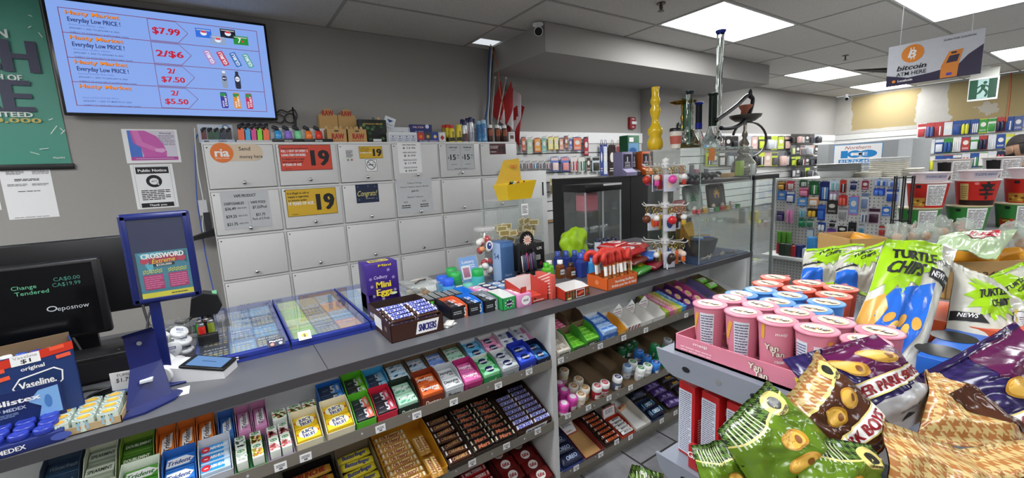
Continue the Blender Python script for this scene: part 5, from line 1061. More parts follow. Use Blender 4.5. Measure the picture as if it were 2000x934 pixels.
# clear jar of wrapped eggs
t = thing('candy_jar', 'tall two-bulb clear jar of red and white wrapped sweets', 'jar', (1.17, 2.0, ZT)); gj = glassy('#f0f0ee', .03)
B().lathe([(.055, 0), (.062, .02), (.062, .10), (.045, .13), (.058, .16), (.07, .20), (.07, .25), (.055, .275), (.055, .30)], gj, n=28, cap=False).build('glass', t); B().lathe([(.0, .301), (.058, .301), (.06, .297), (.06, .284)], glassy('#e6dede', .3), n=28, cap=False).build('lid', t)
rr = random.Random(5); b = B(frontF(-.071, .21)); b.oval(-.02, 0, .022, .026, PW, 1); b.oval(-.02, -.002, .014, .019, c_('#2a3a7a'), 2); b.oval(-.017, .004, .005, .006, PW, 3); b.build('printed_eye', t)
for q in range(26):
    up_ = q > 12; a = rr.random()*6.28; r_ = (.045 if up_ else .04)*sqrt(rr.random()); zz = (.17+.075*rr.random()) if up_ else (.02+.09*rr.random())
    tag(B().ball((0, 0, 0), .020, mat(rr.choice(['#a82a30', '#e4e0d8', '#d8905a', '#b83a40', '#e4e0d8']), .3), 12, (1, 1, .8)).build('wrapped_sweet', None, (1.17+r_*cos(a), 2.0+r_*sin(a), ZT+zz), (a, q, 0)), 'round red or white wrapped sweet inside the two-bulb jar', 'sweet', 'sweets in the two-bulb jar')
tag(B().lathe([(.05, 0), (.06, .08), (.062, .085)], mat('#2a6ac0', .35), n=20).build('small_tub', None, (1.28, 2.10, ZT)), 'small round blue tub behind the tall blue carton', 'tub')
# gum cartons in the front rows
def fv(c1): return at0(lambda b, w, h: (b.poly([(.28*w, -.5*h), (.5*w, -.5*h), (.5*w, .5*h), (.38*w, .5*h), (.36*w, 0)], c_(c1), 1), b.text('5', .34*w, 0, h*.7, c_('#c8ccd2'), w*.12, 'c', .04), b.lines(-.12*w, .0, w*.5, h*.3, 2, c_('#b0b4b8'), 2)))
for X0, X1, Y, c, lab in ((.722, .797, 1.545, '#d8643a', 'black and orange'), (.802, .868, 1.54, '#2a7ad8', 'black and bright blue'), (.873, .938, 1.53, '#8a9098', 'black and grey')):
    cbox('gum_carton', '%s open gum carton with a large 5 in the front row' % lab, 'box', X0, X1, Y, .13, .062, '#1c1c20', fv(c), None, None, True, mat(c, .5), .052); pr = None
    for i in range(2):
        pr_ = packmesh(X1-X0-.008, .06, .045, '#24262c', d_five(c))(); pr_.location = ((X0+X1)/2, Y+.004+i*.062, ZT+.003); tag(pr_, 'dark gum pack in the %s carton on the worktop, %s' % (lab, ('front', 'back')[i]), 'gum pack')
def exf(c1): return at0(lambda b, w, h: (b.burst(0, 0, h*.36, PW, 1, n=8, k=.6, sx=1.3), b.oval(0, 0, h*.32, h*.26, c_('#18203c'), 2), b.text('excel', 0, 0, h*.18, PW, h*.5, 'c', .03, .1, 3)))
cbox('gum_carton', 'green open carton with round dark logo, empty white inside', 'box', .945, 1.012, 1.50, .13, .062, '#2c9a50', exf('#fff'), None, None, True, WHITE, .055)
cbox('gum_carton', 'pink and white carton with oval logo beside the green one', 'box', 1.018, 1.088, 1.485, .125, .058, '#d08ab4', at0(lambda b, w, h: (b.oval(.05*w, 0, w*.34, h*.36, PW, 1), b.text('excel', .05*w, .05*h, h*.24, c_('#5a5468'), w*.4, 'c', .02, .1))), lambda b, w, h: (b.rect(0, .0, w*.7, h*.6, PW, 1), b.text('excel', 0, .1*h, h*.18, c_('#5a5468'), w*.5, 'c', .02), b.text('WHITE', 0, -.15*h, h*.14, c_('#8a8498'), w*.4, 'c')))
for q in range(5):
    cbox('gum_pack', 'dark gum pack with pale stripes in the row behind, %s from the left' % nth(q, 99), 'gum pack', .70+q*.034, .70+q*.034+.031, 1.72, .10, .05, '#1e2024', at0(lambda b, w, h: (b.rect(0, .1*h, w*.5, h*.5, c_(('#5ac83a', '#d0d4d0', '#8a9098')[R.randrange(3)]), 1),)), lambda b, w, h: [b.rect(-.3*w+.3*w*k, 0, w*.12, h*.9, c_('#b8c0bc'), 1) for k in range(3)])
cbox('gum_carton', 'bright blue open carton end behind the black cartons', 'box', .875, .925, 1.70, .13, .05, '#2a86dc', None, None, None, True, mat('#2a86dc', .5), .04)
for q, (c, lab) in enumerate((('#d88ab8', 'pink'), ('#20284a', 'navy'), ('#6a8ab8', 'steel blue'), ('#20284a', 'dark blue'))):
    cbox('gum_carton', '%s topped gum carton in the second worktop row, %s from left' % (lab, nth(q, 99)), 'box', .935+q*.055, .935+q*.055+.052, 1.665, .12, .052, c, None, lambda b, w, h: [(b.oval(0, y*h, w*.4, h*.14, PW, 1), b.text('excel', 0, y*h, h*.12, c_('#20264a'), w*.5, 'c', .03, .1, 2)) for y in (-.25, .2)])
cbox('tall_carton', 'tall speckled blue carton with pale side panel', 'box', 1.19, 1.27, 1.88, .09, .225, mat('#41618f', .4, var=.4, scale=160), at0(lambda b, w, h: (b.text('Aero', .0, -.3*h, h*.06, c_('#b8cce4'), w*.6, 'c', .0, .3), b.rect(0, .42*h, w*.9, h*.1, c_('#5a82b8'), 1))), None, lambda b, w, h: (b.rect(0, 0, w*.9, h*.95, c_('#9ab4d8'), 1), b.text('54', 0, .15*h, .03, c_('#3a5a8a'), .05, 'c', .02)))
# black hanging display of novelty lighters
t = thing('lighter_display', 'tall black display with colourful sticks and a round burst header', 'display', (1.30, 1.76, ZT)); b = B(frontF(-.0005)); b.box(-.055, 0, 0, .055, .07, .07, BLACK, .002); b.box(-.055, .03, 0, .055, .05, .22, BLACK, .002); b.lathe([(.045, 0), (.045, .004)], BLACK, (0, .034, .235), 20, 'y')
b.rect(0, .03, .05, .035, PW, 1); b.lines(0, .03, .045, .03, 4, INK, 2); F = frontF(.0295, .235); b.burst(0, 0, .03, c_('#e8d8c8'), 1, F, 12, .65); b.text('NEW', 0, .006, .009, c_('#c83a3a'), .03, 'c', .03, 0, 2, F); b.text('SIZE', 0, -.006, .009, c_('#c83a3a'), .03, 'c', .03, 0, 2, F); b.build('stand_body', t)
for q in range(8):
    b = B(); b.tube([(0, 0, 0), (0, 0, .085)], .007, mat(R.choice(['#b03a5a', '#3a3a44', '#8a5a9a', '#c8c0c4', '#30406a']), .35), 8); b.cyl((0, 0, .085), .006, .02, BLACK, 8)
    tag(b.build('stick_lighter', None, (1.26+.013*q % .09+.0, 1.775-.006*(q % 2), ZT+.071+.006*(q % 3)), (-.12, 0, 0)), 'slim coloured stick lighter in the black burst display, %s along' % nth(q, 99), 'lighter')
for q, (X0, X1, Y) in enumerate(((1.41, 1.50, 2.02), (1.505, 1.60, 2.03))):
    cbox('battery_carton', 'black carton with silver lettering behind the bottles, %s of two' % ('left', 'right')[q], 'box', X0, X1, Y, .12, .16, '#141414', at0(lambda b, w, h: (b.text('LIX', .1*w, .3*h, h*.1, PW, w*.4, 'c', .05), b.rect(-.1*w, -.05*h, w*.5, h*.18, c_('#b8b8b4'), 1), b.lines(-.1*w, -.05*h, w*.4, h*.14, 3, INK, 2), b.oval(.2*w, -.3*h, w*.12, h*.07, c_('#6a2a30'), 1))), lambda b, w, h: b.rect(0, 0, w*.9, h*.9, c_('#3a3a3c'), 1))
# opened red carton
def redc(b, w, h): b.poly([(-.5*w, -.5*h), (.5*w, -.5*h), (.5*w, -.22*h), (-.5*w, -.05*h)], RDc, 1); b.oval(0, -.36*h, .05*w, .07*h, c_('#5a1a18'), 2); b.lines(0, -.46*h, .4*w, .04*h, 1, PW)
RDc = mat('#b8382c', .45)
t = thing('opened_carton', 'red carton with torn open front and white inside', 'box', (1.118, 1.50, ZT)); b = B(frontF(-.0005, .0)); w, D, h = .15, .13, .10
b.box(-w/2, 0, 0, w/2, .002, .03, RDc); b.box(-w/2, 0, 0, -w/2+.03, .002, .085, RDc); b.box(-w/2, D-.002, 0, w/2, D, h, WHITE); b.box(-w/2, 0, 0, w/2, D, .002, WHITE)
for s in (-1, 1): x0, x1 = sorted((s*w/2, s*(w/2-.002))); b.prism([(0, 0), (D, 0), (D, h), (0, .075)], x0, x1, RDc, 'x')
b.lines(.02, .01, .06, .006, 1, PW); b.oval(.0, .016, .006, .008, c_('#5a1a18')); b.build('carton_body', t)
for q in range(3): tag(B().box(-.05, 0, 0, .05, .028, .014, mat('#c8483a', .3), .004).build('candy_bar', None, (1.125, 1.515+q*.03, ZT+.005+q*.003), (.3, 0, 0)), 'flat red wrapped bar inside the torn red carton, %s from front' % nth(q, 99), 'chocolate bar')
cbox('candy_packet', 'pale pink packet standing behind the torn red carton', 'packet', 1.19, 1.25, 1.72, .03, .07, '#c88a84', at0(lambda b, w, h: b.rect(0, 0, w*.8, h*.4, c_('#d8b0a8'), 1)), rz=.1)
cbox('candy_cane_pack', 'upright striped pink and white packet leaning right of the red carton', 'packet', 1.20, 1.225, 1.48, .12, .115, '#c8544a', None, None, lambda b, w, h: [b.rect(0, (k-3)*.13*h, w*.9, h*.05, c_('#e8c8c0'), 1, None, .4) for k in range(7)])
# tartan carton
def tartan(b, w, h):
    for k in range(9): b.rect((-.45+k*.11)*w, 0, w*.035, h*.9, c_('#2a4a2a'), 1)
    for k in range(2): b.rect(0, (-.25+.5*k)*h, w*.96, h*.12, c_('#2a3a24'), 2)
    for k in range(9): b.rect((-.4+k*.11)*w, 0, w*.006, h*.9, c_('#d8b83a'), 3)
    b.rect(.1*w, 0, w*.36, h*.86, PW, 4); b.rect(.1*w, 0, w*.32, h*.72, c_('#6a2018'), 5); b.oval(.1*w, .02*h, w*.14, h*.22, c_('#c83024'), 6, None, 16, .3); b.text('Coffee Crisp', .1*w, .02*h, h*.14, c_('#e8c86a'), w*.24, 'c', .03, .2, 7, None, .3); b.rect(-.36*w, -.34*h, w*.16, h*.2, c_('#d8c88a'), 6)
cbox('tartan_carton', 'red and green tartan open carton at the worktop edge', 'box', 1.235, 1.385, 1.425, .10, .055, '#a8301f', at0(tartan), None, None, True, WHITE, .043)
for q in range(3): mbottle(1.40+.048*q, 1.765+.035*(q % 2), .10, ('#6ac03a', '#6ac03a', '#7a4424')[q], ('#4ab02a', '#e4e4e0', '#e4e4e0')[q], ('green lotion bottle with green shoulder, front left', 'green lotion bottle with white cap behind', 'brown lotion bottle with white cap')[q], .026, .02, True, word=None if q == 1 else 'Vaseline', tc='#1c3a6a')
mbottle(1.535, 1.72, .085, '#5a3018', '#3a2014', 'short brown lotion bottle with dark cap', .026, .018, True, word='Vaseline', tc='#1c3a6a')
mbottle(1.595, 1.70, .135, '#2f3f8a', '#3a4fa8', 'tall dark blue lotion bottle beside the brown ones', .032, .03, True)
mbottle(1.645, 1.67, .10, '#3a8ac8', '#4a9ad8', 'round pale blue tube bottle left of the orange box', .024, .025)
for q in range(5): mbottle(1.62+.045*q, 1.93-.025*q, .11, '#2c3c80', '#38509c', 'dark blue lotion bottle in the back row, %s from the left' % nth(q, 99), .025, .028, True)
for q in range(3): mbottle(1.885+.05*q, 1.86-.02*q, .16, '#c8ccd8', '#1a2240', 'white tube with navy cap behind the red canes, %s' % nth(q, 99), .022, .02)
# lime bag
def blob(c, sc, m, seed, amp=.12, n=28, name='bag'):
    rr = random.Random(seed); off = V((rr.random()*9, rr.random()*9, rr.random()*9)); b = B()
    def fn(u, v):
        a, t = u*2*pi, v*pi; d = V((sin(t)*cos(a), sin(t)*sin(a), cos(t))); k = 1+amp*noise.noise(d*1.6+off)*2+amp*.5*noise.noise(d*4+off); p = V((d.x*sc[0]*k, d.y*sc[1]*k, d.z*sc[2]*k)); p.z = max(p.z, -sc[2]*.72); return p
    b.grid(fn, n, n//2, m, True, True); return b.build(name, None, c)
o = blob((1.93, 2.12, ZT+.085), (.10, .07, .11), mat('#9cc41e', .5, bump=.2, scale=20), 4, .2, 36, 'lime_bag'); tag(o, 'crumpled lime green fabric bag behind the blue bottles', 'bag')
# orange carton of candy canes
ORc = mat('#cf5f28', .45)
cbox('orange_carton', 'orange open carton lettered Stocking Stuffers at the worktop edge', 'box', 1.485, 1.70, 1.405, .14, .062, ORc, at0(lambda b, w, h: (b.text('Stocking Stuffers', .05*w, .16*h, h*.22, PW, w*.62, 'c', .02), b.text('Article pour bas de Noël', .04*w, -.18*h, h*.22, PW, w*.82, 'c', .02))), None, lambda b, w, h: b.oval(0, 0, .012, .012, c_('#e08a5a')), True, ORc, .058)
CANE = None; k = 0
for i in range(7):
    for j in range(2):
        X, Y = 1.505+i*.029, 1.43+j*.06+.01*(i % 2)
        if CANE is None:
            t = thing('candy_cane_tube', '', 'candy'); b = B(); b.lathe([(.0095, 0), (.0095, .12)], glassy('#e8a05a', .25), n=12); b.build('tube', t)
            b = B(); rr = random.Random(2)
            for q in range(24): b.ball(((rr.random()-.5)*.010, (rr.random()-.5)*.010, .006+rr.random()*.05), .0042, mat(rr.choice(['#d8742a', '#e0a83a', '#b8481c', '#4a2a1a']), .35), 6)
            s_ = b.build('sweets', t); s_['kind'] = 'stuff'
            b = B(cylF(.0098, 0)); b.seg = .006; b.rect(0, .088, .018, .045, PW, 1); b.rect(0, .115, .026, .008, c_('#d8742a'), 1); b.build('tag_sticker', t)
            P = [V((0, 0, .118)), V((0, 0, .14))]+[V((.024-.024*cos(a), 0, .15+.026*sin(a))) for a in [pi*q/10 for q in range(11)]]+[V((.048, 0, .135))]
            b = B(); b.tube([V((-p.x, p.y, p.z)) for p in P], .0125, mat('#c8382e', .4, bump=.3, scale=200), 12); b.build('hook', t); CANE = t
        else: t = dup(CANE)
        t.location = (X, Y, ZT+.004); t.rotation_euler = ((R.random()-.5)*.12, (R.random()-.5)*.22-.05, (R.random()-.5)*1.6); t['label'] = 'orange sweet tube with red cane hook, %s from left, %s row' % (nth(i, 99), ('front', 'back')[j])
# soft bags of chocolate stacked at the right
def softbag(name, lab, X, Y, z, L, W, Hh, c, rz, deco=None, cat='bag', tilt=(0, 0), c2=None, seal='x'):
    rr = random.Random(len(lab)*7); off = V((rr.random()*9, rr.random()*9, 0)); m = mat(c, .25, var=.08, scale=40)
    def S(x, y, d=0., top=1):
        u, v = x/L*2, y/W*2; e = max(0, 1-abs(u)**4)*max(0, 1-abs(v)**3.2); n_ = noise.noise(V((x*28, y*28, top))+off)*.10
        return V((x, y, Hh/2+top*(Hh/2*(e**.5)*(1+n_*e)+.0008+d)))
    b = B(lambda x, y, d=0.: S(x, y, d))
    b.grid(lambda u, v: S((u-.5)*L, (v-.5)*W), 24, 18, m); b.grid(lambda u, v: S((u-.5)*L, (v-.5)*W, 0, -1), 24, 18, m, True, True)
    b.seg = L/14
    if deco: deco(b, L, W)
    for s in (-1, 1):
        for q in range(3): b.line(s*(L*.5-.004-q*.003), -W*.47, s*(L*.5-.004-q*.003), W*.47, .001, c_('#cfcfcf'), 1)
    b.seg = None; o = b.build(name, None, (X, Y, z), (tilt[0], tilt[1], rz)); return tag(o, lab, cat)
def kk(b, L, W): b.oval(0, 0, L*.22, W*.3, PW, 2); b.text('KitKat', 0, 0, W*.22, c_('#c02020'), L*.34, 'c', .05, .1, 3); b.rect(.3*L, -.1*W, L*.2, W*.3, c_('#8a4a2a'), 2)
for q, (lab, X, Y, z, c, rz, deco) in enumerate((
    ('green and yellow candy bag at the bottom front of the bag pile', 1.83, 1.53, 0, '#3a8a2a', .25, lambda b, L, W: (b.rect(.2*L, .05*W, L*.4, W*.6, c_('#d8cc2a'), 2), b.text('SOUR', .2*L, .05*W, W*.2, c_('#a82a20'), L*.3, 'c', .05, .1, 3))),
    ('dark red candy bag at the bottom right of the bag pile', 2.0, 1.56, 0, '#8a1a24', .35, lambda b, L, W: (b.rect(.25*L, 0, L*.35, W*.5, PW, 2), b.lines(.25*L, 0, L*.3, W*.4, 6, INK, 3))),
    ('brown and red chocolate bag in the middle layer, left', 1.84, 1.56, .048, '#6a241c', .2, lambda b, L, W: (b.oval(.2*L, 0, L*.16, W*.3, c_('#c88a5a'), 2), b.text('COFFEE', -.15*L, 0, W*.2, PW, L*.3, 'c', .04))),
    ('bright blue candy bag in the middle layer, right', 1.99, 1.60, .048, '#2468c8', .5, None),
    ('red chocolate bag on top of the pile, left', 1.83, 1.58, .096, '#b81c1c', .2, kk), ('red chocolate bag on top of the pile, right', 1.96, 1.64, .096, '#b8201e', .4, kk),
    ('red chocolate bag at the back of the pile, lower', 1.90, 1.74, .03, '#a81818', .3, kk), ('red chocolate bag at the back of the pile, upper', 1.91, 1.75, .10, '#b8201e', .25, kk))):
    softbag('candy_bag', lab, X, Y, ZT+.002+z, .20, .13, .046, c, rz, deco)
# raffle bin and tray
t = thing('acrylic_bin', 'large clear acrylic bin half full of yellow lottery slips', 'bin', (1.50, 2.12, ZT)); w, D, h = .34, .20, .42; b = B()
for x0, y0, x1, y1 in ((-w/2, 0, w/2, .004), (-w/2, D-.004, w/2, D), (-w/2, 0, -w/2+.004, D), (w/2-.004, 0, w/2, D), (.0, 0, .004, D)): b.box(x0, y0, 0, x1, y1, h, ACRYL)
b.box(-w/2, 0, 0, w/2, D, .004, ACRYL); b.box(-w/2, 0, h, w/2, D, h+.004, ACRYL); b.build('clear_walls', t); b = B(frontF(-.0006, .36)); b.rect(.03, 0, .05, .07, PW, 1); b.lines(.03, 0, .04, .05, 5, INK, 2); b.build('sticker', t)
sp = None; rr = random.Random(21)
for q in range(34):
    if sp is None:
        b = B(frame((0, 0, .0012), (1, 0, 0), (0, 1, 0))); b.box(-.035, -.018, 0, .035, .018, .001, mat('#ddd0b0', .6)); b.rect(0, 0, .056, .026, c_('#cdb04a'), 1); b.lines(0, 0, .052, .022, 4, c_('#3a2f2a'), 2, fill=.5); b.F = frame((0, 0, -.0003), (1, 0, 0), (0, -1, 0)); b.rect(0, 0, .056, .026, c_('#d8a8b0'), 1); sp = o = b.build('lottery_slip')
    else: o = dup(sp)
    side = q % 2; o.location = (1.50+(-.085 if side == 0 else .085)+(rr.random()-.5)*.08, 2.14+(q//6)*.022, ZT+.16+rr.random()*.10+(.0 if side == 0 else .03)); o.rotation_euler = (1.2+rr.random()*.6, rr.random()*.6-.3, rr.random()*1.2-.6); tag(o, 'loose yellow printed lottery slip inside the clear bin', 'ticket', 'lottery slips in the clear acrylic bin')
b = B().box(-.16, .01, .006, .16, .19, .15, mat('#3a3a3e', .6)); tag(b.build('inner_block', None, (1.50, 2.12, ZT)), 'dark block filling the bottom of the clear acrylic bin', 'block')
t = thing('yellow_tray', 'yellow tapered card tray on top of the clear acrylic bin', 'tray', (1.52, 2.14, ZT+.4245)); ym = mat('#dcb71c', .4); w = .22
b = B(frontF(-.012, .06)); b.add([(-w*.42, 0, 0), (w*.36, 0, 0), (w*.5, -.02, .11), (-w*.5, -.02, .09), (-w*.42, .12, 0), (w*.36, .12, 0), (w*.5, .14, .11), (-w*.5, .14, .09)], [(0, 1, 2, 3), (1, 5, 6, 2), (5, 4, 7, 6), (4, 0, 3, 7), (0, 4, 5, 1)], ym)
b.add([(-w*.45, .14, .08), (w*.5, .14, .09), (w*.5, .16, .25), (-w*.05, .16, .24), (-w*.3, .15, .13)], [(0, 1, 2, 3, 4)], mat('#c8a22c', .5)); b.text('TSET', .05, .16, .02, c_('#b8582a'), .06, 'c', .04, 0, 2, frontF(.138, .04)); b.build('tray_body', t)
for q in range(5): tag(B().tube(smooth([V((0, 0, 0)), V((.02, .01, .02)), V((.035, -.01, .005)), V((.01, .0, .03))]), .005, mat(('#1e1e20', '#3a8a3a', '#d8d0c8', '#7a3a2a', '#1e1e20')[q], .5)).build('elastic_cord', None, (1.46+.03*q, 2.18, ZT+.50), (0, 0, q)), 'small corded trinket in the yellow card tray, %s along' % nth(q, 99), 'trinket')
# clear tower case
t = thing('tower_case', 'clear tower display case with black top and three shelves', 'display case', (2.02, 2.10, ZT)); w, D, h = .35, .22, .48; b = B()
for x0, y0, x1, y1 in ((0, 0, w, .004), (0, D-.004, w, D), (0, 0, .004, D), (w-.004, 0, w, D)): b.box(x0, y0, .02, x1, y1, h-.05, ACRYL)
b.build('clear_walls', t); b = B()
for x in (0, w*.47, w-.008): b.box(x, -.001, .02, x+.008, .008, h-.05, mat('#c8ccce', .2, .4))
b.build('post', t)
for z in (.15, .29): B().box(.004, .004, z, w-.004, D-.004, z+.006, ACRYL).build('shelf', t)
B().box(0, 0, 0, w, D, .02, BLACK).build('base', t); b = B(); b.box(-.005, -.005, h-.05, w+.005, D+.005, h, BLACK, .003); b.build('top', t); B().box(w*.48, -.0056, h-.014, w, -.005, h-.002, PAPER).build('top_label', t)
t = thing('candy_jar', 'pink filled square jar on the tower case top shelf', 'jar', (2.12, 2.19, ZT+.2965)); b = B(); b.box(-.06, -.05, 0, .06, .05, .11, mat('#c86a78', .4, var=.4, scale=220), .006); b.build('jar_body', t); B().box(-.058, -.048, .111, .058, .048, .125, mat('#b04a5a', .4), .004).build('lid', t)
for q in range(6): tag(B().lathe([(.012, 0), (.02, .01), (.018, .02), (.0, .024)], glassy('#e0e4e6', .3), n=14).build('glass_ball', None, (2.06+.05*q, 2.18+.02*(q % 2), ZT+.1565)), 'small clear glass piece on the tower case middle shelf, %s along' % nth(q, 99), 'glassware')
for q in range(5): tag(B().tube([(0, 0, 0), (.05, .01, .01), (.09, 0, .0)], .008, mat(('#1c1c1e', '#c8c8c8')[q % 2], .3)).build('metal_pipe', None, (2.05+.05*q, 2.17+.02*(q % 2), ZT+.035), (0, 0, q*.7)), 'small black or silver pipe on the tower case bottom, %s along' % nth(q, 99), 'pipe')
# black cabinet behind with vape cartons on it
t = thing('black_cabinet', 'tall matte black cabinet unit behind the counter end', 'cabinet', (2.52, 2.45, 0)); B().box(0, 0, 0, .36, .6, 1.42, BLACK).build('side_unit', t); B().box(.362, -.002, 0, .95, .6, 1.418, mat('#141416', .35)).build('front_panel', t)
def vb(c, lab, X, Y, w=.13, dark='#241a30', h=.20):
    t = thing('vape_carton', lab, 'box', (X, Y, 1.421)); b = B(frontF(-.0005)); m = mat(c, .4); b.box(-w/2, .02, .0, w/2, .12, h, m, .001); b.add([(-w/2, -.03, .0), (w/2, -.03, 0), (w/2, .02, .0), (-w/2, .02, 0), (-w/2, -.03, .03), (w/2, -.03, .03), (w/2, .019, .06), (-w/2, .019, .06)], [(0, 1, 5, 4), (4, 5, 6, 7), (1, 2, 6, 5), (3, 0, 4, 7)], m)
    F = frontF(.0193, .125); b.rect(0, 0, w*.78, h*.56, c_(dark), 1, F); b.rect(0, .01, w*.12, .05, c_('#c8c8d0'), 2, F); b.rect(0, -.015, w*.5, .016, c_('#9a9aa8'), 3, F); b.text('VAPE', 0, -.036, .012, PW, w*.5, 'c', .03, 0, 3, F); b.lines(0, -.05, w*.6, .008, 1, PW, 2, F); b.build('carton_body', t); return t
vb('#8a84a8', 'lilac vape carton with sloped tray on the black cabinet', 2.88, 2.46); vb('#c8602a', 'orange vape carton with sloped tray on the black cabinet', 3.12, 2.46, .11); vb('#1c1c20', 'black vape carton between lilac and orange ones', 3.0, 2.49, .06); vb('#202024', 'black vape carton right of the orange one', 3.23, 2.50, .08)
t = thing('energy_carton', 'green and blue palm tree patterned tall box', 'box', (3.22, 2.70, 1.421)); b = B(frontF(-.0005)); b.box(-.08, 0, 0, .08, .1, .36, mat('#1f5a38', .4), .002); b.rect(0, .19, .14, .2, c_('#6a9ac0'), 1); b.oval(-.01, .22, .05, .03, c_('#2a5a9a'), 2); b.burst(.01, .15, .04, c_('#1c3a24'), 3, None, 6, .3); b.rect(0, .08, .14, .03, c_('#c8b83a'), 2); b.rect(-.03, .32, .06, .04, PW, 2); b.build('carton_body', t)
# paper cup on the case top
# ------------------------------------------------------------------ lottery trays, signs, till area
def ltray(X0, X1, lab, seed, strips):
    Y0, Y1 = 1.655, 2.33; w = X1-X0; D = Y1-Y0; t = thing('lottery_tray', lab, 'tray', (X0, Y0, ZT)); bl = mat('#24348a', .35); b = B()
    b.box(0, 0, 0, w, D, .012, bl); b.box(0, 0, .012, w, .022, .030, bl, .002); b.box(0, D-.018, .012, w, D, .034, bl, .002); b.box(0, .022, .012, .012, D-.018, .032, bl); b.box(w-.012, .022, .012, w, D-.018, .032, bl); b.build('base', t)
    rr = random.Random(seed); sw = (w-.028)/len(strips)
    for k, (c, c2, wd) in enumerate(strips):
        x = .014+sw*(k+.5); b = B(frame((x, D/2, .0145), (1, 0, 0), (0, 1, 0))); L = D-.05; b.box(x-sw/2+.001, .025, .012, x+sw/2-.001, D-.02, .0144, mat(c, .35, var=.1, scale=30))
        n = 4
        for q in range(n):
            yc = -L/2+L*(q+.5)/n; cc = c2 if q % 2 else c
            b.rect(0, yc, sw*.96, L/n*.96, mat(cc, .35, var=.08), 1)
            b.text(wd, 0, yc+L/n*.34, .014, PW, sw*.8, 'c', .03, 0, 2)
            for r_ in range(4):
                for s_ in range(5): b.rect((-.36+.18*s_)*sw, yc-L/n*.32+r_*L/n*.15, sw*.13, L/n*.07, c_(rr.choice(['#c8bc7a', '#8ab0d0', '#c8ccd8', '#d8c88a'])), 2)
        b.build('ticket_strip', t)
    b = B(); b.box(.004, .004, .0355, w-.004, D-.004, .0380, glassy('#dfe8f4', .03)); b.build('clear_cover', t)
    return t
t = ltray(-.135, .140, 'blue lottery ticket tray under clear cover, left of the pair', 1, (('#2a2f4a', '#4a3a5a', 'PAYDAY'), ('#6a98c8', '#4a7ab8', 'SUPREME'), ('#4a5468', '#58a0d8', 'INSTANT')))
b = B(frontF(-.0006, .016)); b.rect(.07, 0, .10, .012, PW, 1); b.rect(.05, 0, .012, .010, c_('#c83a2a'), 2); b.rect(.075, 0, .01, .01, c_('#d8b82a'), 2); b.rect(.1, 0, .016, .01, c_('#3a7ac8'), 2); b.lines(.13, 0, .03, .008, 1, INK, 2); b.rect(-.0, 0, .03, .012, PW, 1); b.build('logo_strip', t)
b = B(frame((.235, .008, .0386), (1, 0, 0), (0, .8, .6))); b.rect(0, 0, .055, .03, c_('#161c3c'), 1); b.text('PlayON', 0, .007, .007, PW, .04, 'c', .02); b.oval(-.013, -.006, .006, .006, c_('#d88a7a'), 2); b.oval(.013, -.006, .006, .006, c_('#a8b0d0'), 2); b.build('sticker', t)
t = ltray(.146, .425, 'blue lottery ticket tray under clear cover, middle', 2, (('#8ac85a', '#c8d88a', 'BINGO'), ('#5a6488', '#8a94a8', 'MONEY'), ('#c88a84', '#5aa0dc', 'CASH')))
b = B(frame((.045, .0, .0386), (1, 0, 0), (0, .7, .6))); b.rect(0, .005, .042, .036, PW, 1); b.poly([(-.014, .004), (-.004, .016), (.014, .008), (.004, -.006)], c_('#d8c02a'), 2); b.text('$', 0, .005, .012, c_('#4a3a14'), None, 'c', .04, 0, 3); b.build('sticker', t)
ltray(.431, .715, 'blue lottery ticket tray, right one behind the purple carton', 3, (('#8ab0d8', '#5aa0dc', 'EXTRA'), ('#b8bcc8', '#c8d0dc', 'KENO'), ('#c8d0dc', '#b8bcc8', 'GOLD')))
# crossword sign on a pole
NB = mat('#17225e', .3); t = thing('sign_frame', 'navy blue upright frame on a post holding a Crossword scratch card', 'sign', (-.165, 1.62, ZT)); w, h = .165, .268; z0 = .255
b = B(); b.box(-w/2, 0, z0, w/2, .025, z0+h, NB, .008); b.box(-w/2+.006, -.004, z0+.006, -w/2+.018, .002, z0+h-.006, NB, .002); b.box(w/2-.018, -.004, z0+.006, w/2-.006, .002, z0+h-.006, NB, .002); b.box(-w/2+.006, -.004, z0+h-.018, w/2-.006, .002, z0+h-.006, NB, .002); b.box(-w/2+.006, -.004, z0+.006, w/2-.006, .002, z0+.018, NB, .002); b.build('frame', t)
b = B(frontF(-.0008, z0+.09)); b.rect(0, .045, w-.038, h-.04, c_('#141b4a', .6), 0); b.rect(.004, -.005, .122, .138, c_('#3f7f94'), 1); b.poly([(-.05, .06), (.0, .062), (-.03, .0)], c_('#5ab0c4'), 2); b.poly([(.06, .06), (.06, .02), (.03, .05)], c_('#2a5a70'), 2)
b.text('CROSSWORD', .004, .052, .015, PW, .1, 'c', .05, 0, 4); b.rect(.004, .040, .07, .022, c_('#a8284a'), 3, None, .05); b.text('Extreme', .004, .037, .014, c_('#e8c83a'), .055, 'c', .01, .3, 5, None, .06); b.rect(.004, .024, .05, .008, c_('#14202c'), 4); b.text('$250,000', .004, .024, .006, PW, .036, 'c', .02, 0, 5)
for s in (-1, 1):
    b.oval(.004+s*.044, .038, .009, .009, c_('#b83a54'), 4); b.rect(.004+s*.029, -.026, .046, .044, c_('#b02a68'), 3); b.lines(.004+s*.029, -.026, .042, .038, 6, c_('#d87aa8'), 4, None, .4)
    for q in range(10): b.oval(.004+s*.029-.02+q*.0045, .008+.002*(q % 2), .002, .002, c_('#d8d04a'), 4, n=6); b.oval(.004+s*.029-.02+q*.0045, .002+.002*(q % 2), .002, .002, c_('#d8d04a'), 4, n=6)
b.rect(.004, -.065, .122, .016, c_('#d8cc3a'), 4); b.lines(.03, -.065, .04, .006, 1, INK, 5); b.build('scratch_card', t)
b = B(); b.box(-.048, .006, .0, -.022, .018, z0+.01, NB); b.box(-.08, -.03, 0, .01, .06, .006, NB, .002); b.build('post', t)
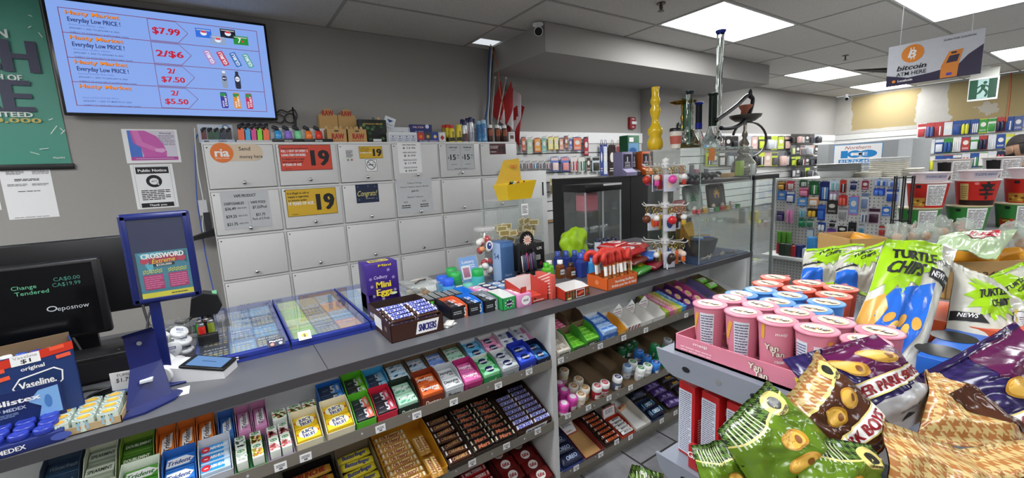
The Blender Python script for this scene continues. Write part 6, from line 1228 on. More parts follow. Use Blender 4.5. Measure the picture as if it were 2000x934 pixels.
B().box(-w/2+.018, -.0035, z0+.018, w/2-.018, -.0028, z0+h-.018, CLEAR).build('clear_cover', t)
t = thing('terminal_stand', 'glossy dark blue empty bracket stand with curved foot', 'stand', (-.235, 1.50, ZT)); b = B()
b.add([(-.045, -.02, .004), (.05, .02, .004), (.035, .055, .10), (-.03, .03, .10), (-.032, .03, .19), (.032, .055, .19), (.030, .03, .205), (-.034, .008, .20)], [(0, 1, 2, 3), (3, 2, 5, 4), (4, 5, 6, 7)], NB)
b.add([(x, y+.012, z) for x, y, z in [(-.045, -.02, .004), (.05, .02, .004), (.035, .055, .10), (-.03, .03, .10), (-.032, .03, .19), (.032, .055, .19), (.030, .03, .205), (-.034, .008, .20)]], [(3, 2, 1, 0), (4, 5, 2, 3), (7, 6, 5, 4)], NB)
b.prism([(-.045, -.07), (.0, -.065), (.06, -.02), (.075, .025), (.06, .045), (.03, .055), (-.03, .035)], 0, .006, NB); b.build('bracket', t); b = B(frontF(0, 0)); b.lathe([(.006, 0), (.005, .003), (0, .003)], CHROME, (0, .025, .17), 12, 'y'); b.box(-.012, .008, .06, .016, .03, .066, mat('#c8ccd4', .3)); b.build('lock', t)
# card terminal with receipt
t = thing('card_terminal', 'white card payment terminal with black screen and paper receipt', 'card terminal', (-.125, 1.625, ZT), -.45); w = mat('#d4d4d6', .35)
b = B(); b.prism([(-.095, .0), (.095, .0), (.095, .022), (-.02, .045), (-.075, .055), (-.10, .04)], -.042, .042, w, 'y'); b.lathe([(.026, 0), (.030, .004), (.030, .088), (.026, .092)], w, (-.075, -.046, .030), 20, 'y'); b.build('casing', t)
b = B(frame((.035, 0, .0445), (1, 0, -.22), (0, 1, 0))); b.T = Matrix.Translation((.035, 0, .036)) @ Matrix.Rotation(.2, 4, 'Y'); b.box(-.065, -.044, 0, .062, .044, .008, BLACK, .003); F = frame((0, 0, .0086), (1, 0, 0), (0, 1, 0)); b.rect(.0, 0, .10, .070, em('#6fa0dc', .8), 0, F); b.rect(0, .0, .04, .004, em('#2a4a7a'), 2, F); b.T = None; b.build('screen', t)
b = B(); b.grid(lambda u, v: V((-.07-.055*u+.0, -.022+.044*v, .058+.03*sin(u*2.4))), 12, 2, PAPER); b.grid(lambda u, v: V((-.07-.055*u, -.022+.044*v, .0588+.03*sin(u*2.4))), 12, 2, PAPER); b.build('receipt', t)
tag(B().box(-.02, -.03, 0, .02, .03, .0008, PAPER).build('receipt_slip', None, (-.165, 1.53, ZT)), 'small white paper slip under the card terminal', 'paper')
# jar of creams
t = thing('cream_jar', 'squat clear plastic jar full of white round cream tins', 'jar', (-.198, 1.86, ZT)); B().lathe([(.058, 0), (.066, .01), (.066, .09), (.055, .105), (.052, .125), (.054, .128)], gj, n=30, cap=False).build('glass', t); B().lathe([(.0, .129), (.055, .129), (.056, .118)], gj, n=30, cap=False).build('lid', t)
for q, (x, y, z, a, c) in enumerate(((.0, -.035, .045, 1.45, '#3a7ac0'), (.03, -.01, .02, .2, '#24348a'), (.028, -.012, .055, .35, '#24348a'), (.02, .0, .085, .5, '#24348a'), (-.03, .0, .03, 1.3, '#e8e8e8'), (-.03, .01, .075, 1.1, '#e8e8e8'))):
    b = B(frame((0, 0, .0135), (1, 0, 0), (0, 1, 0))); b.lathe([(.024, 0), (.026, .003), (.026, .011), (.023, .013), (0, .013)], mat('#e2e2e4', .3), n=20); b.rect(0, .006, .02, .009, c_('#1c2a7a'), 1); b.text('NIVEA', 0, .006, .005, PW, .016, 'c', .03, 0, 2); b.text('Soft', 0, -.008, .007, c_('#5a6a9a'), .014, 'c'); b.build('cream_tin', None, (-.198+x, 1.86+y, ZT+z), (a, .1*q, 0)); o = bpy.data.objects[-1] if 0 else None
for i, o in enumerate([o for o in COL.objects if o.name.startswith('cream_tin')]): tag(o, 'white round cream tin with blue label inside the squat jar, %s counted upwards' % nth(i, 99), 'cream tin')
LT = None
for q, (X, Y, c, lab) in enumerate(((-.112, 1.84, '#c8241c', 'bright red pocket lighter standing in front of the left lottery tray'), (-.12, 1.89, '#3a9a3a', 'green pocket lighter behind the red one'), (-.10, 1.90, '#1f1f24', 'black pocket lighter left of the red one'), (-.085, 1.87, '#7a8a2a', 'olive pocket lighter at the back'))):
    t = thing('pocket_lighter', lab, 'lighter', (X, Y, ZT+.0405 if X > -.13 else ZT)); B().lathe([(.010, 0), (.011, .002), (.011, .058)], mat(c, .25), n=14).build('fuel_body', t); b = B(); b.box(-.009, -.007, .058, .009, .007, .070, mat('#a8a8a8', .2, .9), .002); b.cyl((0, -.006, .072), .005, .012, mat('#6a6a6a', .3, .8), 10, 'y'); b.build('spark_wheel', t)
tag(B().box(-.03, -.012, 0, .03, .012, .035, BLACK, .002).build('lighter_box', None, (-.095, 1.815, ZT+.0405)), 'small black box under the red lighter', 'box')
# till: customer display, monitor, keyboard, printer
TL = mat('#121214', .35); t = thing('customer_display', 'wide black till customer display showing green text', 'till display', (-.60, 1.95, ZT)); b = B(); b.box(-.30, 0, .115, .24, .03, .375, TL, .008); b.build('casing', t)
gr = em('#6fd0a0', .7); b = B(frontF(-.0008, 0)); b.rect(-.03, .245, .50, .235, c_('#0a0b0e', .12), 0)
b.text('Change', .03, .305, .013, gr, .055, 'l', .0); b.text('Tendered', .035, .286, .013, gr, .075, 'l', .0); b.text('CA$0.00', .125, .318, .013, em('#4a9a88', .6), .062, 'l'); b.text('CA$19.99', .12, .300, .013, em('#4a9a88', .6), .066, 'l'); b.text('eposnow', .12, .222, .016, mat('#b8bcc0', .4), .075, 'l', .0); b.ring(.108, .224, .012, .009, .003, mat('#b8bcc0', .4), 2); b.build('screen', t)
b = B(); b.prism([(-.02, .115), (.13, .115), (.16, .0), (-.05, .0)], .03, .05, TL, 'y'); b.box(-.10, -.04, 0, .20, .16, .012, TL, .004); b.build('stand', t)
t = thing('till_monitor', 'black till touch monitor standing behind the customer display', 'monitor', (-.50, 2.14, ZT)); B().box(-.25, 0, .14, .24, .035, .425, TL, .006).build('casing', t); b = B(); b.box(-.06, .01, .012, .06, .03, .14, TL); b.box(-.12, -.06, 0, .12, .12, .012, TL, .003); b.build('stand', t)
t = thing('keyboard', 'black keyboard with pale edge behind the till', 'keyboard', (-.19, 2.12, ZT), .04); B().box(-.17, -.06, 0, .17, .06, .016, mat('#8a8c90', .4), .004).build('tray', t); b = B()
for i in range(15):
    for j in range(5): b.box(-.162+i*.0216, -.052+j*.021, .016, -.144+i*.0216, -.034+j*.021, .023, BLACK)
b.build('keys', t)
t = thing('receipt_printer', 'squat black receipt printer at the left end', 'printer', (-.62, 1.72, ZT)); B().box(-.14, -.06, 0, .13, .10, .135, mat('#17171a', .22), .018).build('casing', t); B().box(-.10, -.061, .085, .10, -.0595, .09, mat('#4a4a50', .3)).build('paper_slot', t)
t = thing('cash_drawer', 'low black cash drawer under the till screens', 'cash drawer', (-.38, 1.80, ZT)); B().box(-.10, -.02, 0, .17, .10, .085, TL, .004).build('casing', t); B().box(-.09, -.024, .01, .16, -.0205, .07, mat('#1e1e22', .4)).build('front_panel', t)
t = thing('barcode_scanner', 'black hooded barcode scanner with green light behind the jar', 'scanner', (-.10, 2.05, ZT)); b = B(); b.prism([(-.055, .09), (.035, .09), (.055, .12), (.045, .165), (.0, .18), (-.04, .165)], -.03, .04, BLACK, 'y'); b.box(-.02, -.01, .0, .02, .02, .09, BLACK, .005); b.box(-.04, -.03, 0, .04, .04, .008, BLACK, .003); b.build('hood', t); B().cyl((.035, -.0, .165), .008, .014, em('#8ae0a8', .8), 10).build('indicator_light', t)
for k, (P, r, lab) in enumerate((([(-.28, 2.0, 1.10), (-.26, 1.95, 1.00), (-.22, 1.90, .96), (-.27, 1.85, .93), (-.33, 1.80, 1.0)], .004, 'black cable hanging below the till screen'), ([(-.24, 2.0, 1.12), (-.27, 1.93, 1.0), (-.20, 1.88, .94), (-.15, 1.84, .95)], .003, 'thin black cable from the screens to the sign post'), ([(-.50, 1.62, .92), (-.40, 1.66, .935), (-.32, 1.64, .93), (-.26, 1.62, .92), (-.2, 1.58, .915)], .004, 'black cable lying on the worktop behind the cartons'), ([(-.20, 2.02, 1.00), (-.17, 2.02, .99), (-.13, 2.03, 1.02), (-.115, 2.04, 1.03)], .006, 'thick black cable into the scanner hood'))): tag(B().tube(smooth([V(p) for p in P]), r, BLACK).build('cable'), lab, 'cable')
b = B()
for q in range(4): b.tube([V((.045*(1+.1*q)*cos(a)+.01*q, .04*sin(a), .006+.006*q)) for a in [2*pi*i/24 for i in range(24)]], .004, BLACK, 6, True)
tag(b.build('coiled_cable', None, (-.345, 1.60, ZT)), 'black coiled cable on the worktop beside the price card', 'cable')
# vaseline / lip balm cartons at the far left
VB = mat('#1c3468', .4, var=.05)
def vas(b, w, h):
    b.poly([(-.5*w, .34*h), (.5*w, .40*h), (.5*w, .50*h), (-.5*w, .44*h)], c_('#c83420'), 1); b.rect(-.08*w, .41*h, w*.34, h*.12, PW, 2); b.text('Vaseline', -.08*w, .44*h, h*.035, INK, w*.28, 'c'); b.text('$1', -.08*w, .39*h, h*.045, INK, w*.12, 'c', .02)
    for x, y in ((-.42, .33), (-.38, .24), (.3, .46), (.36, .35)): b.rect(x*w, y*h, w*.18, h*.045, c_('#e85a3a'), 3, None, .08)
    b.text('original', -.02*w, .30*h, h*.045, PW, w*.28, 'c', .02); b.poly([(-.3*w, .1*h), (-.2*w, .2*h), (.22*w, .24*h), (.32*w, .18*h), (.3*w, .06*h), (.2*w, .0*h), (-.22*w, -.02*h)], PW, 2); b.poly([(-.28*w, .1*h), (-.19*w, .185*h), (.21*w, .225*h), (.3*w, .175*h), (.28*w, .065*h), (.19*w, .015*h), (-.21*w, -.005*h)], c_('#16305e'), 3); b.text('Vaseline.', .0, .11*h, h*.085, PW, w*.44, 'c', .03, 0, 4)
t = thing('lip_care_carton', 'blue open carton with oval logo and orange price stickers', 'box', (-.430, 1.50, ZT), .27); w, h, D = .143, .215, .07; b = B(frontF(-.0006, h/2)); b.box(-w/2, 0, 0, w/2, .003, h*.96, VB); b.box(-w/2, 0, 0, -w/2+.003, D, h, TRAYK); b.box(w/2-.003, 0, 0, w/2, D, h, VB); b.box(-w/2, D-.003, 0, w/2, D, h*1.04, TRAYK); b.box(-w/2, 0, 0, w/2, D, .003, TRAYK); vas(b, w, h); b.build('carton_body', t)
for q in range(5): mbottle(-.486+.026*q, 1.545, .20, ('#dfe2e6', '#2a4a9a', '#2a4a9a', '#dfe2e6', '#24348a')[q], ('#e4e6ea', '#2a4a9a', '#24348a', '#e4e6ea', '#2a3aa0')[q], 'lotion bottle in the blue carton, %s from the left' % nth(q, 99), .013, .03)
def blx(b, w, h): b.poly([(.15*w, -.4*h), (.46*w, -.4*h), (.46*w, .42*h), (.2*w, .38*h), (.05*w, .1*h), (.2*w, -.1*h)], c_('#7aa8d8'), 1); b.text('Blistex', -.08*w, .22*h, h*.16, PW, w*.6, 'c', .05, 0, 3); b.text('LIP MEDEX', -.2*w, .0, h*.10, c_('#b8c4d8'), w*.42, 'c', .02, 0, 3); b.lines(-.25*w, -.16*h, w*.3, h*.12, 3, c_('#8aa0c8'), 2); b.oval(.3*w, .0, w*.05, h*.2, c_('#4a7ab8'), 2)
t = thing('lip_balm_display', 'navy tray of round lip balm pots with raised printed card', 'display', (-.447, 1.405, ZT), .1); w = .13; b = B(frontF(.079, .082)); b.box(-w/2, 0, 0, w/2, .085, .028, mat('#1b2a6c', .4), .002); b.box(-w/2, .080, 0, w/2, .084, .125, mat('#16285c', .4)); blx(b, w, .085); F = frontF(-.0005, .014); b.text('MEDEX', -.02, 0, .011, PW, .045, 'c', .03, 0, 2, F); b.oval(.06, 0, .018, .009, c_('#4a5aa8'), 1, F); b.build('tray', t)
for i in range(3):
    for j in range(3):
        b = B() if (i or j) else None
        if b is None: b = B(); b.lathe([(.017, 0), (.018, .002), (.018, .010), (.0165, .013), (.013, .0135), (.012, .0125), (0, .0125)], mat('#2a3a9c', .25), n=18); pot = o = b.build('lip_balm_pot')
        else: o = dup(pot)
        o.location = (-.499+i*.041+.003*(j % 2), 1.424+j*.026, ZT+.029+.004*j); tag(o, 'dark blue round lip balm pot, %s from left, %s row' % (nth(i, 99), nth(j, 99)), 'lip balm')
# tray of small yellow white boxes
t = thing('kraft_tray', 'shallow kraft tray holding small yellow and white balm boxes', 'tray', (-.352, 1.425, ZT)); b = B(); w, D = .145, .13; km = mat('#b8a078', .7); b.box(-w/2, 0, 0, w/2, D, .002, km); b.box(-w/2, 0, 0, w/2, .002, .02, km); b.box(-w/2, D-.002, 0, w/2, D, .02, km); b.box(-w/2, 0, 0, -w/2+.002, D, .02, km); b.box(w/2-.002, 0, 0, w/2, D, .02, km); b.build('tray_body', t)
pr = None
for i in range(3):
    for j in range(4):
        if pr is None:
            b = B(frame((0, 0, .0303), (1, 0, 0), (0, 1, 0))); b.lathe([(.023, 0), (.023, .03)], mat('#c8d4c8', .4), n=6, smooth=False, a0=pi/6); b.oval(0, 0, .013, .010, c_('#d89a2a'), 1); b.burst(0, 0, .012, c_('#e8b83a'), 2, None, 8, .6); b.ring(0, 0, .019, .017, .002, c_('#4a6a7a'), 1)
            F = frontF(-.0202, .015); b.rect(0, 0, .022, .02, c_('#9ac0d0'), 1, F); b.rect(0, -.003, .012, .008, c_('#d8842a'), 2, F)
            for q in range(4): b.oval(-.009+q*.006, .011, .002, .002, c_('#3a5a3a'), 3, F, 8)
            pr = o = b.build('balm_box')
        else: o = dup(pr)
        o.location = (-.352+(i-1)*.046, 1.425+.020+j*.030, ZT+.003+.002*j); tag(o, 'small white and yellow balm box, %s from left, %s row back' % (nth(i, 99), nth(j, 99)), 'balm box')
t = thing('price_card_box', 'small box with white handwritten price card reading $1.79', 'box', (-.29, 1.585, ZT), -.2); b = B(frontF(-.0006, .045)); b.box(-.035, 0, 0, .035, .04, .045, mat('#1c2440', .4), .002); b.T = None; b.box(-.03, -.001, .03, .03, .001, .082, PAPER); b.text('TUMS', 0, .028, .008, INK, .03, 'c', 0, .1, 3, frontF(-.0014, .045)); b.text('$1.79', 0, .014, .012, INK, .036, 'c', .01, .1, 3, frontF(-.0014, .045)); b.rect(0, -.022, .05, .016, c_('#6a8ac8'), 1); b.build('box_body', t)
# ================================================================== GLASS CASE, SHOWCASE, WATER PIPES, KEYRING RACK
def gbox(b, x0, y0, z0, x1, y1, z1, t=.005, m=None, top=True):
    m = m or CLEAR
    for a in ((x0, y0, z0, x1, y0+t, z1), (x0, y1-t, z0, x1, y1, z1), (x0, y0, z0, x0+t, y1, z1), (x1-t, y0, z0, x1, y1, z1)): b.box(*a, m)
    if top: b.box(x0, y0, z1, x1, y1, z1+t, m)
GE = mat('#9db3ac', .15, .2, name='glass_edge')
t = thing('glass_case', 'frameless glass display case standing on the counter end', 'display case', (2.25, 1.415, ZT)); w, D, h = .565, .36, .675
b = B(); gbox(b, 0, 0, .004, w, D, h-.005); b.build('glass', t); b = B()
for x in (0, w-.005): b.box(x-.0006, -.0006, .004, x+.0056, .0006, h, GE)
b.box(0, -.0008, h-.004, w, .001, h+.001, GE); b.build('glass_edge', t)
for z, c in ((.29, CLEAR), (.468, mat('#1c1c1e', .4))): B().box(.006, .006, z, w-.006, D-.006, z+(.006 if z < .4 else .018), c).build('shelf', t)
B().box(.004, .004, .0, w-.004, D-.004, .004, mat('#24406e', .5)).build('blue_mat', t)
t = thing('showcase', 'floor standing glass showcase with dark top rail beyond the counter', 'display case', (2.86, 1.42, 0)); w2, D2 = .28, .42; b = B(); gbox(b, 0, 0, .12, w2, D2, 1.37); b.build('glass', t)
b = B()
for x in (0, w2-.014): b.box(x, -.002, .0, x+.014, .012, 1.38, mat('#8a9290', .3, .5))
b.build('post', t); B().box(-.01, -.01, 1.376, w2+.03, D2, 1.402, mat('#1c1c1e', .4)).build('top_rail', t); B().box(0, 0, 0, w2, D2, .12, WHITE).build('plinth', t)
for z in (.55, .80, 1.08): B().box(.01, .01, z, w2-.01, D2-.01, z+.006, CLEAR).build('shelf', t)
rr = random.Random(8)
def odd(name, lab, cat, p, f, rot=None): b = B(); f(b); return tag(b.build(name, None, p, rot), lab, cat)
for q in range(12): odd('small_gadget', 'small boxed gadget inside the floor showcase, %s counted from the bottom' % nth(q, 99), 'gadget', (2.90+.07*(q % 3), 1.50+.04*(q % 2), (.556, .806, 1.086, 1.4025)[q//3]+.001), lambda b: b.box(-.022, -.02, 0, .022, .02, .06+.05*rr.random(), mat(rr.choice(['#4a7a3a', '#c8b83a', '#8a3a2a', '#c8ccc8', '#2a2a30', '#a8c83a']), .4), .003))
CB = V((2.25, 1.415, ZT))
def ci(x, y, z): return (CB.x+x, CB.y+y, CB.z+z)
odd('candy_box', 'pink patterned box on the case glass shelf', 'box', ci(.10, .20, .297), lambda b: b.box(-.05, -.02, 0, .05, .02, .07, mat('#c87a80', .5, var=.4, scale=200), .003))
def leaf(b, c, n=7, s=.05, lv=3):
    for k in range(n): a = pi/2+(k-n//2)*.52; l = s*(1-.12*abs(k-n//2)); b.poly([(0, 0), (l*.5*cos(a)-.12*l*sin(a), l*.5*sin(a)+.12*l*cos(a)), (l*cos(a), l*sin(a)), (l*.5*cos(a)+.12*l*sin(a), l*.5*sin(a)-.12*l*cos(a))], c, lv)
for q, (x, wd, c, c2, lab) in enumerate(((.20, .13, '#b8c4ba', '#2f7a44', 'grey rolling tray with green leaf leaning in the glass case'), (.36, .16, '#3a3634', '#e0a83a', 'black rolling tray with golden leaf star in the glass case'))):
    b = B(frontF(-.0006, .08)); b.box(-wd/2, 0, 0, wd/2, .01, .16, mat(c, .3), .02 if q else .03); b.oval(0, 0, wd*.44, .068, mat('#2a2c30' if q else '#aeb6b0', .4), 1); F = frontF(-.0006, .06 if q == 0 else .08)
    b.F = F; leaf(b, c_(c2), 7 if q == 0 else 9, .06)
    if q: b.oval(0, 0, .012, .012, c_('#2a3a8a'), 4)
    tag(b.build('rolling_tray', None, ci(x, .16-.06*q, .297), (-.15, 0, 0)), lab, 'tray')
for q in range(10): odd('figurine', 'tiny pink and white figurine on the case glass shelf, %s along' % nth(q, 99), 'figurine', ci(.04+.05*q, .06+.03*(q % 2), .297), lambda b: (b.lathe([(.010, 0), (.012, .012), (.005, .02)], mat(rr.choice(['#d88a94', '#dcdcd8', '#c83a44']), .4), n=10), b.ball((0, 0, .028), .011, mat(rr.choice(['#e0ccc0', '#dcdcd8']), .4), 10)))
for q, (c, x, hh) in enumerate((('#3a6a40', .12, .19), ('#4a5a3a', .18, .19), ('#b8a03a', .24, .24), ('#2a3050', .30, .14), ('#8f8f90', .36, .22))): odd('boxed_pipe', '%s tall narrow box standing at the back of the glass case' % ('green', 'olive', 'mustard', 'navy', 'grey')[q], 'box', ci(x, .30, .005), lambda b: (b.box(-.026, 0, 0, .026, .03, hh, mat(c, .4), .002)))
b = B(frontF(-.0005, .045)); b.box(-.06, 0, 0, .06, .06, .09, KR, .002); b.text('RAW', 0, 0, .03, RR, .08, 'c', .05); tag(b.build('rolling_paper_carton', None, ci(.46, .24, .005)), 'small tan rolling paper carton inside the glass case', 'box')
t = thing('candy_bucket', 'black and yellow open faceted bucket on the case floor', 'bucket', ci(.25, .15, .005)); b = B(); b.lathe([(.075, 0), (.105, .11)], mat('#1c1a18', .4), n=6, smooth=False, cap=True); b.build('bucket', t); b = B(); b.add([(-.13, .06, .10), (.10, .10, .10), (.10, .12, .20), (-.02, .12, .20)], [(0, 1, 2, 3)], mat('#d8a82a', .4)); b.add([(-.14, -.02, .13), (-.105, .0, .06), (-.03, .10, .12), (-.02, .12, .2)], [(0, 1, 2, 3)], mat('#d8a82a', .4)); b.build('yellow_flap', t)
odd('bucket_filling', 'blue and green packets filling the faceted bucket', 'packets', ci(.25, .15, .085), lambda b: [b.box(-.05+.03*k, -.04+.02*(k % 3), 0, -.02+.03*k, .02+.02*(k % 3), .035, mat(('#3a6ac8', '#8ac8b8', '#c8d0d8')[k % 3], .3), .006) for k in range(4)])['kind'] = 'stuff'
for q in range(7): odd('glass_pipe', 'small glass pipe lying on the blue case mat, %s along' % nth(q, 99), 'pipe', ci(.07+.05*q, .045+.012*(q % 2), .014), lambda b: (b.tube([(0, 0, 0), (.05, .0, .0), (.07, 0, .005)], [.005, .005, .008], mat(rr.choice(['#a8a49c', '#c8c8c4', '#5a5450']), .1, .2), 8), b.ball((.072, 0, .004), .010, mat('#8a8278', .1), 10)), (0, 0, .3*(q % 3)-.3))
for q in range(6): odd('dark_hose', 'dark coiled hose piece on the top case shelf, %s along' % nth(q, 99), 'hose', ci(.08+.06*q, .12, .492), lambda b: b.tube([V((.05*cos(a), .03*sin(a), .012+.02*sin(a*2))) for a in [2*pi*i/20 for i in range(16)]], .009, mat(('#3a3c44', '#5a5a62', '#2a2a2e')[q % 3], .3), 8))
for q in range(9): odd('small_packet', '%s small packet on the top case shelf behind the hoses, %s along' % (('pink', 'white', 'grey')[q % 3], nth(q, 99)), 'packet', ci(.05+.055*q, .26, .490), lambda b: b.box(-.02, 0, 0, .02, .012, .06+.03*(q % 2), mat(('#c88a94', '#dcdcd8', '#8a8a90')[q % 3], .4), .002))
for q in range(8): odd('grinder', '%s round metal grinder on the case glass shelf, %s along' % (('red', 'gold', 'silver', 'green')[q % 4], nth(q, 99)), 'grinder', ci(.05+.06*q, .035, .297), lambda b: b.lathe([(.016, 0), (.017, .002), (.017, .010), (.015, .011), (.017, .012), (.017, .022), (.015, .024)], mat(('#b8343c', '#c8a03a', '#b8bcc0', '#3a8a4a')[q % 4], .3, .5), n=16))
odd('wooden_stick_bundle', 'tan wooden stick bundle on the top case shelf', 'bundle', ci(.40, .06, .497), lambda b: [b.tube([(-.08, 0, .008*k), (.08, .01, .008*k)], .006, KR, 8) for k in range(3)])
b = B(frontF(-.0012)); b.box(-.03, -.001, -.035, .03, 0, .035, mat('#c8742a', .5, var=.5, scale=120)); tag(b.build('sticker', None, (2.355, 1.413, 1.545)), 'orange patterned square sticker on the glass case front', 'sticker')
# water pipes on the case roof
CZT = ZT+.682; RF = lambda c: mat(c, .06, name='coloured_glass'); CG = mat('#eef4f1', .03, 0, 0, trans=1., ior=1.3, name='pipe_glass')
def onroof(px, Y): p = aty(px, 270, Y); return (p.x, Y, CZT)
def beaker(px, Y, h, neckc, rim, lab, r=.020, br=.062, bh=.10, cg=None):
    t = thing('water_pipe', lab, 'water pipe', onroof(px, Y)); g = cg or CG; nk = RF(neckc) if neckc else g
    B().lathe([(br, 0), (br*1.02, .012), (br*.8, bh*.5), (r*1.1, bh), (r, bh+.02)], g, n=24).build('flask', t); b = B(); b.lathe([(r, bh+.02), (r, h-.012), (r*1.12, h)], nk, n=20, cap=False)
    if not neckc: b.lathe([(r*.7, bh), (r*.7, h)], g, n=14, cap=False)
    b.build('neck', t); B().lathe([(r*1.0, h-.012), (r*1.35, h-.004), (r*1.35, h+.003), (r*.9, h+.006), (r*.85, h-.01)], RF(rim), n=20, cap=False).build('rim', t); return t
t = beaker(1346, 1.60, .335, None, '#14202c', 'clear glass beaker pipe with slanted bowl stem', .021, .07, .11)
B().tube([(-.02, 0, .05), (-.10, 0, .115)], .012, CG, 12).build('down_stem', t); B().lathe([(.009, 0), (.018, .014), (.020, .03)], CG, (-.105, 0, .115), 14, cap=False).build('bowl', t); B().lathe([(.004, 0), (.004, .2)], mat('#7ab89a', .2), (0, 0, .02), 8).build('inner_tube', t)
beaker(1338.5, 1.68, .31, '#1e4a2c', '#1e4a2c', 'dark green straight pipe partly behind the clear beaker', .019, .05); beaker(1364, 1.65, .285, '#1c2430', '#2434a0', 'blue rimmed pipe with dark neck and blue band', .020, .05)
b = B(); b.lathe([(.0215, 0), (.0215, .035)], RF('#2434a0'), (0, 0, .125), 18, cap=False); q_ = [o for o in COL.objects if o.get('label', '').startswith('blue rimmed pipe')][0]; b.build('blue_band', q_)
t = beaker(1391, 1.56, .325, '#10201c', '#0c1c16', 'clear flask pipe with thick black green neck', .024, .066, .11); B().tube([(.03, 0, .05), (.062, 0, .10)], .010, CG, 10).build('down_stem', t)
t = thing('water_pipe', 'very tall clear glass pipe with blue rim reaching toward the ceiling', 'water pipe', onroof(1400, 1.64)); B().lathe([(.05, 0), (.052, .015), (.028, .08), (.020, .12), (.019, .60), (.024, .72), (.0245, .735)], CG, n=24, cap=False).build('tube', t); B().lathe([(.012, .1), (.012, .7)], CG, n=12, cap=False).build('inner_tube', t); B().lathe([(.024, .725), (.033, .737), (.033, .745), (.022, .748)], RF('#1c2c8c'), n=22, cap=False).build('rim', t); t.rotation_euler = (0, .02, 0)
t = thing('water_pipe', 'yellow bulbous glass vase pipe at the left of the case roof', 'water pipe', (2.27, 1.735, CZT)); B().lathe([(.036, 0), (.047, .02), (.048, .05), (.034, .08), (.044, .10), (.045, .125), (.026, .15), (.020, .19), (.032, .225), (.033, .245), (.022, .265), (.030, .285), (.030, .30), (.021, .32), (.024, .375)], mat('#d4b024', .08, var=.15, scale=30), n=26).build('glass_body', t)
t = thing('coffee_cup', 'white paper cup with black lid and terracotta sleeve', 'cup', (2.225+.05, 1.50+.14, CZT)); t.location = (2.285, 1.60, CZT); B().lathe([(.026, 0), (.035, .10)], mat('#d8d2c4', .5), n=24).build('cup_body', t); B().lathe([(.0295, .025), (.0345, .072)], mat('#b0584a', .6), n=24, cap=False).build('sleeve', t); B().lathe([(.037, .099), (.037, .106), (.034, .118), (0, .118)], BLACK, n=24).build('lid', t); B().tube([(.01, 0, .118), (.025, 0, .15)], .005, BLACK, 8).build('stopper', t)
t = thing('hookah', 'gold hookah with wide gold tray behind the glass pipes', 'hookah', onroof(1333, 1.70)); gd = mat('#a8822c', .2, .9)
B().lathe([(.03, 0), (.045, .01), (.02, .03), (.012, .06), (.02, .08), (.01, .10), (.018, .14), (.008, .16), (.015, .2), (.007, .22), (.012, .26), (.012, .30), (.0, .31)], gd, n=18).build('stem', t); B().lathe([(.01, .275), (.05, .278), (.085, .292), (.086, .295)], gd, n=24, cap=False).build('tray', t)
t = thing('hookah', 'silver hookah with terracotta bowl, dark tray and long black hose', 'hookah', (2.99, 1.56, 1.403)); sv = mat('#8a8478', .2, .8)
B().lathe([(.07, 0), (.08, .02), (.075, .08), (.03, .14), (.03, .16), (.04, .17), (.02, .19), (.03, .21), (.012, .25), (.02, .27), (.01, .30), (.012, .37)], sv, n=22).build('stem', t); B().lathe([(.012, .365), (.06, .36), (.095, .385), (.10, .40)], mat('#5a5650', .4, .5), n=26, cap=False).build('tray', t); B().lathe([(.022, .39), (.03, .41), (.028, .43), (.042, .455), (.042, .465), (.03, .46)], mat('#9a5a44', .7), n=20).build('clay_bowl', t)
L = t.location; P = [aty(*q, 1.53)-L for q in ((1398, 236), (1412, 226), (1440, 205), (1458, 188), (1468, 188), (1470, 200), (1462, 225), (1446, 243), (1428, 250), (1408, 250))]; B().tube(smooth(P), .013, BLACK, 10).build('hose', t)
P = [aty(1464+33*cos(a), 272+34*sin(a), 1.54)-L for a in [-2.9+5.2*i/20 for i in range(21)]]; B().tube(P, .008, mat('#3a3634', .3, var=.5, scale=200), 8).build('hose_coil', t); B().lathe([(.0, .0), (.013, .01), (.013, .05), (0, .07)], BLACK, tuple(aty(1466, 185, 1.52)-L-V((0, 0, .03))), 10).build('hose_grip', t)
# keyring rack
t = thing('keyring_rack', 'white three tier wire rack on the counter hung with keyrings', 'rack', (2.115, 1.545, ZT)); RW = mat('#d8d8d6', .3); b = B(); b.lathe([(.014, 0), (.014, .60), (.02, .605), (.02, .62), (.0, .63)], RW, n=14)
for z in (.15, .36, .585): b.lathe([(.024, z-.015), (.024, z+.015)], RW, n=14)
b.build('pole', t); b = B()
for a in (-.6, -2.4, 1.0, 2.6): b.tube([V((0, 0, .02)), V((.10*cos(a), .10*sin(a), .025)), V((.12*cos(a), .12*sin(a), .006))], .004, RW, 6)
b.build('base_leg', t); items = []
for z in (.15, .36, .585):
    for k in range(8):
        a = k*pi/4+.2; r0 = .135 if cos(a) < .5 else .11; B().tube([V((.02*cos(a), .02*sin(a), z)), V((r0*.9*cos(a), r0*.9*sin(a), z)), V((r0*cos(a), r0*sin(a), z+.014))], .0028, RW, 6).build('hook_arm', t); items.append((a, r0*.8, z))
        items.append((a, r0*.5, z))
KC = ['#2a3a6a', '#c8a23a', '#6a3a24', '#d8682a', '#c8242a', '#2a5ac8', '#e0c8b8', '#d8489a', '#3a2a24', '#b8342a', '#8a5a34', '#dcdcd4']
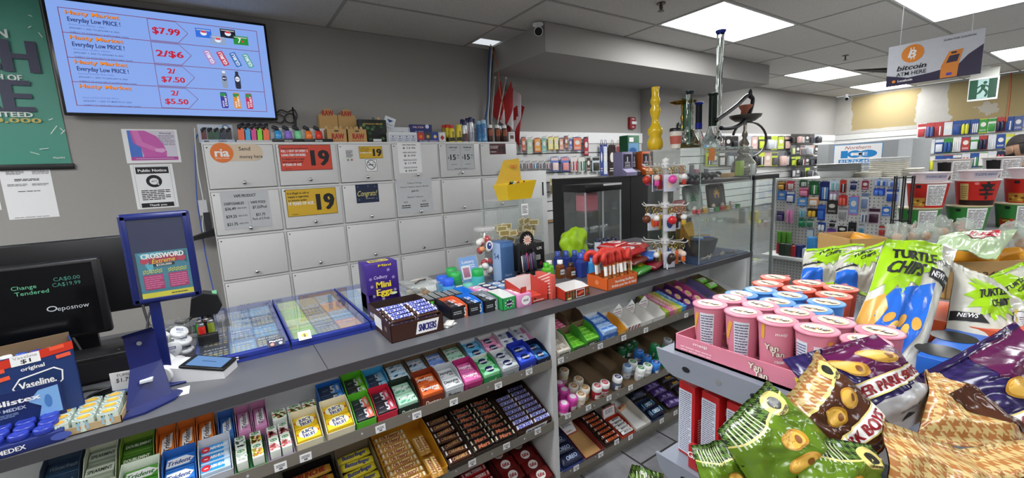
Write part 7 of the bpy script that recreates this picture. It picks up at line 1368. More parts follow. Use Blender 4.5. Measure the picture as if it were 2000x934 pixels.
for i, (a, r, z) in enumerate(items):
    tier = ('bottom', 'middle', 'top')[(z > .3)+(z > .5)]; b = B(); c = rr.choice(KC); b.tube([V((.008*cos(q), 0, -.012+.008*sin(q))) for q in [2*pi*k/10 for k in range(10)]], .0014, mat('#c0a860', .25, .9), 5, True); b.tube([(0, 0, -.02), (0, 0, -.035)], .0015, mat('#c0a860', .25, .9), 5)
    ty = i % 4
    if ty == 0: b.ball((0, 0, -.047), .013, mat(rr.choice(['#e0c8b8', '#e4e4e0']), .4), 10); b.box(-.009, -.006, -.08, .009, .006, -.058, mat(c, .4), .003)
    elif ty == 1: b.box(-.010, -.004, -.095, .010, .004, -.035, mat(c, .5), .003)
    elif ty == 2: b.ball((0, 0, -.055), .018, mat(c, .3), 12)
    else: b.box(-.028, -.002, -.105, .028, .002, -.035, mat('#c8ccd8', .3), .001); b.F = frontF(-.0025, -.07); b.oval(0, 0, .014, .022, c_(c), 1); b.oval(.002, .016, .009, .009, c_('#e0c8b8'), 2)
    tag(b.build('keyring', None, (2.115+r*cos(a), 1.545+r*sin(a), ZT+z-.003), (0, 0, rr.random()-.5)), '%s keyring on the %s tier, %s arm %s' % (('figure', 'strap', 'ball', 'card')[ty], tier, ORD[int((a-.2)/(pi/4)+.5)], 'tip' if i % 2 == 0 else 'middle'), 'keyring').scale = (1.35,)*3

# ================================================================== HANGING GOODS
HK = mat('#8a8c90', .3, .8)
def hang(px0, py0, px1, py1, col, c2, lab, cat='packet', at=aty, K=3.84, st=0, word=None, name='blister_pack', th=.018, wz=1.0):
    """packet hung on a wall hook; upright rectangle given by its corners in the photo"""
    a, c = at(px0, py0, K), at(px1, py1, K)
    if at is aty: w = abs(c.x-a.x); o = V(((a.x+c.x)/2, K, c.z)); rz = 0
    else: w = abs(a.y-c.y); o = V((K, (a.y+c.y)/2, c.z)); rz = -pi/2
    h = abs(a.z-c.z); w = max(w*.94, .012); t = thing(name, lab, cat, o, rz); b = B(frontF(-.0006, h/2)); b.box(-w/2, 0, 0, w/2, .003, h, mat(col, .35), 0)
    m2 = mat(c2, .3, var=.15, scale=60)
    if st == 0: b.rect(0, .36*h, w*.9, h*.2, m2, 1); b.box(-w*.36, -th, h*.08, w*.36, 0, h*.62, m2, min(w, h, th)*.25)
    elif st == 1: b.lathe([(w*.16, 0), (w*.2, h*.1), (w*.2, h*.6), (w*.08, h*.7)], m2, (-w*.2, -w*.16, h*.04), 10); b.lathe([(w*.16, 0), (w*.2, h*.1), (w*.2, h*.6), (w*.08, h*.7)], m2, (w*.2, -w*.16, h*.04), 10)
    elif st == 2:
        for k in range(4): b.box((-.42+.22*k)*w, -th*.5, h*.08, (-.26+.22*k)*w, 0, h*.7, mat((col, c2, '#d8d8d8', c2)[k], .4), .001)
    else: b.rect(0, 0, w*.92, h*.9, m2, 1); b.oval(0, .1*h, w*.3, h*.16, c_('#d8d4cc'), 2); b.lines(0, -.3*h, w*.7, h*.14, 2, c_('#d8d4cc'), 2)
    if word: b.text(word, 0, .36*h, h*.11, PW if st != 3 else c_(c2), w*.7, 'c', .03, .1, 3)
    b.build('packet', t); B().tube([(0, .04, h+.004), (0, -.03, h+.004), (0, -.045, h+.012)], .0025, HK, 5).build('hook', t); return t
S = ['#2c3a6a/#c86a4a', '#dcd8d0/#a8c8a8', '#b83a34/#e0a040', '#dcd4d0/#7ab8a8', '#d8bc2a/#e8e0a0', '#d8bc2a/#e8e0a0', '#26306a/#d8a088', '#3a3a58/#a85a3a', '#d8c8c0/#5a6ab0', '#2a3a8a/#d87a5a', '#1c1c20/#a83040']
for q, (x0, x1, y0, y1) in enumerate(((1018, 1028, 268, 296), (1029, 1041, 270, 300), (1043, 1057, 270, 297), (1058, 1068, 268, 299), (1070, 1081, 268, 292), (1082, 1091, 268, 292), (1092, 1101, 270, 294), (1102, 1110, 266, 291), (1111, 1118, 270, 292), (1119, 1136, 268, 294), (1140, 1150, 268, 305))):
    c, d = S[q].split('/'); hang(x0, y0, x1, y1, c, d, '%s on the top slat wall hooks, %s from left' % (('birthday candle packet', 'yellow number candle packet')[c == '#d8bc2a'], nth(q, 99)), 'candle', st=3, word=str((0, 3, 2, 3, 4, 6, 0, 1, 7, 9, 8)[q]))
for q in range(5): hang(1012+q*13, 316, 1024+q*13, 330, '#b8b4b4', ('#6a6a78', '#8a5a5a', '#5a7a9a')[q % 3], 'small grey candle packet in the second row above the yellow tray, %s along' % nth(q, 99), st=2)
for q, (x0, x1, c, d) in enumerate(((1075, 1092, '#5a78c0', '#e0c8c0'), (1095, 1112, '#5a78c0', '#d89090'), (1114, 1128, '#d8d0cc', '#b83a4a'), (1129, 1143, '#d0d0c8', '#3a7a5a'), (1145, 1154, '#c8d0cc', '#4a3a34'), (1156, 1172, '#c0ccd0', '#3a3834'))): hang(x0, 307, x1, 335, c, d, 'party packet in the second hook row, %s of six' % nth(q, 6, z='sixth'), st=(0, 0, 2, 2, 3, 0)[q])
for q, (x0, x1, c, d) in enumerate(((1074, 1084, '#c8b8b4', '#b8b040'), (1088, 1106, '#ccbcb8', '#9ab89a'), (1109, 1126, '#ccb8b0', '#a86a5a'), (1128, 1140, '#c8d0c0', '#5aa04a'), (1142, 1155, '#d0d4c0', '#8ab83a'), (1157, 1168, '#c8cca8', '#b8b040'))): hang(x0, 350, x1, 379 if q < 4 else 362, c, d, 'toy packet in the third hook row, %s of six' % nth(q, 6, z='sixth'))
for q, (x0, x1, c, d) in enumerate(((1172, 1178, '#26306a', '#3a4a9a'), (1178, 1187, '#2a3a8a', '#c8ccd8'), (1188, 1203, '#2c1c20', '#2c1c20'), (1204, 1210, '#c8a090', '#8a3a4a'), (1210, 1221, '#6ab86a', '#8a9ad8'), (1222, 1232, '#a82a2c', '#8a1c20'), (1233, 1243, '#8a8a84', '#3a3a3c'))):
    o = hang(x0, 283, x1, 343 if q < 4 else 322, c, d, 'paper gift bag with rope handles on the slat wall, %s from the left' % nth(q, 99), 'gift bag', st=3, name='gift_bag'); b = B(); a, e = aty(x0, 283, 3.83), aty(x1, 283, 3.83); b.tube([V((-.02, 0, .0)), V((-.01, 0, .06)), V((.01, 0, .06)), V((.02, 0, 0))], .003, mat(c, .5), 6); b.build('rope_handle', o, (0, -.004, aty(x0, 283, 3.84).z-o.location.z))
def bulk(x0, x1, y0, y1, n, m, at, K, lab, cat, cols, gap=.94, **k):
    for j in range(m):
        for i in range(n):
            a, c = x0+(x1-x0)*i/n, x0+(x1-x0)*(i+gap)/n; e, f = y0+(y1-y0)*j/m, y0+(y1-y0)*(j+.82)/m; sl = (k.get('sl', 0))*(i/n)
            hang(a, e+sl, c, f+sl, rr.choice(cols), rr.choice(cols), '%s, %s row, %s from left' % (lab, nth(j, 99), nth(i, 99)), cat, at, K, (i+j*2) % 4)
MIX = ['#c8c4c0', '#1f1f24', '#8a3a3a', '#1a1a1e', '#4a4a52', '#c8a8a0', '#3a3a40', '#2a2a2e', '#b8c83a', '#b0b4b8', '#6a6a70']
bulk(1378, 1545, 266, 330, 13, 2, aty, 3.84, 'small hardware packet on the wall behind the pipes', 'packet', MIX)
bulk(1545, 1600, 262, 350, 6, 4, aty, 3.80, 'dark cable packet at the slat wall far end', 'packet', MIX+['#1f1f24', '#2a2a30'])
bulk(1792, 1998, 242, 340, 12, 3, atx, BX-.06, 'household packet on the far slat wall', 'packet', ['#3a8a3a', '#2a4a8a', '#d8d4d0', '#a83a3a', '#1f2440', '#c8ccd0', '#c8c83a', '#4a5a8a'], sl=-16)
# pegboard stand
GXp = 3.90; a, c = atx(1518, 350, GXp), atx(1760, 346, GXp)
t = thing('pegboard_stand', 'white pegboard end panel hung with toiletries', 'shelving', (GXp, (a.y+c.y)/2, 0)); w = abs(a.y-c.y)
pm = bpy.data.materials.new('perforated_white_board'); pm.use_nodes = True; nt = pm.node_tree; p = nt.nodes['Principled BSDF']; tc = nd(nt, 'ShaderNodeTexCoord'); mp = nd(nt, 'ShaderNodeMapping'); mp.inputs['Scale'].default_value = (40, 40, 40)
fr_ = nd(nt, 'ShaderNodeVectorMath', operation='FRACTION'); sb = nd(nt, 'ShaderNodeVectorMath', operation='SUBTRACT'); sb.inputs[1].default_value = (.5, .5, .5); sp = nd(nt, 'ShaderNodeSeparateXYZ'); cb = nd(nt, 'ShaderNodeCombineXYZ'); ln = nd(nt, 'ShaderNodeVectorMath', operation='LENGTH'); lt = nd(nt, 'ShaderNodeMath', operation='LESS_THAN'); lt.inputs[1].default_value = .16; mx = nd(nt, 'ShaderNodeMix', data_type='RGBA'); mx.inputs[6].default_value = (*lin('#c6c6c2'), 1); mx.inputs[7].default_value = (*lin('#4a4a48'), 1)
for x, y in ((tc.outputs['Object'], mp.inputs[0]), (mp.outputs[0], fr_.inputs[0]), (fr_.outputs[0], sb.inputs[0]), (sb.outputs[0], sp.inputs[0]), (sp.outputs[1], cb.inputs[0]), (sp.outputs[2], cb.inputs[1]), (cb.outputs[0], ln.inputs[0]), (ln.outputs['Value'], lt.inputs[0]), (lt.outputs[0], mx.inputs[0]), (mx.outputs[2], p.inputs['Base Color'])): nt.links.new(x, y)
B().box(0, -w/2, .1, .02, w/2, 1.335, pm).build('pegboard', t); B().box(-.01, -w/2-.02, 0, .04, -w/2, 1.34, WHITE).build('upright', t); B().box(-.01, w/2, 0, .04, w/2+.02, 1.34, WHITE).build('upright', t); B().box(.04, -w/2, .1, .9, w/2, 1.325, WHITE).build('body', t); B().box(-.22, -w/2, .70, 0, w/2, .725, WHITE, .003).build('shelf', t)
PB = [(1520, 1534, 355, 371, '#1c1c1c', '#d8a84a'), (1536, 1551, 354, 371, '#c83a4a', '#dcdcd8'), (1519, 1535, 373, 391, '#2a6ac8', '#4a8ad8'), (1536, 1552, 374, 396, '#2458a8', '#d8dce0'), (1517, 1531, 413, 432, '#2a2a5a', '#6a5a8a'), (1535, 1551, 400, 437, '#c8c4c8', '#d88ab8'), (1561, 1577, 352, 365, '#2a5a34', '#c8c8c8'), (1561, 1580, 366, 384, '#a83a64', '#d88aa8'), (1580, 1599, 354, 381, '#1f5a34', '#3a8a4a'), (1558, 1577, 386, 403, '#2a7ac0', '#5a9ad8'), (1580, 1599, 384, 403, '#d88a3a', '#e8e0d8'), (1560, 1575, 406, 425, '#c8d0d4', '#7ab0c0'), (1577, 1596, 407, 424, '#3a2a1c', '#d8b03a'), (1559, 1575, 427, 444, '#8ac0b0', '#2a8a5a'), (1576, 1590, 427, 445, '#c8ccc8', '#3a7a5a'), (1601, 1619, 355, 392, '#1c2a6a', '#5a8ac8'), (1597, 1611, 400, 431, '#2a4a9a', '#3a6ac0'), (1597, 1612, 434, 451, '#2a4a9a', '#d8dce0'), (1620, 1640, 352, 372, '#c8d8e0', '#7ac0c8'), (1620, 1636, 374, 391, '#a88aa8', '#d8d8dc'), (1641, 1652, 352, 377, '#c8382c', '#2a1c1c'), (1638, 1654, 381, 402, '#b82c2c', '#d85a4a'), (1615, 1635, 392, 418, '#1c1818', '#3a3434'), (1637, 1656, 404, 429, '#c8c4c4', '#8a8a8a'), (1660, 1675, 354, 372, '#b8b8c4', '#1c2458'), (1659, 1675, 383, 420, '#d86ab0', '#6a9ad8'), (1619, 1634, 431, 444, '#d8d8d8', '#1c1c1c'), (1615, 1632, 446, 467, '#9a5aa8', '#5a3a8a'), (1635, 1655, 440, 459, '#dcdcdc', '#1f1f1f'), (1657, 1671, 434, 466, '#1c1c1e', '#2a2a2e'), (1633, 1652, 464, 480, '#b8b4c0', '#7a6a8a'), (1575, 1589, 448, 464, '#4a7ac0', '#c8d8e4'), (1595, 1609, 456, 474, '#8a2a34', '#c8a848'), (1683, 1697, 352, 372, '#c8c4c8', '#8a2a44'), (1682, 1696, 376, 410, '#c8ccd0', '#6a7a9a'), (1681, 1694, 413, 436, '#c8ccd0', '#4a5a7a'), (1708, 1732, 350, 364, '#a8b8d0', '#2a5ac0'), (1734, 1756, 352, 366, '#b8c4d8', '#3a6ac8'), (1706, 1728, 368, 382, '#2a4ab0', '#4a7ad8'), (1730, 1756, 368, 396, '#c8d0d8', '#2a50a8'), (1722, 1740, 402, 424, '#c8ccc8', '#2a6ac0'), (1696, 1719, 406, 438, '#c8b8c0', '#3a1c30'), (1677, 1688, 440, 462, '#b8c0c8', '#4a8aa8'), (1716, 1730, 440, 462, '#c8c4c0', '#b83a34'), (1734, 1748, 440, 466, '#c8c4c0', '#a82a2a')]
CN = {'white': 'dcdcd8', 'black': '1c1c1c', 'grey': '8a8a8a', 'blue': '2a5ac0', 'navy': '1c2458', 'sky blue': '6aa8d8', 'red': 'b83030', 'pink': 'd870a8', 'purple': '7a4a98', 'green': '2f7a45', 'teal': '7ab8b0', 'orange': 'd88a3a', 'gold': 'd0a840', 'brown': '3a2a1c', 'lime': 'a8d038'}
def cname(h): a = [int(h[i:i+2], 16) for i in (1, 3, 5)]; return min(CN, key=lambda k: sum((int(CN[k][j*2:j*2+2], 16)-a[j])**2 for j in range(3)))
bands = {}
for i, (x0, x1, y0, y1, c, d) in enumerate(sorted(PB)):
    bd = 'upper' if y0 < 398 else 'middle' if y0 < 430 else 'lower'; k = bands[bd] = bands.get(bd, -1)+1
    hang(x0, y0, x1, y1, c, d, '%s and %s pegboard packet, %s from the left in the %s band' % (cname(c), cname(d), ORD[k] if k < 20 else 'last but %s' % ('one', 'two', 'three', 'four', 'five', 'six')[k-20], bd), 'toiletries', atx, GXp-.012, (0, 3, 0, 1, 2)[i % 5])
for q in range(3): y = atx(1524+9*q, 480, GXp-.1).y; odd('mouthwash_tube', 'green topped red tube on the pegboard shelf, %s of three' % nth(q, 3), 'tube', (GXp-.12, y, .726), lambda b: (b.lathe([(.02, 0), (.019, .08), (.017, .09)], mat('#a82434', .4), n=12), b.lathe([(.017, .09), (.02, .18), (.018, .185)], mat('#5a9a34', .4), n=12)))
for q, (px, c, hh) in enumerate(((1530, '#2a3a2c', .10), (1541, '#3a4a3c', .10), (1552, '#a82c34', .09), (1563, '#24306a', .10), (1573, '#c8d0e0', .08), (1585, '#3a8ac8', .17), (1600, '#24306a', .06))): odd('ointment_jar', 'small %s jar on the pegboard shelf, %s from the left' % (cname(c), nth(q, 99)), 'jar', (GXp-.17, atx(px, 495, GXp-.17).y, .726), lambda b: b.box(-.025, -.03, 0, .025, .03, hh, mat(c, .3), .008))
# ================================================================== FAR SIDE: ICE CHEST, SIGNS, FOOD TRAYS
sideF = lambda x=0., y=0., z=0.: frame((x, y, z), (0, -1, 0), (0, 0, 1))      # printing on a face that looks along -X
a, c = atx(1597, 283, 8.), atx(1785, 268, 8.); w = a.y-c.y; t = thing('ice_chest', 'grey steel ice freezer with a white and blue ice sign', 'freezer', (8.0, (a.y+c.y)/2, 0)); gm = mat('#a0a3a4', .4, .3)
B().box(0, -w/2, 0, .9, w/2, 1.70, gm, .01).build('body', t); B().box(-.02, -w/2+.02, .35, -.001, w/2-.02, 1.33, mat('#8e9192', .35, .3), .006).build('door', t)
b = B(sideF(-.003, .0, 1.53)); b.box(-.002, -.42, 1.36, 0, .42, 1.69, gm)
b.F = sideF(-.0035, .05, 1.52); b.rect(0, 0, .60, .30, PW, 1); b.edge(0, 0, .60, .30, .008, c_('#3a8ac8'), 2); b.text('Northern', 0, .10, .05, c_('#a83a3a'), .32, 'c', .0, .3, 3)
bl = c_('#2a86c8'); b.rect(-.16, .0, .09, .11, bl, 3); b.ring(-.03, .0, .09, .055, .035, bl, 3); b.oval(.13, .0, .11, .055, bl, 3); b.text('ICE', .03, 0, .05, PW, .2, 'c', .03, 0, 4); b.rect(0, -.105, .46, .055, bl, 3); b.text('819-767-4423', 0, -.105, .04, PW, .42, 'c', .03, 0, 4); b.build('sign_panel', t)
# hanging bitcoin sign
SX = 4.7; tl, br = atx(1737, 90, SX), atx(1912, 158, SX); tr = atx(1925, 62, SX); w = tl.y-tr.y; h = .315; t = thing('hanging_sign', 'white and purple ATM sign with orange coin hanging from ceiling', 'sign', (SX, (tl.y+tr.y)/2, 2.205)); b = B(sideF(-.0045)); dk = c_('#2b2340'); gy = c_('#c3c5cc')
b.box(-.004, -w/2, -h/2, .004, w/2, h/2, mat('#c3c5cc', .4)); b.put([(-w/2, -h/2), (w/2, -h/2), (w/2, .16*h), (w*.36, -.02*h), (w*.27, -.22*h), (0, -.3*h), (-.25*w, -.34*h), (-w/2, -.22*h)], [(0, 6, 7), (0, 5, 6), (0, 4, 5), (0, 1, 4), (1, 3, 4), (1, 2, 3)], dk, 1)
og = c_('#d8822c'); b.oval(-.22*w, .24*h, .068, .068, og, 2, n=28); b.text('B', -.22*w, .24*h, .062, PW, None, 'c', .05, .1, 3, None, -.15)
for s in (-1, 1): b.rect(-.225*w+s*.009, .24*h+.038, .006, .014, PW, 3); b.rect(-.215*w+s*.009, .24*h-.038, .006, .014, PW, 3)
b.text('bitcoin', -.22*w, -.08*h, .040, INK, .18, 'c', .03, .2, 3); b.text('ATM HERE', -.22*w, -.23*h, .030, INK, .18, 'c', .01, 0, 3); b.oval(-.41*w, -.39*h, .011, .011, og, 3); b.text('Localcoin', -.28*w, -.39*h, .018, PW, .09, 'c', .03, 0, 3); b.text('SCAN FOR COUPON', .26*w, .40*h, .013, INK, .17, 'c', .01, 0, 3)
b.poly([(.10*w, -.48*h), (.10*w, -.2*h), (.17*w, .12*h), (.31*w, .14*h), (.28*w, -.15*h), (.27*w, -.48*h)], og, 3); b.poly([(.15*w, -.14*h), (.18*w, .02*h), (.28*w, .03*h), (.26*w, -.13*h)], dk, 4); b.rect(.22*w, .08*h, .03, .015, c_('#3a2a2a'), 4); b.rect(.19*w, -.4*h, .03, .02, c_('#4a3aa0'), 4); b.build('panel', t)
for y in (tl.y-.07, tr.y+.07): tag(B().tube([(SX, y, 2.36), (SX, y, CZ)], .0022, mat('#d8d8d8', .5), 5).build('hanging_wire'), 'thin white wire holding the %s end of the purple ATM sign' % ('orange coin' if y > 1 else 'coupon'), 'wire')
# exit sign
EX = 9.9; a, c = atx(1893, 160, EX), atx(1948, 188, EX); w = a.y-c.y; t = thing('exit_sign', 'green running man exit sign hanging below the ceiling', 'sign', (EX, (a.y+c.y)/2, (a.z+c.z)/2)); h = .34; b = B(sideF(-.0215)); B().box(-.02, -w/2, -h/2, .02, w/2, h/2, WHITE, .004).build('housing', t); B().box(-.02, -w*.48, h/2, .02, w*.48, h/2+.13, mat('#b8b8b0', .3)).build('canopy', t); B().box(-.01, -.05, h/2+.13, .01, .05, CZ-t.location.z, WHITE).build('stem', t)
g1 = em('#1c5c40', .8); lt_ = em('#bfe6e0', .9); b.rect(0, 0, w*.92, h*.84, g1, 1); b.rect(0, 0, w*.36, h*.82, lt_, 2); b.oval(.02, .09, .022, .022, g1, 3); b.poly([(-.02, .07), (.03, .06), (.02, -.02), (-.02, -.01)], g1, 3); b.line(.02, -.01, .05, -.06, .03, g1, 3); b.line(.05, -.06, .03, -.12, .025, g1, 3); b.line(-.01, -.01, -.04, -.06, .03, g1, 3); b.line(-.04, -.06, -.09, -.07, .025, g1, 3); b.line(-.01, .06, -.06, .02, .02, g1, 3); b.line(.03, .05, .07, .01, .02, g1, 3); b.build('pictogram', t)
tag(B().tube(smooth([atx(1975, 142, 11.1), atx(1972, 190, 11.1), atx(1966, 238, 11.05)]), .012, mat('#a8643a', .5), 6).build('cable'), 'orange brown cable hanging down the drywall at the right edge', 'cable')
# foil pans and foam boxes on the stand behind the pegboard
al = mat('#c6c8c6', .4, .45)
for k in range(5): odd('foil_pan', 'silver foil pan in the stack on the pegboard stand, %s from the bottom' % nth(k, 99), 'pan', (4.25, atx(1637, 340, 4.25).y, 1.327+k*.014), lambda b: (b.lathe([(.12, 0), (.15, .055), (.165, .057)], al, n=24), ))
for n_, (px, k0, X) in enumerate(((1665, 2, 4.3), (1698, 3, 4.3), (1735, 8, 4.35), (1765, 4, 4.4))):
    for k in range(k0): odd('foam_box', 'white foam food box, %s stack from the left, %s from the bottom' % (nth(n_, 4, z='fourth'), nth(k, 99)), 'box', (X, atx(px, 340, X).y, 1.327+k*.0145), lambda b: b.box(-.10, -.10, 0, .10, .10, .0135, mat('#d8d4c8', .7), .008))
for k in range(3): odd('foil_pan', 'square foil pan on top of the tallest foam box stack, layer %s' % ORD[k], 'pan', (4.35, atx(1735, 340, 4.35).y, 1.4435+k*.010), lambda b: b.box(-.10, -.10, 0, .10, .10, .009, al, .003))
odd('black_wire_rack', 'black wire rack beside the noodle bowls', 'rack', (2.5, atx(1768, 450, 2.5).y, 0), lambda b: [b.box(.03*q, -.10+.03*k, 0, .03*q+.005, -.095+.03*k, 1.40, BLACK) for q in range(2) for k in (3, 4, 5)]+[b.box(0, -.01, z, .035, .055, z+.005, BLACK) for z in (1.0, 1.2, 1.39)])
# ------------------------------------------------------------------ noodle bowls, three tiers; each tier stands on the lids of the one below
NS = {}
def bowl(px, D, z0, kind, lab, s=1.):
    p = atd(px, 400, D); key = kind
    if key not in NS:
        t = thing('noodle_bowl', lab, 'noodle bowl'); c = {'red': '#b8241c', 'green': '#2f7a34', 'cap': '#d0c0c4', 'ginger': '#b8241c', 'white': '#c4c2c0'}[kind]; h, r1, r0 = .112, .074, .060
        if kind == 'cap': h, r0, r1 = .038, .058, .069
        b = B(); b.lathe([(r0, 0), (r1, h)], mat(c, .35), n=30); b.seg = .02; F0 = lambda r0_, r1_, h_: (lambda x, y, d=0.: V((-(r0_+(r1_-r0_)*y/h_+d+.0004)*cos(x/r1_), -(r0_+(r1_-r0_)*y/h_+d+.0004)*sin(x/r1_)*1., y))); F = F0(r0, r1, h)
        if kind == 'cap': b.rect(.02, h*.55, .09, h*.7, c_('#b8b4c0'), 1, F); b.lines(.02, h*.6, .08, h*.3, 2, c_('#3a3a6a'), 2, F, rnd=random.Random(1))
        elif kind == 'ginger':
            b.seg = .008; b.rect(-.052, .062, .034, .075, c_('#c8b878'), 1, F); b.lines(-.052, .06, .028, .06, 6, c_('#8a7440'), 2, F); b.text('辛', .03, .066, .062, INK, .058, 'c', .03, 0, 3, F); b.rect(.0, .012, .16, .022, c_('#241814'), 1, F); b.oval(-.008, .100, .008, .006, c_('#d87a7a'), 2, F)
        else:
            b.rect(.028, h*.52, .075, h*.86, PW, 1, F); b.lines(.028, h*.5, .068, h*.78, 14, INK, 2, F, .4, random.Random(2)); b.rect(-.045, h*.5 if kind == 'white' else h*.22, .062, h*.8 if kind == 'white' else h*.36, c_({'red': '#b88a3a', 'green': '#b8341c'}.get(kind, '#1c1a1c')), 1, F); b.rect(-.04, h*.86, .018, h*.12, INK, 2, F)
            if kind == 'green': b.rect(-.045, h*.32, .03, h*.16, c_('#2a1a10'), 2, F); b.text('RAMYUN', -.045, h*.32, h*.1, c_('#d8a83a'), .028, 'c', .03, 0, 3, F)
            else: [b.oval(-.065+.012*k, h*(.14+.07*(k % 3)), .007, .005, c_('#d8b84a' if k % 2 else '#6a3a14'), 2, F, 8) for k in range(5)]
        b.seg = None; b.build('bowl_body', t); B().lathe([(r1, h-.003), (r1+.005, h), (r1+.004, h+.004), (0, h+.004)], mat({'green': '#b8b08a', 'cap': '#d8c8cc'}.get(kind, '#d8ccc8'), .3), n=30).build('lid', t); NS[key] = t
    else: t = dup(NS[key], label=lab)
    t.location = (p.x, p.y, z0); t.rotation_euler = (0, 0, atan2(-p.y, -p.x)-pi+.12); return t
for i, px in enumerate((1808, 1903, 2000, 2097)):
    w_ = ('left', 'second from left', 'third from left', 'right')[i]
    bowl(px-12, 2.0, 1.131, 'green', 'green and red noodle bowl in the lowest tier, %s' % w_); bowl(px, 2.0, 1.248, 'ginger' if i == 1 else 'red', ('red noodle bowl with a big black brush character' if i == 1 else 'red noodle bowl with white nutrition label in the middle tier, %s' % w_)); bowl(px+2, 2.0, 1.365, 'cap', 'pale pink shallow bowl on top of the red tier, %s' % w_)
    bowl(px+44, 2.3, 1.34, 'white', 'white noodle bowl with label in the second rank behind, %s' % w_)
t = thing('food_shelf', 'grey shelf unit carrying the tiers of noodle bowls', 'shelving'); p, q, r_, u_ = atd(1780, 450, 1.88), atd(2160, 450, 1.88), atd(2160, 450, 2.46), atd(1790, 450, 2.46); g_ = mat('#9a9ca0', .4)
B().prism([(v.x, v.y) for v in (p, q, r_, u_)], 0, 1.13, g_).build('body', t); p, q = atd(1795, 450, 2.2), atd(2160, 450, 2.2); B().prism([(v.x, v.y) for v in (p, q, r_, u_)], 1.1305, 1.339, g_).build('riser', t)
# ------------------------------------------------------------------ person behind the bowls: head and shoulders show
P = atd(1990, 302, 4.0); PX, PY = P.x, P.y; t = thing('person', 'bearded dark haired person in black top looking down to the right', 'person', (PX, PY, 0)); skin = mat('#8a6a54', .55); blk = mat('#151517', .7); hr = mat('#17120f', .7, bump=.5, scale=90)
me = bpy.data.meshes.new('body'); J = [((0, 0, .95), .15), ((0, 0, 1.12), .145), ((0, 0, 1.26), .15), ((0, 0, 1.345), .07), ((0, -.01, 1.39), .055), ((0, .17, 1.30), .06), ((-.04, .24, 1.08), .045), ((-.20, .20, .95), .035), ((-.27, .17, .93), .03), ((0, -.17, 1.30), .06), ((-.04, -.24, 1.08), .045), ((-.20, -.20, .95), .035), ((-.27, -.17, .93), .03), ((0, .09, .84), .095), ((0, .10, .48), .065), ((.02, .10, .09), .045), ((-.1, .11, .04), .035), ((0, -.09, .84), .095), ((0, -.10, .48), .065), ((.02, -.10, .09), .045), ((-.1, -.11, .04), .035)]
E_ = [(0, 1), (1, 2), (2, 3), (3, 4), (2, 5), (5, 6), (6, 7), (7, 8), (2, 9), (9, 10), (10, 11), (11, 12), (0, 13), (13, 14), (14, 15), (15, 16), (0, 17), (17, 18), (18, 19), (19, 20)]
me.from_pydata([j[0] for j in J], E_, []); o = bpy.data.objects.new('body', me); COL.objects.link(o); o.parent = t; me.materials.append(blk); sk = o.modifiers.new('skin', 'SKIN')
for i, (_, r) in enumerate(J): me.skin_vertices[0].data[i].radius = (r, r)
me.skin_vertices[0].data[0].use_root = True; sb_ = o.modifiers.new('sub', 'SUBSURF'); sb_.levels = sb_.render_levels = 2
HZ = P.z+.05; hd = thing('head', None, None); hd.parent = t
def headf(u, v):
    a, th = u*2*pi, v*pi; x, y, z = sin(th)*cos(a), sin(th)*sin(a), cos(th); f = max(0, -x)     # face looks along -X here
    p = V((x*.098, y*.076*(1-.18*max(0, -z)), z*.118)); p.x -= .012*f*max(0, -z); nz = math.exp(-((y/.16)**2+((z+.12)/.2)**2))*(f > .6); p.x -= .022*nz; return p
b = B(); b.grid(headf, 40, 28, skin, True, True)
for s in (-1, 1): b.ball((-.086, s*.030, .008), .012, mat('#d8d4cc', .3), 10, (.6, 1, .5)); b.ball((-.093, s*.030, .006), .006, BLACK, 8, (.5, 1, 1)); b.box(-.101, s*.030-.018, .026, -.088, s*.030+.018, .033, hr, .002); b.ball((.008, s*.077, -.005), .026, skin, 12, (.6, .3, 1.1))
b.box(-.104, -.022, -.058, -.090, .022, -.050, mat('#7a4a40', .5), .002); b.cyl((.012, 0, -.17), .05, .09, skin, 16); b.build('face', hd)
b = B(); b.grid(lambda u, v: headf(u, v*.42)*1.06+V((.010, 0, .012)), 36, 12, hr, True, True); b.grid(lambda u, v: headf(.32*u-.16, .3+v*.35)*1.07+V((.004, 0, 0)), 14, 10, hr, True, True); b.build('hair', hd)
b = B(); b.grid(lambda u, v: headf(.22+.56*u, .60+v*.26)*1.055, 28, 8, hr, True, True); b.build('beard', hd)
hd.location = (0, 0, HZ); hd.rotation_euler = (0, -.22, -2.2); hd.name = 'head'
for s in (-1, 1):
    b = B(); b.ball((0, 0, 0), .038, skin, 12, (1.1, .9, .5))
    for k in range(4): b.tube([V((-.03, -.024+.016*k, 0)), V((-.062-.004*(k in (1, 2)), -.026+.017*k, -.004)), V((-.085-.006*(k in (1, 2)), -.026+.017*k, -.022))], [.009, .008, .006], skin, 8)
    b.tube([V((.0, s*.03, 0)), V((-.03, s*.05, -.006)), V((-.05, s*.052, -.016))], [.011, .009, .007], skin, 8); b.build('hand', t, (-.30, s*.165, .925))

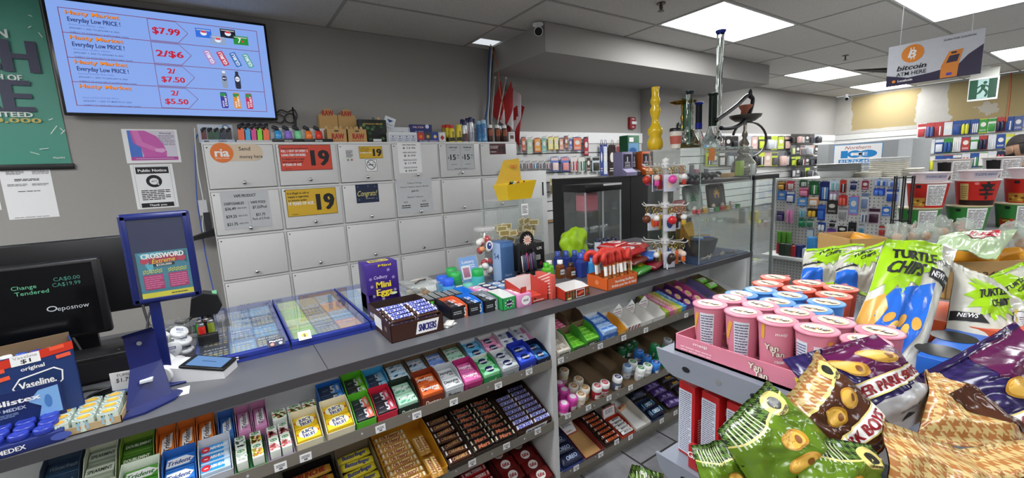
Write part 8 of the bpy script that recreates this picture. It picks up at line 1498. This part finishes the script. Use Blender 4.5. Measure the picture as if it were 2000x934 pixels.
# ================================================================== SNACK GONDOLA IN FRONT RIGHT
GM = mat('#848a96', .4, .2, name='grey_blue_metal'); t = thing('snack_shelf', 'grey blue metal shelf unit holding pink snack cups and chip bags', 'shelving', (0, 0, 0))
def gshelf(z, x1=1.42):
    b = B(); b.box(.765, -.75, z-.012, x1, .565, z, GM); b.prism([(.545, z-.045), (.565, z-.03), (.575, z), (-.75, z), (-.75, z-.05), (.53, z-.05)], .758, .765, GM, 'x'); b.F = sideF(.7575, 0, z-.025)
    for y in (.50, .36, .2, .05): b.oval(-y, 0, .009, .006, c_('#1c1e22'), 1)
    b.oval(-.43, 0, .006, .006, mat('#c8ccd0', .2, .8), 1); b.build('shelf', t)
gshelf(1.10, 1.42); gshelf(.845); gshelf(.50)
b = B(); b.box(1.06, -.75, 0, 1.42, .55, 1.085, mat('#7a7e86', .5)); b.box(.80, -.75, 0, 1.06, .55, .12, GM); b.build('back_panel', t)
PK = '#cc7c90'
b = B(sideF(.7745, .17, 1.1195)); b.box(.775, .165, 1.1005, .916, .54, 1.106, mat(PK, .4)); b.box(.775, .165, 1.1005, .778, .54, 1.138, mat(PK, .4)); b.box(.775, .537, 1.1005, .916, .54, 1.138, mat(PK, .4))
def yanyan(b, x, y, s, F=None, lv=2):
    for q, w_ in enumerate(('Yan', 'Yan')): b.text(w_, x+(q-.5)*s*.5, y+(.5-q)*s*.55, s*.62, INK, s*1.28, 'c', .09, 0, lv, F); b.text(w_, x+(q-.5)*s*.5, y+(.5-q)*s*.55, s*.56, c_('#e8d8c8'), s*1.2, 'c', .03, 0, lv+2, F)
b.F = sideF(-.0+.7745, .17, 1.1195); yanyan(b, -.195, 0, .021); b.text('meiji', -.31, .010, .006, PW, .03, 'c', .01); b.lines(-.32, -.006, .07, .012, 2, c_('#e8b8c4')); b.poly([(-.135, .010), (-.09, .006), (-.095, -.006), (-.13, -.002)], c_('#d8cc3a'), 1); b.lines(-.112, .002, .038, .008, 2, INK, 2); b.text('STRAWBERRY CREAM', -.112, -.012, .006, INK, .045, 'c', .03); b.rect(-.045, 0, .07, .034, c_('#d8dce4'), 1); b.lines(-.045, 0, .066, .030, 7, c_('#3a5a9a'), 2)
tag(b.build('snack_carton'), 'long pink open carton with bubble lettering at the shelf front', 'box')
YC_ = {}
def cup(X, Y, col, lab, rz=0, z=1.107, art=0):
    key = (col, art)
    if key not in YC_:
        t = thing('snack_cup', lab, 'snack cup'); r0, r1, h = .0245, .0310, .100; b = B(); b.lathe([(r0, 0), (r1, h)], mat(col, .4), n=32)
        F = lambda x, y, d=0.: V((-(r0+(r1-r0)*y/h+d+.0003)*cos(x/.03), (r0+(r1-r0)*y/h+d+.0003)*sin(-x/.03), y)); b.seg = .008
        if art == 0: b.rect(.008, .050, .027, .078, c_('#d0d2dc'), 1, F); b.lines(.008, .050, .024, .072, 13, c_('#4a4a66'), 2, F, .4, random.Random(4)); b.line(-.024, .048, -.012, .086, .008, c_('#d8a03a'), 1, F); b.text('YAN', -.03, .03, .010, INK, .016, 'c', .04, 0, 2, F)
        elif art == 1: yanyan(b, .002, .052, .020, F); b.line(-.020, .07, -.018, .098, .007, c_('#d8a03a'), 1, F); b.text('meiji', .012, .084, .006, PW, .018, 'c', .01, 0, 2, F); b.text('CREME', .012, .030, .005, PW, .018, 'c', .03, 0, 2, F); [b.oval(-.02+.008*k, .012+.004*(k % 2), .007, .005, c_('#e0aa4a'), 1, F, 10) for k in range(5)]
        else: b.rect(-.020, .055, .022, .058, c_('#d0d2dc'), 1, F); b.lines(-.020, .055, .019, .05, 10, c_('#4a5a8a'), 2, F, .4, random.Random(4)); b.line(.024, .045, .024, .09, .008, c_('#d8a03a'), 1, F); b.poly([(.0, .08), (.014, .08), (.011, .055), (.003, .055)], c_('#d8ccd4'), 1, F); yanyan(b, .03, .025, .014, F)
        b.seg = None; b.build('cup_body', t)
        L = B(frame((0, 0, h+.0025), (0, -1, 0), (1, 0, 0))); L.lathe([(r1, h-.003), (r1+.0025, h-.001), (r1+.0025, h+.0015), (r1, h+.002), (0, h+.002)], mat(col, .35), n=32); L.oval(0, 0, .024, .022, c_('#ddd0b4'), 1)
        for k in range(7): L.oval(-.014+.005*k, .006*sin(k*2.1), .006, .003, c_(('#c89a4a', '#e8dcc0', '#b8846a')[k % 3]), 2, n=8, rot=k)
        L.text('Yan Yan', 0, -.001, .010, INK, .036, 'c', .08, .2, 3); L.text('Yan Yan', 0, -.001, .009, PW, .034, 'c', .02, .2, 5); L.poly([(-.008, .034), (.0, .046), (.008, .034)], mat(col, .35), 0); L.build('lid', t); YC_[key] = t
    else: t = dup(YC_[key], label=lab)
    t.location = (X, Y, z); t.rotation_euler = (0, 0, rz); return t
for r_, (X, ys, col, nm) in enumerate(((.818, (.487, .418, .355, .292, .224), PK, 'pink'), (.881, (.480, .416, .353, .290, .224), PK, 'pink'), (.944, (.488, .412, .346), '#4a8ad0', 'blue'), (1.007, (.476, .415, .346), '#4a8ad0', 'blue'), (1.074, (.492, .424, .356), '#d85a44', 'red'), (1.142, (.506, .430, .366), '#d85a44', 'red'))):
    for k, Y in enumerate(ys): cup(X, Y, col, '%s snack cup, %s row from the front, %s from the left' % (nm, nth(r_, 99, 'first'), nth(k, 99)), -.15+.25*(k % 3-1) if r_ else (.1, .15, .25, .25, .1, 0)[k], 1.107 if X < .9 else 1.1015, (0, 0, 1, 2, 1, 0)[k] if r_ == 0 else (k+1) % 3)
# stick biscuit boxes on the second shelf
RB = mat('#b01c20', .35)
for k, Y in enumerate((.525, .470, .415)):
    b = B(sideF(-.0005, 0, .088)); b.box(0, -.021, 0, .09, .021, .172, RB, .0015); b.rect(-.003, -.006, .034, .150, c_('#ccd2e0'), 1); b.lines(-.003, -.006, .03, .144, 30, c_('#4a4a5a'), 2, None, .35)
    b.F = frame((.045, -.0215, .09), (1, 0, 0), (0, 0, 1)); b.text('Pocky', 0, .045, .014, PW, .05, 'c', .03, 0, 1); b.lines(.0, -.03, .07, .07, 12, c_('#d0c4c4'), 1); b.F = frame((.045, 0, .1725), (0, -1, 0), (1, 0, 0)); b.text('Pocky', 0, .02, .012, PW, .03, 'c', .03, 0, 1, None, 0)
    tag(b.build('biscuit_box', None, (.80, Y, .8455), (0, 0, -.1)), 'upright red biscuit box with white side panel, %s from the left' % nth(k, 3, z='third'), 'box')
b = B(sideF(.769, .46, .868)); b.box(.77, .30, .8455, .785, .50, .90, RB, .002); b.text('Glico', -.02, .012, .014, PW, .04, 'c', .03, .1); b.text('P', .03, -.005, .03, PW, .03, 'c', .05); tag(b.build('biscuit_tray'), 'red carton front with white script at the second shelf edge', 'box')
b = B(frame((1.10, .13, 1.1405), (0, -1, 0), (1, 0, 0))); b.box(1.00, .02, 1.1005, 1.20, .20, 1.14, mat('#2a6ac8', .4), .001)
for k in range(4): b.oval(-.05+.1*(k % 2), -.05+.1*(k//2), .034, .034, c_('#0c0c10'), 1)
tag(b.build('cup_carton'), 'bright blue carton with round dark holes behind the pink cups', 'box')
b = B(); b.box(1.21, .05, 1.1005, 1.38, .25, 1.15, mat('#d05a34', .4)); tag(b.build('cup_carton'), 'empty orange red carton behind the blue holed one', 'box')
# kraft cartons behind the chips
def kbox(lab, px0, px1, py, D, h, txt=None, rz=-.62):
    p, q = atd(px0, py, D), atd(px1, py, D); w = (q-p).length; t = thing('kraft_carton', lab, 'box', ((p.x+q.x)/2, (p.y+q.y)/2, p.z), rz); b = B(frontF(-.0006, -h*.35)); b.box(-w/2, 0, -h, w/2, .004, 0, KR); b.box(-w/2, .14, -h, w/2, .144, .0, KR); b.box(-w/2, 0, -h, -w/2+.004, .14, 0, KR); b.box(w/2-.004, 0, -h, w/2, .14, 0, KR); b.box(-w/2, 0, -h, w/2, .14, -h+.004, KR)
    if txt: b.text(txt, -.12*w, 0, .018, c_('#4a3418'), .10, 'c', .01)
    b.build('carton_body', t); return t
kbox('open kraft carton behind the tall green chip bag, left', 1662, 1735, 468, 1.32, .14); kbox('open kraft carton with stencilled number under the pale green bag', 1855, 2090, 515, 1.12, .10, '0947 6')
for k, (px, py, D) in enumerate(((1688, 470, 1.42), (1905, 503, 1.2), (1955, 500, 1.22), (1985, 505, 1.2))): p = atd(px, py, D); tag(B().box(-.04, -.03, -.02, .04, .03, .02, mat('#d8962a', .35), .012).build('candy_packet', None, p, (.3, .2, k)), 'orange yellow packet poking out of a kraft carton, %s from the left' % nth(k, 99), 'packet')
cp = mat('#c8d2c8', .08, var=.1, bump=.4, scale=25, alpha=.34, name='crinkled_clear_bag')
for k, (px, py, D) in enumerate(((1752, 458, 1.34), (1780, 456, 1.34), (1808, 455, 1.33), (1842, 447, 1.33), (1880, 450, 1.32), (1975, 452, 1.25), (1995, 470, 1.22))): tag(blob(atd(px, py, D), (.026, .026, .034), cp, k, .35, 24, 'clear_snack_bag'), 'crinkled clear snack bag below the noodle bowls, %s from the left' % nth(k, 99), 'bag'); tag(B().ball((0, 0, 0), .014, mat('#c89a7a', .5, var=.4, scale=60), 10).build('bag_snack', None, atd(px, py+6, D)), 'tan snack pieces inside the clear bag, %s from the left' % nth(k, 99), 'snack')

# ------------------------------------------------------------------ chip bags
def chipbag(lab, c4, W, H, puff, col, draw, seal=(1, 1), sc=None, seed=1, mat2=None, wr=.009):
    """pillow bag through four corner points (photo x, y, distance): top left, top right, bottom right, bottom left"""
    TL, TR, BR, BL = [atd(*c) for c in c4]; o = (TL+TR+BR+BL)/4; TL, TR, BR, BL = TL-o, TR-o, BR-o, BL-o; n = (TR-TL+BR-BL).cross(TL-BL+TR-BR).normalized()
    if n.dot(CAM-o) < 0: n = -n
    rr = random.Random(seed); off = V((rr.random()*50, rr.random()*50, 0))
    def S(x, y, d=0., side=1):
        u, v = x/W+.5, y/H+.5; u_, v_ = min(1, max(0, u)), min(1, max(0, v)); p = (TL*(1-u_)+TR*u_)*v_+(BL*(1-u_)+BR*u_)*(1-v_)
        e = max(0., 1-abs(2*u_-1)**2.6)**.7; sv = min(1, max(0, (v_-.06)/.22))*min(1, max(0, (.94-v_)/.22)); e *= sv*sv*(3-2*sv)
        wv = noise.noise(V((u_*3.2, v_*2.4, 0))+off)*wr*1.6+.5*abs(noise.noise(V((u_*7+v_*3, v_*5-u_*2, 3))+off))*wr*1.5*(.35+e)+noise.noise(V((u_*16, v_*4, 7))+off)*wr*.3*(1-.5*e)
        rg = .0012*sin(v_*H*2200) if (v_ < .055 or v_ > .945) else 0
        return p+n*(side*(puff*e+.0012)+(.0012+d*1.6 if d else 0)+wv+rg)
    m = mat(col, .22, var=.05, scale=12, name='glossy_foil') if isinstance(col, str) else col
    b = B(S); b.grid(lambda u, v: S((u-.5)*W, (v-.5)*H), 56, 64, m); b.grid(lambda u, v: S((u-.5)*W, (v-.5)*H, 0, -.5), 40, 44, mat2 or m, True, True); b.seg = .009
    if draw: draw(b, W, H)
    if sc:
        for s, on in ((1, seal[0]), (-1, seal[1])):
            if on: b.rect(0, s*H*.47, W*.99, H*.055, c_(sc, .25), 3)
    b.seg = None; b.build
    return tag(b.build('chip_bag', None, o), lab, 'chip bag')
LG = c_('#9ac81e', .25); CH = c_('#d8a048', .3)
def turtle(big=True):
    def f(b, W, H):
        g = lambda x, y: (x*W, y*H)
        if big:
            b.poly([g(-.5, .5), g(.24, .5), g(.30, .36), g(.14, .31), g(.18, .22), g(.02, .19), g(.04, .08), g(-.12, .10), g(-.16, -.04), g(-.26, .06), g(-.36, -.06), g(-.40, .06), g(-.5, 0)], LG, 1)
            b.poly([g(-.28, .02), g(.22, .13), g(.22, -.40), g(-.40, -.40), g(-.38, -.1)], c_('#2a6ad0', .25), 1); b.poly([g(-.5, -.08), g(-.36, -.02), g(-.28, -.14), g(-.36, -.34), g(-.5, -.34)], CH, 2); b.poly([g(-.5, -.36), g(-.34, -.3), g(-.2, -.44), g(-.5, -.46)], CH, 3)
            for k in range(5): b.oval((-.22+.09*k)*W, (-.20-.06*(k % 2))*H, W*.07, H*.035, c_(('#d8a048', '#e8bc5a')[k % 2], .3), 3, n=12, rot=.5+k*.4)
            b.text('TURTLE', -.10*W, .345*H, H*.12, INK, W*.58, 'c', .06, .3, 3, None, -.05); b.text('CHIPS', -.20*W, .21*H, H*.11, INK, W*.46, 'c', .06, .3, 3, None, .0)
            b.text('TURTLE', .34*W, .30*H, H*.055, INK, W*.30, 'c', .02, 0, 3, None, -.1); b.poly([g(.08, .245), g(.5, .20), g(.5, .12), g(.10, .165)], INK, 2); b.text('NEWS', .22*W, .19*H, H*.045, PW, W*.20, 'c', .04, 0, 4, None, -.1); b.text('CHIPS', .40*W, .165*H, H*.022, PW, W*.10, 'c', .01, 0, 4, None, -.1)
        else:
            b.burst(-.12*W, .18*H, W*.30, LG, 1, None, 13, .72, 1.05); b.text('TURTLE', -.14*W, .22*H, H*.075, INK, W*.34, 'c', .06, .3, 3, None, .25); b.text('CHIPS', -.06*W, .13*H, H*.07, INK, W*.27, 'c', .06, .3, 3, None, .25)
            b.poly([g(-.5, .05), g(-.28, .0), g(-.2, -.08), g(-.5, -.03)], INK, 2); b.text('NEWS', -.38*W, .0, H*.035, PW, W*.16, 'c', .03, 0, 3, None, -.2); b.poly([g(-.5, -.1), g(-.22, -.2), g(-.05, -.5), g(-.5, -.5)], c_('#2a6ad0', .25), 1)
            b.oval(.25*W, -.02*H, W*.16, H*.11, INK, 1, None, 18); b.oval(.25*W, -.02*H, W*.15, H*.10, c_('#dfe4ea', .3), 2, None, 18); b.text('SWEETCORN', .16*W, .03*H, H*.028, c_('#d8b82a'), W*.2, 'c', .05, 0, 4, None, 1.2); b.lines(.28*W, -.02*H, W*.14, H*.10, 5, INK, 3, None, .3); b.poly([g(.1, -.22), g(.5, -.12), g(.5, -.42), g(.2, -.5)], c_('#4a9ad8', .25), 1); b.oval(.33*W, -.28*H, W*.09, H*.05, c_('#d8cc3a', .3), 2, None, 14)
    return f
WB = '#c9c8bc'
chipbag('large upright white and lime chip bag behind the pink cups', ((1732, 466, .93), (1868, 487, .95), (1782, 742, .80), (1646, 690, .86)), .22, .30, .035, WB, turtle(True), (1, 0), None, 3, wr=.008)
chipbag('white and lime chip bag lying at the far left of the chips', ((1572, 490, 1.32), (1690, 476, 1.30), (1668, 560, 1.22), (1562, 556, 1.24)), .20, .17, .03, WB, turtle(False), (1, 1), '#9ac81e', 9)
chipbag('white, lime and blue chip bag tucked left of the large upright one', ((1640, 500, 1.16), (1732, 470, 1.16), (1745, 590, 1.06), (1625, 560, 1.08)), .20, .20, .03, WB, turtle(False), (1, 1), '#9ac81e', 12)
chipbag('white chip bag with speech bubble leaning at the right of the upright one', ((1862, 512, .94), (1968, 560, .92), (2050, 720, .84), (1840, 740, .84)), .21, .26, .035, WB, turtle(False), (1, 1), None, 5)
chipbag('white and lime chip bag at the right edge under the kraft carton', ((1905, 550, 1.02), (1995, 512, 1.02), (2060, 640, .96), (1965, 640, .96)), .20, .17, .03, WB, turtle(False), (1, 1), '#9ac81e', 15)
def lgk(b, W, H): b.oval(.08*W, .08*H, W*.24, H*.24, c_('#c02432', .25), 1, None, 20); b.oval(.0, .08*H, W*.15, H*.18, c_('#dfe8d8', .3), 2, None, 18); b.text('KitKat', .06*W, .08*H, H*.16, c_('#c02432'), W*.34, 'c', .05, .1, 3); b.text('matcha', -.3*W, .3*H, H*.09, c_('#3a5a34'), W*.3, 'c', .0, .3, 2)
chipbag('pale green chocolate bag with red oval lying on the kraft carton', ((1835, 462, 1.18), (1985, 452, 1.22), (1945, 508, 1.05), (1828, 480, 1.06)), .26, .15, .022, '#b4ccA0'.lower(), lgk, (1, 1), None, 22, wr=.006)
def hound(c1, c2, s=.020):
    """two-tone broken check printed on the foil"""
    m = bpy.data.materials.new('houndstooth_foil'); m.use_nodes = True; nt = m.node_tree; p = nt.nodes['Principled BSDF']; L = nt.links.new; tc = nd(nt, 'ShaderNodeUVMap'); sp = nd(nt, 'ShaderNodeSeparateXYZ'); L(tc.outputs[0], sp.inputs[0])
    def M(op, a, b=None):
        q = nd(nt, 'ShaderNodeMath', operation=op)
        for i, v in enumerate((a, b)):
            if v is None: continue
            if isinstance(v, (int, float)): q.inputs[i].default_value = v
            else: L(v, q.inputs[i])
        return q.outputs[0]
    x, y = M('DIVIDE', sp.outputs[0], s), M('DIVIDE', sp.outputs[1], s); fx, fy = M('FRACT', x), M('FRACT', y); hx, hy = M('LESS_THAN', fx, .5), M('LESS_THAN', fy, .5)
    tw = M('LESS_THAN', M('FRACT', M('MULTIPLY', M('ADD', x, y), 2.)), .5); eq = M('COMPARE', hx, hy); nt.nodes[-1].inputs[2].default_value = .1
    k = M('ADD', M('MULTIPLY', eq, hx), M('MULTIPLY', M('SUBTRACT', 1., eq), tw)); mx = nd(nt, 'ShaderNodeMix', data_type='RGBA'); L(k, mx.inputs[0]); mx.inputs[6].default_value = (*lin(c1), 1); mx.inputs[7].default_value = (*lin(c2), 1); L(mx.outputs[2], p.inputs['Base Color']); p.inputs['Roughness'].default_value = .22
    return m
HB, HG, HN = hound('#c8b27a', '#a87040'), hound('#5a7a34', '#26301c', .014), hound('#241c48', '#32265a', .016)
def uvs(o, W, H):
    me = o.data; uv = me.uv_layers.new(name='print'); n1 = 57*65; n2 = n1+41*45
    for l in me.loops:
        i = l.vertex_index
        if i < n1: u, v = (i % 57)/56, (i//57)/64
        elif i < n2: j = i-n1; u, v = (j % 41)/40, (j//41)/44
        else: continue
        uv.data[l.index].uv = (u*W, v*H)
YL = c_('#d8c878', .25)
def potato(b, x, y, a, c, rot, lv=3): b.oval(x, y, a, c, c_('#b8862c', .35), lv, None, 22, rot); b.oval(x-.08*a, y+.06*c, a*.82, c*.8, c_('#d8aa4a', .35), lv+1, None, 20, rot); b.oval(x+.3*a*cos(rot), y+.3*a*sin(rot), a*.22, c*.4, c_('#7a4a1c', .4), lv+2, None, 12, rot)
def tpb(body, lw=.9, ly=-.12, word='TRAILER PARK BOYS', gp=True, top=None, band=None):
    def f(b, W, H):
        g = lambda x, y: (x*W, y*H)
        if band: b.poly([g(-.5, band[0]), g(.5, band[1]), g(.5, -.5), g(-.5, -.5)], c_(body, .22), 1); b.line(-.5*W, band[0]*H, .5*W, band[1]*H, .004, YL, 2)
        if top: b.poly([g(-.1, .5), g(.5, .5), g(.5, .02), g(.0, .06), g(-.22, .22)], c_(top, .22), 1)
        for k, (x, y) in enumerate(((-.12, ly+.24), (.18, ly+.26))): potato(b, x*W, y*H, W*.14, H*.09, -.7+.2*k)
        b.rect(0, ly*H, W*lw, H*.17, YL, 5); b.rect(0, ly*H, W*(lw-.03), H*.145, PW, 6); b.text(word, 0, ly*H, H*.105, c_('#8a1c26'), W*(lw-.08), 'c', .06, 0, 8)
        if gp: b.poly([g(-.2, -.16), g(-.08, -.13), g(.1, -.15), g(.3, -.12), g(.42, -.2), g(.4, -.5), g(-.25, -.5)], c_('#a8a8aa', .3), 3); b.text('IS AWESOME', .12*W, -.31*H, H*.03, INK, W*.22, 'c', .01, 0, 4); b.poly([g(.05, -.42), g(.10, -.35), g(.2, -.4)], INK, 4)
    return f
def badge(b, x, y, r): b.oval(x, y, r, r, YL, 2, None, 24); b.oval(x, y, r*.5, r*.5, c_('#2a2a24', .3), 3, None, 16); b.text('CERTIFIED', x, y-r*.72, r*.24, INK, r*1.2, 'c', .03, 0, 4)
def green(b, W, H):
    g = lambda x, y: (x*W, y*H); b.poly([g(-.5, .30), g(-.1, .26), g(.5, .34), g(.5, -.5), g(-.5, -.5)], c_('#5c7a1e', .2), 1); b.line(-.5*W, .30*H, -.1*W, .26*H, .004, YL, 2); b.line(-.1*W, .26*H, .5*W, .34*H, .004, YL, 2); badge(b, .30*W, .33*H, W*.14); potato(b, .12*W, .02*H, W*.16, H*.09, -.6); potato(b, .05*W, -.2*H, W*.18, H*.09, -.3)
    for k in range(9): b.rect((-.42+.05*k)*W, .34*H, W*.018, H*.20, c_('#b8c0a0', .2), 3)
def brown(b, W, H):
    tpb('#4a2a1c', .8, -.12, 'PARK BOYS', False, None, (.28, .30))(b, W, H); badge(b, .34*W, .36*H, W*.12)
def bag2(*a, **k):
    o = chipbag(*a, **k); uvs(o, a[2], a[3]); return o
bag2('purple and navy chip bag with red lettered label right of the pink cups', ((1528, 702, .60), (1712, 652, .60), (1846, 790, .56), (1655, 900, .54)), .21, .19, .035, HN, tpb('#241c48', 1.0, .0, 'TRAILER PARK BOYS', True, '#5a1c48'), (0, 0), None, 31)
bag2('purple and navy chip bag at the right edge lettered in red', ((1800, 730, .64), (1985, 628, .68), (2160, 830, .60), (1925, 930, .57)), .24, .26, .04, HN, tpb('#241c48', 1.0, -.18, 'TRAILER PARK', False, '#5a1c48'), (1, 0), '#2a1c48', 33)
bag2('brown chip bag with tan houndstooth top leaning left of the purple one', ((1524, 790, .55), (1600, 684, .57), (1752, 850, .53), (1648, 960, .52)), .15, .20, .03, HB, brown, (1, 0), None, 35)
bag2('green chip bag with dark checked top and round badge', ((1400, 842, .53), (1500, 742, .54), (1640, 880, .51), (1500, 1010, .50)), .17, .20, .03, HG, green, (1, 0), None, 37)
bag2('dark green checked chip bag at the lower left of the heap', ((1352, 872, .55), (1440, 850, .55), (1500, 1010, .52), (1380, 1010, .53)), .16, .2, .02, HG, green, (1, 0), None, 39)
bag2('olive green chip bag cut by the bottom edge of the heap', ((1556, 846, .50), (1700, 868, .50), (1730, 1030, .47), (1545, 1030, .47)), .18, .2, .02, HG, green, (1, 0), None, 41)
bag2('tan houndstooth chip bag at the bottom right front', ((1720, 822, .49), (1920, 892, .49), (1985, 1060, .46), (1745, 1060, .46)), .24, .22, .025, HB, lambda b, W, H: potato(b, .42*W, -.1*H, W*.12, H*.12, -.6), (0, 0), None, 43)
bag2('brown and tan houndstooth chip bag between the purple and front bags', ((1804, 722, .57), (1850, 735, .57), (2080, 900, .51), (1800, 862, .51)), .22, .2, .02, HB, lambda b, W, H: b.poly([(-.3*W, .1*H), (.5*W, .5*H), (.5*W, -.3*H), (.1*W, -.25*H)], c_('#4a2a1c', .22), 1), (0, 0), None, 45)
bag2('brown chip bag with tan check and golden chips at the bottom right corner', ((1868, 880, .50), (2050, 850, .50), (2110, 1060, .46), (1890, 1060, .46)), .2, .2, .025, HB, lambda b, W, H: (b.poly([(-.5*W, .1*H), (.5*W, .3*H), (.5*W, -.5*H), (-.5*W, -.5*H)], c_('#4a2a1c', .22), 1), potato(b, -.1*W, .0, W*.2, H*.14, -.5)), (0, 0), None, 51)
bag2('small green checked bag tip low down beside the counter', ((1232, 906, .80), (1296, 926, .80), (1310, 1010, .78), (1205, 1010, .78)), .1, .1, .012, HG, lambda b, W, H: [b.rect((-.3+.1*k)*W, .2*H, W*.03, H*.4, c_('#b8c0a0', .2), 1) for k in range(5)], (0, 0), None, 47)
t = thing('snack_bin', 'cardboard bin under the heap of chip bags', 'bin', (0, 0, 0)); B().box(.44, -.45, 0, .752, .26, .90, KRAFT).build('bin_body', t)
